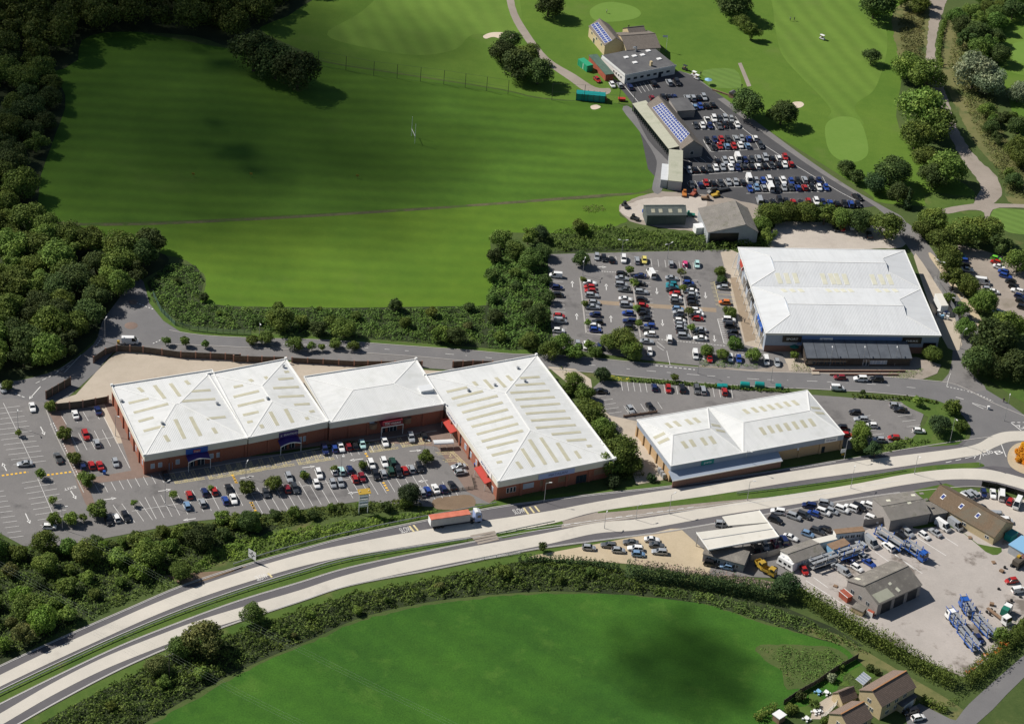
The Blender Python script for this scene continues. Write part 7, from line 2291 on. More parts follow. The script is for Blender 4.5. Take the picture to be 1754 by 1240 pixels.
def span(p, h0, q, h1, label, sag=1.2):
    d = (q - p).normalized()
    n = Vector((-d.y, d.x, 0))
    e = empty('overhead_wires', (p.x, p.y, 0))
    tag(e, label, 'cable', 'overhead wires')
    for k in (-1, 0, 1):
        m = MB()
        N = 10
        pts = []
        for i in range(N + 1):
            t = i / N
            c = (q - p) * t + n * k * .9
            pts.append((c.x, c.y, h0 + (h1 - h0) * t - sag * 4 * t * (1 - t)))
        for a, b in zip(pts, pts[1:]):
            m.tube(a, b, .013, 3)
        m.build('wire', M['wire'], e)


u1 = pole(290, 1164, 8.5, 'wooden utility pole in the scrub above the pasture')
u2 = pole(150, 965, 8.5, 'wooden utility pole at the bottom edge of the west car park')
u3 = pole(-140, 925, 8.5, 'wooden utility pole beyond the left edge')
u4 = pole(620, 1330, 8.5, 'wooden utility pole beyond the bottom edge')
u5 = pole(900, 1345, 8.5, 'wooden utility pole below the bottom edge')
span(u3[0], 8.6, u1[0], 8.6, 'three thin wires crossing the left wood to the pole above the pasture')
span(u1[0], 8.6, u4[0], 8.6, 'three thin wires running down over the pasture corner')
span(u2[0], 8.6, u5[0], 8.6, 'three thin wires crossing both carriageways')

# ---- people (each body one continuous skin)
def person_mesh(name, walk):
    V = [(0, 0, .95), (0, 0, 1.18), (0, 0, 1.42), (0, 0, 1.52), (0, .01, 1.66), (.09, 0, .9), (.1 + walk, 0, .5), (.1 + walk * .6, 0, .07), (.12 + walk * 1.2, .09, .03), (-.09, 0, .9), (-.1 - walk, 0, .5), (-.1 - walk * 1.4, 0, .07), (-.1 - walk * .8, .09, .03), (.2, 0, 1.4), (.27, .04, 1.15), (.27, .14, .95), (-.2, 0, 1.4), (-.27, .0, 1.15), (-.27, .08, .93)]
    V = [(x, y, z) if i < 5 or i > 12 else (x if abs(x) < .13 else x, y, z) for i, (x, y, z) in enumerate(V)]
    E = [(0, 1), (1, 2), (2, 3), (3, 4), (0, 5), (5, 6), (6, 7), (7, 8), (0, 9), (9, 10), (10, 11), (11, 12), (2, 13), (13, 14), (14, 15), (2, 16), (16, 17), (17, 18)]
    rad = [.15, .14, .15, .06, .11, .1, .075, .05, .045, .1, .075, .05, .045, .065, .05, .04, .065, .05, .04]
    me = bpy.data.meshes.new(name)
    me.from_pydata(V, E, [])
    o = bpy.data.objects.new(name, me)
    COL.objects.link(o)
    md = o.modifiers.new('skin', 'SKIN')
    for i, r_ in enumerate(rad):
        me.skin_vertices[0].data[i].radius = (r_, r_)
    me.skin_vertices[0].data[0].use_root = True
    o.modifiers.new('sub', 'SUBSURF').levels = 1
    dg = bpy.context.evaluated_depsgraph_get()
    m2 = bpy.data.meshes.new_from_object(o.evaluated_get(dg))
    bpy.data.objects.remove(o)
    m2.materials.clear()
    m2.materials.append(M['cloth1'])
    m2.materials.append(M['cloth2'])
    m2.materials.append(M['skin'])
    for f in m2.polygons:
        z = f.center.z
        f.material_index = 2 if z > 1.5 or (abs(f.center.x) > .22 and z < 1.05) else (1 if z > .93 else 0)
    return m2


PM = [person_mesh('standing_figure', .0), person_mesh('walking_figure', .09)]
PPL = [('y', 637, 188, 'cloth2', 'person in dark trousers on the fairway'), ('y', 673, 188, 'cloth1', 'person with a golf bag on the fairway'), ('y', 903, 332, 'cloth2', 'person in white on the middle of the fairway'), ('h', 1185, 700, 'cloth1', 'person standing on the grass by the golf buggies'), ('h', 520, 268, 'cloth1', 'person on the putting green path'), ('h', 318, 125, 'cloth2', 'person putting on the green behind the clubhouse'), ('g', 720, 330, 'cloth3', 'person in red walking between the club rows'), ('g', 838, 44, 'cloth1', 'person by the tee path'), ('n', 120, 590, 'cloth1', 'person walking on the plaza walkway'), ('n', 150, 540, 'cloth2', 'person near the shopfronts on the plaza'), ('j', 610, 300, 'cloth1', 'person walking a dog path beside the lawn'), ('e', 1130, 400, 'cloth1', 'person on the footway by the lawn')]
for i, (r_, x, y, c_, lab) in enumerate(PPL):
    p0 = PZ(r_, x, y)
    e = empty('person', (p0.x, p0.y, .06), R(50 * i))
    tag(e, lab, 'person')
    o = bpy.data.objects.new('body', PM[i % 2])
    link(o, e)
    o.material_slots[1].link = 'OBJECT'
    o.material_slots[1].material = M[c_]
    MB().cyl(0, .0, 1.70, 1.80, .115, 8, .05).build('hair', M['timber'], e)
# golf buggies
for i, (x, y) in enumerate(((1125, 705), (1150, 735), (1040, 648), (920, 352))):
    p0 = PZ('h', x, y) if i < 3 else PZ('y', x, y)
    e = empty('golf_buggy', (p0.x, p0.y, .06), R(-35))
    tag(e, ['white golf buggy at the head of the queue by the clubhouse', 'white golf buggy nearest the tee in the clubhouse queue', 'dark golf trolley rack beside the clubhouse corner', 'white golf buggy on the fairway'][i], 'golf buggy')
    MB().hexa([(-1.1, -.55, .3), (1.1, -.55, .3), (1.1, .55, .3), (-1.1, .55, .3)], [(-1.1, -.5, .75), (.9, -.5, .75), (.9, .5, .75), (-1.1, .5, .75)]).build('body', M['dark' if i == 2 else 'white'], e)
    MB().box(-.5, .1, -.5, .5, .76, 1.15).build('seat', M['timberb'], e)
    rf_ = MB().box(-.9, .8, -.6, .6, 1.85, 1.92).build('roof', M['dark' if i == 2 else 'white'], e)
    for sx in (-.8, .7):
        for sy in (-.5, .5):
            MB().cyl(sx, sy, .7, 1.84, .03, 5).build('roof_post', M['steel'], e)
    wheels(e, [(sx * .75, sy * .55, .22) for sx in (-1, 1) for sy in (-1, 1)], .22, .15)
# tee shelter / low timber edging
p0 = PZ('h', 1380, 865)
e = empty('timber_edging', (p0.x, p0.y, .05), R(-28))
tag(e, 'timber sleeper edging and bench above the club drive', 'edging')
for i in range(4):
    MB().box(-4 + 2 * i, -2.1 + 2 * i, -.2, .2, 0, .6).build('sleeper', M['timberb'], e)
p0 = PZ('h', 1475, 900)
e = empty('starter_hut', (p0.x, p0.y, .05), R(-30))
tag(e, 'small grey roofed starter hut beside the big trees', 'hut')
MB().box(-1, 1, -1, 1, 0, 2.0).build('walls', M['brick'], e)
MB().hexa([(-1.2, -1.2, 2.01), (1.2, -1.2, 2.01), (1.2, 1.2, 2.01), (-1.2, 1.2, 2.01)], [(-.1, -1.2, 2.7), (.1, -1.2, 2.7), (.1, 1.2, 2.7), (-.1, 1.2, 2.7)]).build('roof', M['felt'], e)
# garden furniture
for i, (x, y, mat) in enumerate(((450, 395, 'lblue'), (500, 400, 'white'), (430, 520, 'white'), (450, 515, 'white'), (375, 565, 'white'))):
    p0 = PZ('q', x, y)
    e = empty('garden_table', (p0.x, p0.y, .07))
    tag(e, f'{"pale blue" if i == 0 else "white"} garden table, {ORD[i]} from the back of the gardens', 'table', 'garden furniture')
    MB().cyl(0, 0, .68, .74, .7, 10).build('top', M[mat], e)
    MB().cyl(0, 0, 0, .68, .06, 6).build('leg', M[mat], e)
    for a in range(4):
        MB().box(1.0 * math.cos(a * 1.57) - .22, 1.0 * math.cos(a * 1.57) + .22, 1.0 * math.sin(a * 1.57) - .22, 1.0 * math.sin(a * 1.57) + .22, 0, .45).build('stool', M[mat], e)
fence('white_trellis', [Z('q', 465, 565), Z('q', 520, 520), Z('q', 565, 470)], 'i', 1.6, 'white criss-cross trellis fence on the patio', 'white', 'white', 1.6, pw=.12, slat=5)
# ------------------------------------------------------------------ vegetation
def leaf_cloud(centres, radii, n, size, seed, up=.25, flat=1.0, jit=.35, hemi=False):
    """n leaf-sized quads spread over the skins of many lobes"""
    g = np.random.default_rng(seed)
    c = np.asarray(centres, float)
    r = np.asarray(radii, float)
    w = r ** 2
    idx = g.choice(len(c), n, p=w / w.sum())
    d = g.normal(size=(n, 3))
    d[:, 2] += up
    if hemi:
        d[:, 2] = np.abs(d[:, 2])
    d /= np.linalg.norm(d, axis=1)[:, None]
    rr = r[idx] * g.uniform(.62, 1.08, n)
    p = c[idx] + d * rr[:, None] * np.array([1, 1, flat])
    nn = d + g.normal(size=(n, 3)) * jit * 1.6
    nn /= np.linalg.norm(nn, axis=1)[:, None]
    t = np.cross(nn, g.normal(size=(n, 3)))
    t /= np.linalg.norm(t, axis=1)[:, None] + 1e-9
    b = np.cross(nn, t)
    s = (size if np.isscalar(size) else np.asarray(size)[idx]) * g.uniform(.6, 1.3, n)
    t *= s[:, None]
    b *= (s * g.uniform(.5, .9, n))[:, None]
    v = np.stack([p - t, p - b * .9, p + t, p + b * .9], 1).reshape(-1, 3)
    f = np.arange(4 * n).reshape(-1, 4)
    return v, f


def crown_lobes(seed, k, style):
    g = random.Random(seed)
    c, r = [], []
    if style == 'round':
        c.append((0, 0, 0)); r.append(.74)
        for i in range(k):
            a = g.uniform(0, 6.283)
            el = math.asin(g.uniform(-.55, 1))
            q = g.uniform(.5, .72)
            c.append((q * math.cos(a) * math.cos(el), q * math.sin(a) * math.cos(el), .82 * q * math.sin(el)))
            r.append(g.uniform(.26, .46))
    elif style == 'loose':
        for i in range(k):
            a = g.uniform(0, 6.283)
            el = math.asin(g.uniform(-.5, 1))
            q = g.uniform(.15, .85)
            c.append((q * math.cos(a) * math.cos(el) * g.uniform(.7, 1.1), q * math.sin(a) * math.cos(el), .95 * q * math.sin(el)))
            r.append(g.uniform(.16, .36))
    elif style == 'cone':
        for i in range(k):
            t = i / (k - 1)
            z = -1.0 + 2.6 * t
            rad = .62 * (1 - t) ** .8
            a = g.uniform(0, 6.283)
            q = rad * g.uniform(.3, .6)
            c.append((q * math.cos(a), q * math.sin(a), z))
            r.append(max(.12, rad * g.uniform(.55, .75)))
    elif style == 'tall':
        for i in range(k):
            a = g.uniform(0, 6.283)
            z = g.uniform(-.9, 1.0)
            q = g.uniform(.1, .55) * math.sqrt(max(.1, 1 - (z * .75) ** 2))
            c.append((q * math.cos(a), q * math.sin(a), z * 1.05))
            r.append(g.uniform(.25, .42))
    return c, r


def crown_mesh(name, seed, style, n, size, k=16):
    c, r = crown_lobes(seed, k, style)
    v, f = leaf_cloud(c, r, n, size, seed)
    return mesh_np(name, v, f, M['oak'])


CROWN = {'big': [crown_mesh('crown', 10 + i, 'round', 5600, .055, 22) for i in range(5)],
         'mid': [crown_mesh('crown', 20 + i, 'round', 2200, .088, 15) for i in range(4)],
         'small': [crown_mesh('crown', 30 + i, 'round', 750, .135, 10) for i in range(3)],
         'loose': [crown_mesh('crown', 60 + i, 'loose', 3000, .062, 20) for i in range(3)],
         'tall': [crown_mesh('crown', 40 + i, 'tall', 2200, .075, 16) for i in range(3)],
         'cone': [crown_mesh('crown', 50 + i, 'cone', 2000, .085, 12) for i in range(2)]}


def trunk_mesh(seed, limbs=5):
    g = random.Random(seed)
    m = MB()
    m.tube((0, 0, -.02), (.02, 0, .5), .07, 7, .055)
    m.tube((.02, 0, .5), (0, .02, 1.0), .055, 7, .03)
    for i in range(limbs):
        a = 6.283 * i / limbs + g.uniform(-.4, .4)
        z = g.uniform(.35, .7)
        m.tube((.01, 0, z), (.5 * math.cos(a), .5 * math.sin(a), z + g.uniform(.35, .6)), .03, 5, .012)
    return m.mesh('trunk', M['bark'])


TRUNK = [trunk_mesh(i) for i in range(4)]
ntree = 0


random.seed(5)


def tree_at(p, rad, kind='big', mat='oak', label='', group='', vr=None, name='broadleaf_tree', cat='tree', seed=None):
    """rad crown radius; the crown's centre stands about one radius above the ground"""
    global ntree
    g = random.Random(seed if seed is not None else ntree * 13 + 5)
    e = empty(name, (p.x, p.y, 0), g.uniform(0, 6.28))
    tag(e, label, cat, group)
    zc = {'cone': 1.1, 'tall': 1.25, 'small': 1.2}.get(kind, .86) * rad
    if cat == 'shrub':
        zc = rad * .55
    vs_ = vr or (g.uniform(.85, 1.05) if kind != 'cone' else 1.1)
    if kind == 'big' and ntree % 4 == 0 and rad < 5 and 'large' not in label:
        kind = 'loose'
    t = part_obj('trunk', TRUNK[ntree % 4], e)
    t.scale = (rad, rad, zc)
    cr = part_obj('crown', CROWN[kind][ntree % len(CROWN[kind])], e, (0, 0, zc), M[mat])
    cr.scale = (rad * g.uniform(1.02, 1.14), rad * g.uniform(1.02, 1.14), rad * vs_)
    cr.rotation_euler = (0, 0, g.uniform(0, 6.28))
    ntree += 1
    return e


def tree_px(x, y, dpx, kind=None, mat='oak', label='', group='trees', r='i', **k):
    x, y = Z(r, x, y)
    rad = dpx / 2 / pxm(x, y)
    if kind is None:
        kind = 'big' if rad > 3.2 else ('mid' if rad > 1.9 else 'small')
    zc = rad * {'cone': 1.1, 'tall': 1.25, 'small': 1.2}.get(kind, .86) * (.55 if k.get('cat') == 'shrub' else 1)
    p = P(x, y, zc)
    return tree_at(Vector((p.x, p.y, 0)), rad, kind, mat, label, group, **k)


def inside(p, poly):
    c = False
    j = len(poly) - 1
    for i in range(len(poly)):
        a, b = poly[i], poly[j]
        if (a[1] > p[1]) != (b[1] > p[1]) and p[0] < (b[0] - a[0]) * (p[1] - a[1]) / (b[1] - a[1]) + a[0]:
            c = not c
        j = i
    return c


def sample(poly, gap, seed, tries=14):
    g = random.Random(seed)
    w = [P(*p) for p in poly]
    q = [(a.x, a.y) for a in w]
    x0, x1 = min(a[0] for a in q), max(a[0] for a in q)
    y0, y1 = min(a[1] for a in q), max(a[1] for a in q)
    out = []
    grid = {}
    n = int((x1 - x0) * (y1 - y0) / gap ** 2 * tries)
    for _ in range(n):
        p = (g.uniform(x0, x1), g.uniform(y0, y1))
        k = (int(p[0] // gap), int(p[1] // gap))
        ok = True
        for i in (-1, 0, 1):
            for j in (-1, 0, 1):
                for o in grid.get((k[0] + i, k[1] + j), ()):
                    if (o[0] - p[0]) ** 2 + (o[1] - p[1]) ** 2 < gap * gap:
                        ok = False
        if ok and inside(p, q):
            grid.setdefault(k, []).append(p)
            out.append(p)
    return out


def wood(poly, gap, rr, mats, label, group, seed, kind=None):
    g = random.Random(seed)
    pts = []
    for p in sample(poly, gap, seed):
        u, v = proj(Vector((p[0], p[1], 4)))
        if -35 < u < 1790 and v > -35:
            pts.append((v, u, p))
    pts.sort()
    nr = max(1, round(math.sqrt(len(pts) / 2.5)))
    per = math.ceil(len(pts) / nr)
    for k in range(nr):
        for i, (v, u, p) in enumerate(sorted(pts[k * per:(k + 1) * per], key=lambda q: q[1])):
            rad = rr[0] + (rr[1] - rr[0]) * g.random() ** 1.3
            lab = f'{label}, {ORD[i]} from left, {ORD[k]} rank from the top'
            tree_at(Vector((p[0], p[1], 0)), rad, kind or ('big' if rad > 3.0 else 'mid'), g.choice(mats), lab, group, seed=g.randrange(9999))


wood([(-60, 390), (55, 390), (105, 418), (180, 436), (262, 436), (275, 452), (232, 482), (200, 515), (160, 575), (85, 625), (-10, 648), (-60, 655)], 6.6, (4.0, 6.4), ['oak', 'oak', 'oakd', 'oak'], 'tree in the left wood', 'trees of the left wood', 3)
wood([(-80, 125), (50, 110), (95, 165), (75, 230), (55, 300), (38, 366), (-80, 380)], 7.5, (4.4, 7.0), ['oak', 'oakd', 'oak'], 'dark tree left of the playing field', 'trees of the left field belt', 4)
cc, rr_ = [], []
g_ = random.Random(5)
for p in sample([(-120, -100), (620, -100), (505, 8), (450, 42), (400, 78), (330, 62), (200, 52), (130, 70), (100, 112), (-120, 126)], 8.4, 5):
    rad = g_.uniform(5, 8)
    c_, r_ = crown_lobes(g_.randrange(999), 15, 'round')
    cc += [(p[0] + a * rad, p[1] + b * rad, rad * 1.05 + c * rad) for a, b, c in c_]
    rr_ += [q * rad for q in r_]
v, f_ = leaf_cloud(cc, rr_, 230000, .5, 5)
tag(link(bpy.data.objects.new('dark_wood', mesh_np('dark_wood', v, f_, M['oak']))), 'dark wood filling the top left corner beyond the playing field', 'wood', None, 'stuff')
wood([(-60, 925), (40, 942), (120, 944), (250, 928), (400, 906), (455, 900), (400, 920), (300, 960), (230, 1000), (140, 1052), (50, 1095), (-60, 1150)], 5.8, (1.7, 4.6), ['oak', 'oak', 'scrub', 'brownb', 'oakd', 'scrubl', 'lime'], 'tree below the west car park', 'trees of the belt below the west car park', 6)
wood([(120, 942), (250, 916), (420, 890), (520, 876), (640, 866), (720, 864), (640, 878), (540, 890), (450, 906), (300, 928)], 4.4, (1.3, 2.6), ['oak', 'oakd', 'scrub', 'lime'], 'bushy tree in the roadside hedge', 'trees of the roadside hedge', 7)
wood([(1625, 45), (1660, 20), (1760, -40), (1790, 10), (1720, 40), (1705, 75), (1690, 130), (1650, 110)], 7.5, (3.6, 5.6), ['oak', 'scrub', 'oakd'], 'scrubby tree east of the gravel track', 'trees east of the gravel track', 8)
wood([(1690, 215), (1740, 200), (1790, 280), (1790, 345), (1735, 335), (1715, 280)], 7.0, (2.6, 4.4), ['oak', 'oakd', 'scrub'], 'bushy tree in the right hand rough', 'trees in the rough right of the track', 9)
wood([(1530, -60), (1590, -60), (1585, 20), (1545, 25)], 7.0, (3.6, 5.0), ['oakd', 'oak'], 'dark tree at the track top', 'trees at the top of the track', 10)
wood([(838, 440), (880, 420), (932, 440), (944, 500), (944, 570), (930, 598), (850, 598), (836, 520)], 8.0, (2.0, 4.0), ['oakd', 'oakd', 'oak', 'scrubd'], 'bushy tree in the thicket', 'trees of the thicket by the east car park', 11)

wood([(330, 1125), (513, 1055), (742, 1000), (960, 968), (1080, 990), (1000, 1006), (750, 1020), (540, 1085), (300, 1195), (120, 1250)], 8.5, (.9, 2.3), ['scrub', 'scrubd', 'oak', 'brownb', 'lime'], 'bush on the south bank', 'bushes on the south bank', 12)
wood([(290, 470), (345, 500), (400, 530), (700, 532), (825, 530), (825, 585), (560, 568), (330, 555)], 9.0, (.9, 2.4), ['scrub', 'oakd', 'oak', 'brownb', 'lime'], 'bush on the estate bank', 'bushes on the estate bank', 13)
T = [
    # golf course
    (435, 90, 82, 'oakd', 'large dark tree overhanging the top of the playing field'), (510, 122, 84, 'oakd', 'large dark tree casting a long shadow on the playing field'),
    (472, 106, 74, 'oakd', 'large dark tree between the two at the top of the playing field'),
    (858, 88, 48, 'oakd', 'leftmost tree of the dark clump beside the golf path'), (888, 112, 62, 'oakd', 'largest tree of the dark clump beside the golf path'), (922, 122, 56, 'oakd', 'rightmost tree of the dark clump beside the golf path'), (875, 68, 40, 'oakd', 'rear tree of the dark clump beside the golf path'), (905, 92, 44, 'oak', 'middle tree of the dark clump beside the golf path'),
    (940, 8, 52, 'oakd', 'dark tree cut by the top edge beside the golf path'), (1262, 6, 62, 'oakd', 'large dark tree at the top left of the fairway'), (1240, -6, 50, 'oakd', 'dark tree cut by the top edge left of the fairway'),
    (1270, 38, 32, 'lime', 'pale green tree below the dark one on the fairway edge'), (1288, 53, 38, 'oak', 'round tree beside the pale green one'), (1284, 178, 62, 'oakd', 'large round dark tree beside the club drive'), (1340, 193, 54, 'oakd', 'second round dark tree, right beside the bunker'),
    (1493, 97, 34, 'oakd', 'lone round tree on the right of the fairway'), (1500, 4, 70, 'oakd', 'dark tree group at the top right of the fairway'), (1501, 24, 14, 'oak', 'tiny sapling at the top right of the fairway'),
    (1552, 112, 56, 'lime', 'yellowish tree at the fairway edge'), (1590, 128, 64, 'oak', 'tree beside the gravel track above the big one'), (1578, 188, 88, 'lime', 'biggest pale crowned tree beside the gravel track'), (1606, 212, 70, 'oak', 'dark side tree of the big pale crowned one'), (1570, 232, 62, 'oak', 'lower tree below the big pale crowned one'), (1585, 268, 46, 'oak', 'tree between the putting green and the gravel track'), (1625, 288, 72, 'oak', 'round tree overhanging the gravel track bend'), (1600, 300, 54, 'oakd', 'tree left of the gravel track bend'),
    (1450, 288, 32, 'oakd', 'small dark tree at the foot of the putting green'), (1468, 302, 30, 'oakd', 'dark tree beside the club drive below the green'), (1527, 292, 66, 'oakd', 'large dark tree beside the club drive'), (1500, 312, 42, 'conif', 'dark tree at the bend of the club drive'), (1540, 330, 42, 'oakd', 'tree behind the pointed conifer'),
    (1670, 122, 76, 'willow', 'big silvery willow right of the gravel track'), (1695, 140, 60, 'willow', 'second silvery willow behind the first'), (1712, 92, 40, 'oakd', 'dark tree beside the ringed green'), (1745, 158, 44, 'willow', 'grey green willow at the right edge'), (1690, 190, 34, 'oak', 'small tree below the silvery willows'), (1715, 205, 34, 'oakd', 'small dark tree beside the right edge path'),
    # hedge and trees behind the big store
    (1318, 368, 42, 'oak', 'first tree from the left of the tall hedge behind the gravel car park'), (1348, 362, 44, 'oak', 'second tree from the left of the tall hedge behind the gravel car park'), (1380, 364, 46, 'oak', 'third tree from the left of the tall hedge behind the gravel car park'), (1413, 368, 46, 'oak', 'fourth tree from the left of the tall hedge behind the gravel car park'), (1445, 373, 44, 'oak', 'fifth tree from the left of the tall hedge behind the gravel car park'), (1474, 378, 46, 'oakd', 'sixth tree from the left of the tall hedge behind the gravel car park'),
    (1305, 386, 36, 'oak', 'tree at the corner of the barn and gravel car park'), (1316, 402, 34, 'lime', 'paler bush at the left end of the gravel car park'), (1520, 388, 58, 'oak', 'large tree at the right of the gravel car park'), (1600, 376, 56, 'oak', 'tree at the club gate'), (1582, 392, 40, 'oak', 'tree on the lane verge at the club gate'),
    (1650, 396, 64, 'lime', 'bright bushy tree above the rough car park'), (1690, 392, 60, 'lime', 'second bright bushy tree above the rough car park'), (1612, 412, 50, 'oak', 'first tree of the row between lane and rough car park'), (1625, 445, 52, 'oak', 'second tree of the row between lane and rough car park'), (1634, 480, 46, 'oak', 'third tree of the row between lane and rough car park'), (1662, 488, 44, 'oak', 'fourth tree of the row between lane and rough car park'), (1685, 516, 50, 'oak', 'fifth tree of the row between lane and rough car park'),
    (1625, 512, 26, 'scrub', 'small bush beside the mesh fence'), (1645, 530, 34, 'scrub', 'bush between fence and lane'), (1655, 562, 40, 'scrub', 'larger bush between fence and lane'), (1700, 580, 84, 'oakd', 'huge dark tree above the lawn'), (1680, 618, 62, 'oakd', 'lower dark tree at the lawn corner'), (1730, 560, 66, 'oak', 'tree behind the huge dark one'), (1748, 625, 66, 'oakd', 'dark tree at the right edge above the lawn'), (1712, 630, 50, 'oakd', 'dark tree overhanging the lawn'), (1745, 448, 50, 'oak', 'tree at the right edge of the rough car park'), (1720, 420, 44, 'oakd', 'tree behind the rough car park'),
    (1600, 606, 34, 'oak', 'round tree at the restaurant corner by the lane'),
    # between the MATALAN and buff stores
    (985, 652, 36, 'oak', 'tree at the top right of the MATALAN store'), (972, 668, 26, 'scrub', 'bush at the top of the MATALAN side wall'), (1002, 672, 34, 'scrub', 'second bush along the MATALAN side wall'), (1012, 704, 56, 'oak', 'big tree midway along the MATALAN side wall'), (1035, 735, 48, 'oak', 'tree behind the biggest one by MATALAN'), (1062, 772, 66, 'oak', 'biggest tree between the two stores'), (1046, 796, 52, 'oak', 'lower tree between the two stores'), (1080, 796, 40, 'oak', 'tree beside the service alley'), (1050, 825, 28, 'conif', 'dark shrub at the right corner of the MATALAN store'), (1031, 641, 32, 'conif', 'dense tree by the yellow shrubs'), (1115, 817, 20, 'conif', 'dark shrub at the buff store corner'),
    (1157, 646, 15, 'oak', 'young tree in the middle car park hedge'),
    # middle and right
    (1478, 740, 40, 'oak', 'tree in the middle of the right car park'), (1470, 760, 34, 'scrub', 'bush below the right car park tree'), (1500, 770, 36, 'conif', 'dark bush beside the buff store sign'), (1610, 728, 40, 'conif', 'dense round tree on the roundabout lawn'), (1632, 698, 32, 'oak', 'grey green tree at the lawn top'), (1645, 730, 28, 'scrub', 'bush at the lawn edge'), (1572, 686, 18, 'lime', 'small golden tree on the lawn'), (1478, 672, 12, 'oakd', 'tiny conifer by the car park exit'),
    # east car park
    (996, 444, 32, 'oakd', 'dark tree by the twin lamp in the east car park'), (1068, 582, 50, 'lime', 'largest bright tree at the bottom of the east car park'), (1046, 584, 36, 'lime', 'left neighbour of the largest bright tree'), (1083, 600, 40, 'oak', 'right neighbour of the largest bright tree'), (962, 590, 40, 'oak', 'bush at the bottom left corner of the east car park'), (942, 600, 38, 'scrub', 'low bush by the road left of the east car park'), (985, 602, 32, 'scrub', 'roadside bush below the west edge column'), (1009, 590, 20, 'lime', 'small pale tree by the road'), (1020, 604, 26, 'scrub', 'hedge bush beside the navy car'),
    (1080, 462, 16, 'lime', 'top sapling between third and fourth columns'), (1086, 484, 18, 'lime', 'second sapling between third and fourth columns'), (1091, 528, 14, 'lime', 'third sapling between third and fourth columns'), (1094, 553, 15, 'lime', 'lowest sapling between third and fourth columns'), (1167, 466, 16, 'brownb', 'top sapling between fifth and sixth columns'), (1171, 493, 15, 'lime', 'second sapling between fifth and sixth columns'), (1180, 533, 18, 'brownb', 'reddish sapling between fifth and sixth columns'), (1185, 561, 16, 'lime', 'lowest sapling between fifth and sixth columns'), (998, 478, 12, 'lime', 'top sapling of the second column'), (1003, 520, 13, 'lime', 'middle sapling of the second column'), (1007, 552, 13, 'lime', 'low sapling of the second column'),
    (1234, 466, 22, 'oak', 'top shrub beside the plaza'), (1236, 480, 20, 'oakd', 'second shrub beside the plaza'), (1250, 536, 26, 'oak', 'middle shrub beside the plaza'), (1259, 589, 28, 'scrub', 'bottom shrub beside the plaza'), (1211, 601, 24, 'oak', 'left of three round trees by the road'), (1237, 606, 24, 'lime', 'middle of three round trees by the road'), (1291, 608, 28, 'lime', 'right of three round trees by the road'), (1362, 608, 16, 'oak', 'tree beside the parasols'),
    # west car park
    (87, 696, 22, 'oak', 'small tree at the service gate corner'), (111, 742, 28, 'oak', 'first tree down the paved strip'), (127, 784, 27, 'oak', 'second tree down the paved strip'), (147, 820, 31, 'oak', 'third tree down the paved strip'), (69, 810, 20, 'lime', 'tree in the middle of the left bays'), (90, 857, 17, 'lime', 'sapling low in the left bays'), (32, 741, 14, 'lime', 'sapling high in the left bays'), (93, 888, 28, 'oak', 'left tree of the bottom cluster'), (122, 888, 28, 'oak', 'middle tree of the bottom cluster'), (142, 886, 15, 'oak', 'small tree of the bottom cluster'), (168, 872, 36, 'oak', 'right and largest tree of the bottom cluster'),
    (296, 847, 17, 'lime', 'sapling with a long shadow in the west middle row'), (229, 861, 14, 'lime', 'sapling beside empty bays'), (424, 834, 31, 'oak', 'round tree left of the pair in the centre row'), (468, 828, 31, 'oak', 'round tree right of the pair in the centre row'), (521, 814, 17, 'oak', 'small tree above a dark green car'), (572, 802, 15, 'lime', 'sapling between two pale cars'), (621, 797, 17, 'oak', 'small tree among the upper centre row'), (730, 782, 27, 'oak', 'round tree near the trolley shelter'), (361, 836, 13, 'lime', 'sapling beside a red car'), (700, 844, 42, 'conif', 'dense dark bush below the centre row'), (12, 660, 22, 'oak', 'small tree at the left edge beside the access road'),
    # roadside
    (284, 583, 17, 'scrub', 'first small tree along the estate road fence'), (318, 584, 18, 'oak', 'second small tree along the estate road fence'), (352, 589, 15, 'scrub', 'third small tree along the estate road fence'), (432, 583, 22, 'oak', 'fourth small tree along the estate road fence'), (455, 579, 28, 'scrub', 'fifth tree along the estate road fence'), (505, 588, 30, 'scrub', 'sixth tree along the estate road fence'), (534, 592, 18, 'scrub', 'seventh tree along the estate road fence'), (552, 594, 14, 'oak', 'eighth tree along the estate road fence'), (574, 589, 22, 'scrub', 'ninth tree along the estate road fence'), (605, 592, 22, 'oak', 'tenth tree along the estate road fence'),
    (480, 548, 50, 'oak', 'tall bush rising from the scrub bank'), (590, 562, 42, 'oak', 'second tall bush rising from the scrub bank'), (545, 562, 30, 'oakd', 'dark bush low on the scrub bank'), (755, 572, 34, 'oak', 'bush at the right of the scrub bank'), (780, 575, 36, 'oakd', 'dark bush at the right of the scrub bank'), (925, 400, 32, 'conif', 'dark conifer above the thicket'), (905, 405, 36, 'oak', 'tree at the top of the thicket'), (992, 388, 30, 'oak', 'tree in the hedge north of the east car park'), (860, 410, 40, 'oak', 'tree at the top left of the thicket'),
    # south
    (432, 1050, 44, 'scrubd', 'round bush on the south verge'), (350, 1095, 74, 'brownb', 'large brownish bush beside the utility pole'), (268, 1140, 42, 'brownb', 'brown leaved bush left of the utility pole'), (310, 1110, 46, 'scrubd', 'bush behind the utility pole'), (310, 975, 40, 'scrub', 'round bush above the lay-by'), (930, 935, 18, 'oakd', 'lone small tree on the sandy lot'), (1348, 1000, 52, 'conif', 'dense dark tree at the hedge corner by the caravan'),
    (1716, 1088, 34, 'lime', 'yellow green bush by the lorry yard hedge'),
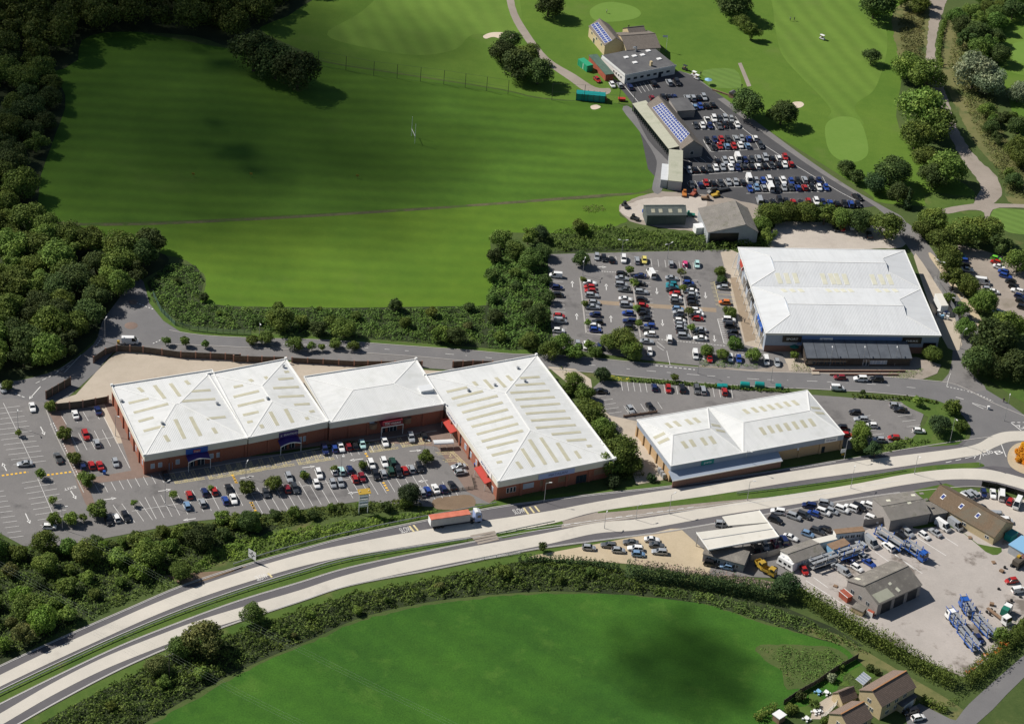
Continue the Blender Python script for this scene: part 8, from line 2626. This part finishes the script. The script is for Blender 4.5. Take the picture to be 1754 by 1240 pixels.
    (1480, 1158, 16, 'conif', 'left clipped bush on the garden lawn'), (1492, 1144, 16, 'oakd', 'middle clipped bush on the garden lawn'), (1502, 1150, 14, 'oakd', 'right clipped bush on the garden lawn'), (1425, 1160, 20, 'willow', 'grey shrub in the back garden'), (1370, 1192, 22, 'oakd', 'dark shrub by the garden fence'), (1395, 1205, 20, 'scrub', 'shrub between the garden lawns'), (1355, 1215, 26, 'oak', 'shrub beside the white shelter'), (1440, 1140, 16, 'lime', 'small shrub at the garden fence'), (1460, 1185, 18, 'scrub', 'shrub between house and lawn'), (1412, 1232, 16, 'oak', 'shrub at the bottom of the garden'),
]
for q in T:
    x, y, d, mt, lab = q
    sh_ = 'shrub' in lab or 'bush' in lab
    kd = None
    if 'cypress' in lab:
        kd = 'cone'
    tree_px(x, y, d, kd, mt, lab, 'single trees and shrubs', name='shrub' if sh_ else 'broadleaf_tree', cat='shrub' if sh_ and d < 30 else 'tree')
tree_px(1556, 345, 26, 'cone', 'conif', 'pointed dark conifer at the club gate', 'conifers', name='conifer_tree')
tree_px(1470, 1240, 18, 'cone', 'conif', 'small pointed conifer at the bottom by the patio', 'conifers', name='conifer_tree')


# ---- ground cover, hedges
def scrub(name, poly, gap, hr, mat, label, seed, leaves=30, size=.32, hgt=.8, obj_kind='stuff', cat='scrub'):
    """ragged ground cover: leaf-sized faces over an uneven canopy of bumps and hollows"""
    g = np.random.default_rng(seed)
    w = np.array([(a.x, a.y) for a in (P(*p) for p in poly)])
    lo, hi = w.min(0), w.max(0)
    n = int((hi - lo).prod() * min(20, leaves * .55))
    p = g.uniform(lo, hi, (n, 2))
    ins = np.zeros(n, bool)
    x, y = p[:, 0], p[:, 1]
    k = len(w) - 1
    for q in range(len(w)):
        a, b = w[q], w[k]
        c = (a[1] > y) != (b[1] > y)
        ins ^= c & (x < (b[0] - a[0]) * (y - a[1]) / (b[1] - a[1] + 1e-9) + a[0])
        k = q
    p = p[ins]
    n = len(p)
    h = np.zeros(n)
    gx = np.zeros((n, 2))
    for lam, am in ((9, .30), (9, .3), (5.2, .26), (4.6, .26), (2.6, .2), (2.2, .2), (1.3, .13), (1.1, .13)):
        th = g.uniform(0, 6.283)
        d = np.array([math.cos(th), math.sin(th)]) * 6.283 / lam
        ph = p @ d + g.uniform(0, 6.283) + 1.3 * np.sin(p @ np.array([-d[1], d[0]]) * .6)
        h += am * np.sin(ph)
        gx += am * np.cos(ph)[:, None] * d
    top = hr[1] * hgt * 1.25
    h = np.clip((.62 + h * .85), .05, 2.2) * top * .66
    ed = np.full(n, 99.0)                      # distance to the nearest edge: cover thins out and drops there
    for q in range(len(w)):
        a, b = w[q - 1], w[q]
        ab = b - a
        tt = np.clip(((p - a) @ ab) / (ab @ ab + 1e-9), 0, 1)
        ed = np.minimum(ed, np.linalg.norm(p - a - tt[:, None] * ab, axis=1))
    kk = min(1.0, (hi - lo).min() / 14)
    wob = ed + kk * (1.1 * np.sin(p[:, 0] * 1.1 + seed) * np.sin(p[:, 1] * .9) + .6 * np.sin(p[:, 0] * 2.7) * np.sin(p[:, 1] * 2.3 + seed))
    er_ = min(2.6, top * 1.5) * kk
    h *= np.clip(wob / er_, .12, 1.0)
    keep = (wob > .15) & (g.random(n) < np.clip(.35 + h / top, 0, 1))
    p, h, gx = p[keep], h[keep], gx[keep]
    n = len(p)
    z = h * g.uniform(.45, 1.1, n) ** .8
    nn = np.stack([-gx[:, 0] * top * .35, -gx[:, 1] * top * .35, np.ones(n)], 1) + g.normal(size=(n, 3)) * .5
    nn /= np.linalg.norm(nn, axis=1)[:, None]
    t = np.cross(nn, g.normal(size=(n, 3)))
    t /= np.linalg.norm(t, axis=1)[:, None] + 1e-9
    b = np.cross(nn, t)
    s = size * .8 * g.uniform(.5, 1.35, n)
    t *= s[:, None]
    b *= (s * g.uniform(.5, .9, n))[:, None]
    c = np.column_stack([p, z])
    v = np.stack([c - t, c - b, c + t, c + b], 1).reshape(-1, 3)
    o = bpy.data.objects.new(name, mesh_np(name, v, np.arange(4 * n).reshape(-1, 4), M[mat]))
    link(o)
    return tag(o, label, cat, None, obj_kind)


scrub('bank_scrub', [(252, 484), (290, 450), (335, 455), (350, 478), (342, 518), (400, 526), (560, 528), (700, 528), (832, 524), (832, 592), (760, 592), (700, 586), (560, 576), (430, 568), (315, 560), (285, 542), (262, 516)], 1.45, (.7, 1.6), 'scrub', 'green scrub covering the bank between field and estate road', 21, 30)
scrub('thicket_scrub', [(838, 430), (930, 425), (945, 470), (946, 590), (880, 602), (832, 598)], 1.7, (.9, 2.0), 'scrub', 'green undergrowth of the thicket left of the east car park', 22, 36)
scrub('hedge_scrub', [(930, 400), (1000, 385), (1100, 392), (1200, 402), (1310, 400), (1325, 425), (1250, 432), (1100, 430), (940, 432)], 1.6, (1.0, 2.2), 'scrub', 'dense hedge bank north of the east car park', 23, 40)
scrub('verge_scrub', [(400, 925), (470, 908), (640, 884), (760, 872), (735, 886), (640, 905), (520, 934), (420, 962), (385, 962), (330, 985), (330, 965)], 1.5, (.5, 1.5), 'scrubl', 'bright green tangle on the verge north of the dual carriageway', 24, 36)
scrub('roadside_hedge', [(60, 945), (200, 922), (330, 897), (400, 888), (480, 876), (560, 866), (625, 859), (700, 856), (735, 866), (715, 876), (630, 880), (560, 890), (450, 910), (300, 932), (120, 955)], 1.5, (1.2, 2.4), 'oak', 'thick hedge along the bottom of the west car park', 25, 44)
scrub('south_bank_scrub', [(40, 1255), (110, 1215), (205, 1160), (308, 1113), (410, 1077), (513, 1042), (600, 1014), (742, 987), (860, 964), (960, 960), (1060, 975), (1110, 1000), (1180, 1018), (1210, 1030), (1120, 1020), (1000, 1012), (900, 1012), (750, 1026), (620, 1054), (540, 1090), (470, 1118), (400, 1150), (330, 1190), (250, 1235), (160, 1290), (0, 1300)], 1.35, (.6, 2.6), 'scrub', 'bramble and scrub bank between dual carriageway and pasture', 26, 36)
scrub('belt_undergrowth', [(-40, 925), (110, 942), (300, 925), (450, 905), (400, 950), (310, 1000), (215, 1035), (110, 1082), (-40, 1150)], 2.2, (1.0, 2.0), 'scrub', 'undergrowth of the tree belt below the west car park', 27, 26)
scrub('corner_scrub', [(1298, 1110), (1345, 1105), (1420, 1112), (1450, 1126), (1430, 1150), (1390, 1170), (1350, 1175), (1335, 1145)], 1.4, (.5, 1.2), 'scrub', 'overgrown corner of the pasture beside the garden fence', 28, 26, .22)
scrub('rough_undergrowth', [(1632, 60), (1660, 50), (1700, 130), (1720, 230), (1760, 300), (1760, 345), (1725, 335), (1690, 260), (1650, 180), (1622, 110)], 2.4, (.6, 1.6), 'brownb', 'rough dry undergrowth right of the gravel track', 29, 24)
scrub('rough_undergrowth', [(1535, 30), (1585, 10), (1583, 90), (1590, 120), (1545, 95)], 2.4, (.6, 1.6), 'brownb', 'rough dry undergrowth left of the gravel track', 30, 24)
scrub('alley_undergrowth', [(955, 625), (985, 645), (1030, 700), (1080, 770), (1105, 815), (1060, 830), (1040, 760), (990, 690)], 1.8, (.8, 1.8), 'oak', 'undergrowth between the MATALAN and buff brick stores', 31, 30)
scrub('garden_plants', [Z('q', 560, 270), Z('q', 690, 195), Z('q', 720, 215), Z('q', 640, 260), Z('q', 720, 340), Z('q', 700, 380), Z('q', 560, 330), Z('q', 440, 380), Z('q', 300, 470), Z('q', 250, 560), Z('q', 230, 520), Z('q', 330, 410)], 1.6, (.4, .9), 'scrub', 'mixed low plants filling the back gardens', 32, 24, .18)
scrub('lane_verge_plants', [(1690, 1140), (1754, 1080), (1800, 1040), (1800, 1070), (1740, 1125), (1665, 1190), (1600, 1230), (1620, 1200)], 1.6, (.4, .9), 'scrubd', 'rough grass verge beside the lane', 33, 24, .22)
scrub('restaurant_bed', [Z('n', 890, 885), Z('n', 1040, 870), Z('n', 1160, 850), Z('n', 1170, 900), Z('n', 1060, 925), Z('n', 900, 905)], 1.0, (.4, .9), 'scrubl', 'yellow and green flower beds at the restaurant corner', 34, 26, .16)
scrub('restaurant_bed', [Z('n', 375, 850), Z('n', 420, 800), Z('n', 480, 840), Z('n', 530, 855), Z('n', 500, 890), Z('n', 400, 880)], 1.0, (.6, 1.3), 'scrub', 'shrub bed at the left end of the restaurant', 35, 30, .18)
scrub('roadside_bed', [(1192, 612), (1245, 620), (1300, 625), (1300, 634), (1200, 628)], 1.2, (.5, 1.2), 'scrub', 'low planting between the road and the east bays', 36, 30, .2)
scrub('yellow_shrubs', [Z('d', 30, 270), Z('d', 100, 262), Z('d', 185, 275), Z('d', 185, 290), Z('d', 80, 285)], 1.0, (.5, 1.0), 'yflower', 'yellow shrubs at the left end of the middle car park', 37, 30, .18)
for i, (x, y, d) in enumerate(((1748, 774, 20), (1750, 786, 22), (1758, 766, 22), (1764, 779, 24), (1762, 795, 24), (1776, 768, 24), (1780, 785, 24), (1776, 802, 24))):
    tree_px(x, y, d, 'mid', 'gorse', f'orange flowering shrub on the roundabout island, {ORD[i]} from its left side', 'orange shrubs on the roundabout', name='flowering_shrub', cat='shrub')
scrub('right_bush_verge', [(1500, 762), (1560, 750), (1600, 755), (1580, 764), (1510, 778)], 1.3, (.6, 1.4), 'scrub', 'bushes between the right car park and the dual carriageway', 39, 30)
scrub('heap_plants', [(993, 356), (1010, 350), (1035, 352), (1040, 362), (1015, 366), (996, 363)], 1.2, (.4, 1.0), 'brownb', 'overgrown heap on the grass by the field track', 40, 26, .2)


scrub('hedge_foot_scrub', [(1100, 1000), (1200, 1012), (1340, 1042), (1440, 1085), (1500, 1120), (1470, 1118), (1400, 1092), (1300, 1062), (1200, 1034), (1120, 1020)], 1.6, (.6, 1.4), 'scrubd', 'scrub strip at the foot of the conifer hedge above the pasture', 42, 30)


def hedge(name, pts, r, w, h, mat, label, seed, step=.9, leaves=46, size=.24, smooth=True):
    q = [PZ(r, *p) for p in (catmull(pts, 4, False) if smooth else pts)]
    g = random.Random(seed)
    c, rr = [], []
    for a, b in zip(q, q[1:]):
        L = (b - a).length
        d = (b - a).normalized()
        n = Vector((-d.y, d.x, 0))
        k = max(1, int(L / step))
        for i in range(k):
            p = a.lerp(b, i / k)
            for z in np.arange(.5, h, 1.0):
                for s in (-1, 0, 1):
                    o = p + n * (s * w * .3 + g.uniform(-.25, .25))
                    t = 1 - .35 * (z / h) ** 2
                    if abs(s) == 1 and z > h * .85 and g.random() < .4:
                        continue
                    c.append((o.x + g.uniform(-.2, .2), o.y + g.uniform(-.2, .2), z + g.uniform(-.2, .35)))
                    rr.append(w * .24 * t * g.uniform(.8, 1.2))
    n = int(len(c) * leaves * .35)
    v, f = leaf_cloud(c, rr, n, size, seed, up=.3)
    o0 = q[0]
    v = v - np.array([o0.x, o0.y, 0])
    v[:, 2] = np.maximum(v[:, 2], .02)
    o = bpy.data.objects.new(name, mesh_np(name, v, f, M[mat]))
    o.location = (o0.x, o0.y, 0)
    link(o)
    tag(o, label, 'hedge', 'hedges')
    return o


hedge('conifer_hedge', [(1075, 986), (1130, 994), (1200, 1004), (1270, 1016), (1338, 1030)], 'i', 4.0, 5.0, 'conif', 'tall dark conifer hedge below the sandy lot and canopy', 51)
hedge('low_conifer_row', [(890, 962), (950, 962), (1010, 968), (1068, 978)], 'i', 2.6, 2.4, 'conif', 'lower ragged conifer row left of the tall dark hedge', 65)
top_ = hedge('dead_hedge_top', [(1085, 986), (1130, 993), (1200, 1003), (1270, 1015), (1325, 1027)], 'i', 3.0, 1.2, 'deadtw', 'browned dead top of the conifer hedge beside the sandy lot', 64, leaves=40, size=.2)
top_.location.z = 4.3
hedge('conifer_hedge', [(1372, 1026), (1420, 1056), (1480, 1092), (1540, 1126), (1600, 1160), (1640, 1180)], 'i', 5.2, 4.6, 'oak', 'thick green hedge along the bottom of the lorry yard', 52)
hedge('mixed_hedge', [(1652, 1172), (1680, 1150), (1710, 1122), (1745, 1090), (1790, 1050)], 'i', 4.4, 4.2, 'oak', 'hedge with orange sprays between the lorry yard and the lane', 53)
hedge('tall_hedge', [(1298, 376), (1340, 372), (1390, 375), (1440, 382), (1492, 390)], 'i', 5.0, 4.6, 'oak', 'tall broad hedge between the gravel car park and the club cars', 61)
hedge('garden_hedge', [Z('q', 60, 565), Z('q', 110, 530), Z('q', 190, 488)], 'i', 2.4, 2.0, 'lime', 'clipped bright garden hedge at the pasture edge', 54)
hedge('drive_hedge', [Z('q', 1110, 445), Z('q', 1180, 480), Z('q', 1270, 520)], 'i', 2.4, 1.8, 'oak', 'clipped hedge beside the stone house drive', 55)
hedge('low_hedge', [Z('d', 185, 285), Z('d', 400, 300), Z('d', 620, 318), Z('d', 830, 335), Z('d', 1040, 345)], 'i', 1.6, 1.1, 'scrub', 'low hedge along the north of the middle car park', 56)
hedge('low_hedge', [Z('e', 330, 372), Z('e', 480, 378), Z('e', 640, 385), Z('e', 800, 410)], 'i', 1.6, 1.1, 'oak', 'low clipped hedge north of the right car park', 57)
hedge('track_hedge', [(1622, 30), (1612, 60), (1608, 95), (1612, 118)], 'i', 1.8, 1.6, 'oak', 'narrow hedge along the right of the gravel track', 58)
hedge('field_hedge', [(400, 52), (360, 42), (330, 38)], 'i', 4, 4, 'scrub', 'green scrub hedge at the top of the playing field', 60)
g_ = random.Random(3)
for i in range(9):
    t = i / 8
    x, y = 1662 + 60 * t + g_.uniform(-8, 8), 1150 - 52 * t + g_.uniform(-6, 6)
    p = P(x, y, 4.2)
    v, f = leaf_cloud([(0, 0, 0), (.5, .4, .2), (-.4, .5, -.1)], [.4, .25, .3], 60, .1, i)
    o = bpy.data.objects.new('orange_spray', mesh_np('orange_spray', v, f, M['autumn']))
    o.location = (p.x - bpy.data.objects['mixed_hedge'].location.x, p.y - bpy.data.objects['mixed_hedge'].location.y, 4.0)
    link(o, bpy.data.objects['mixed_hedge'])
# ------------------------------------------------------------------ unseen clouds, added above the view to shade the top left and pasture
def cloud(x, y, rx, ry, alt, n, seed, dens):
    g = random.Random(seed)
    t = P(x, y)
    c = t - sdir * (alt / -sdir.z)
    import bmesh
    bm = bmesh.new()
    for i in range(n):
        a = g.uniform(0, 6.283)
        q = math.sqrt(g.random())
        r_ = (1.15 - .75 * q) * g.uniform(.2, .34) * min(rx, ry) * 1.6
        mt = Matrix.Translation((rx * q * math.cos(a), ry * q * math.sin(a), g.uniform(-.1, .3) * r_)) @ Matrix.Diagonal((r_, r_, r_ * .5, 1))
        bmesh.ops.create_icosphere(bm, subdivisions=2, radius=1.0, matrix=mt)
    me = bpy.data.meshes.new('cloud')
    bm.to_mesh(me)
    bm.free()
    m, nt, b = newmat('shade_cloud_vapour')
    b.inputs['Base Color'].default_value = (.85, .86, .88, 1)
    b.inputs['Roughness'].default_value = 1.0
    tr = nd(nt, 'ShaderNodeBsdfTransparent')
    mx = nd(nt, 'ShaderNodeMixShader')
    lw = nd(nt, 'ShaderNodeLayerWeight')
    lw.inputs[0].default_value = .5
    nt.links.new(math_(nt, 'MULTIPLY', math_(nt, 'SUBTRACT', 1.0, lw.outputs['Facing']), dens, True), mx.inputs[0])
    nt.links.new(tr.outputs[0], mx.inputs[1])
    nt.links.new(b.outputs[0], mx.inputs[2])
    nt.links.new(mx.outputs[0], nt.nodes['Material Output'].inputs[0])
    me.materials.append(m)
    me.shade_smooth()
    o = bpy.data.objects.new('cloud', me)
    o.location = c
    link(o)
    tag(o, kind='structure')


cloud(290, 160, 125, 110, 420, 150, 3, .07)
cloud(1165, 1140, 21, 24, 300, 60, 4, .11)
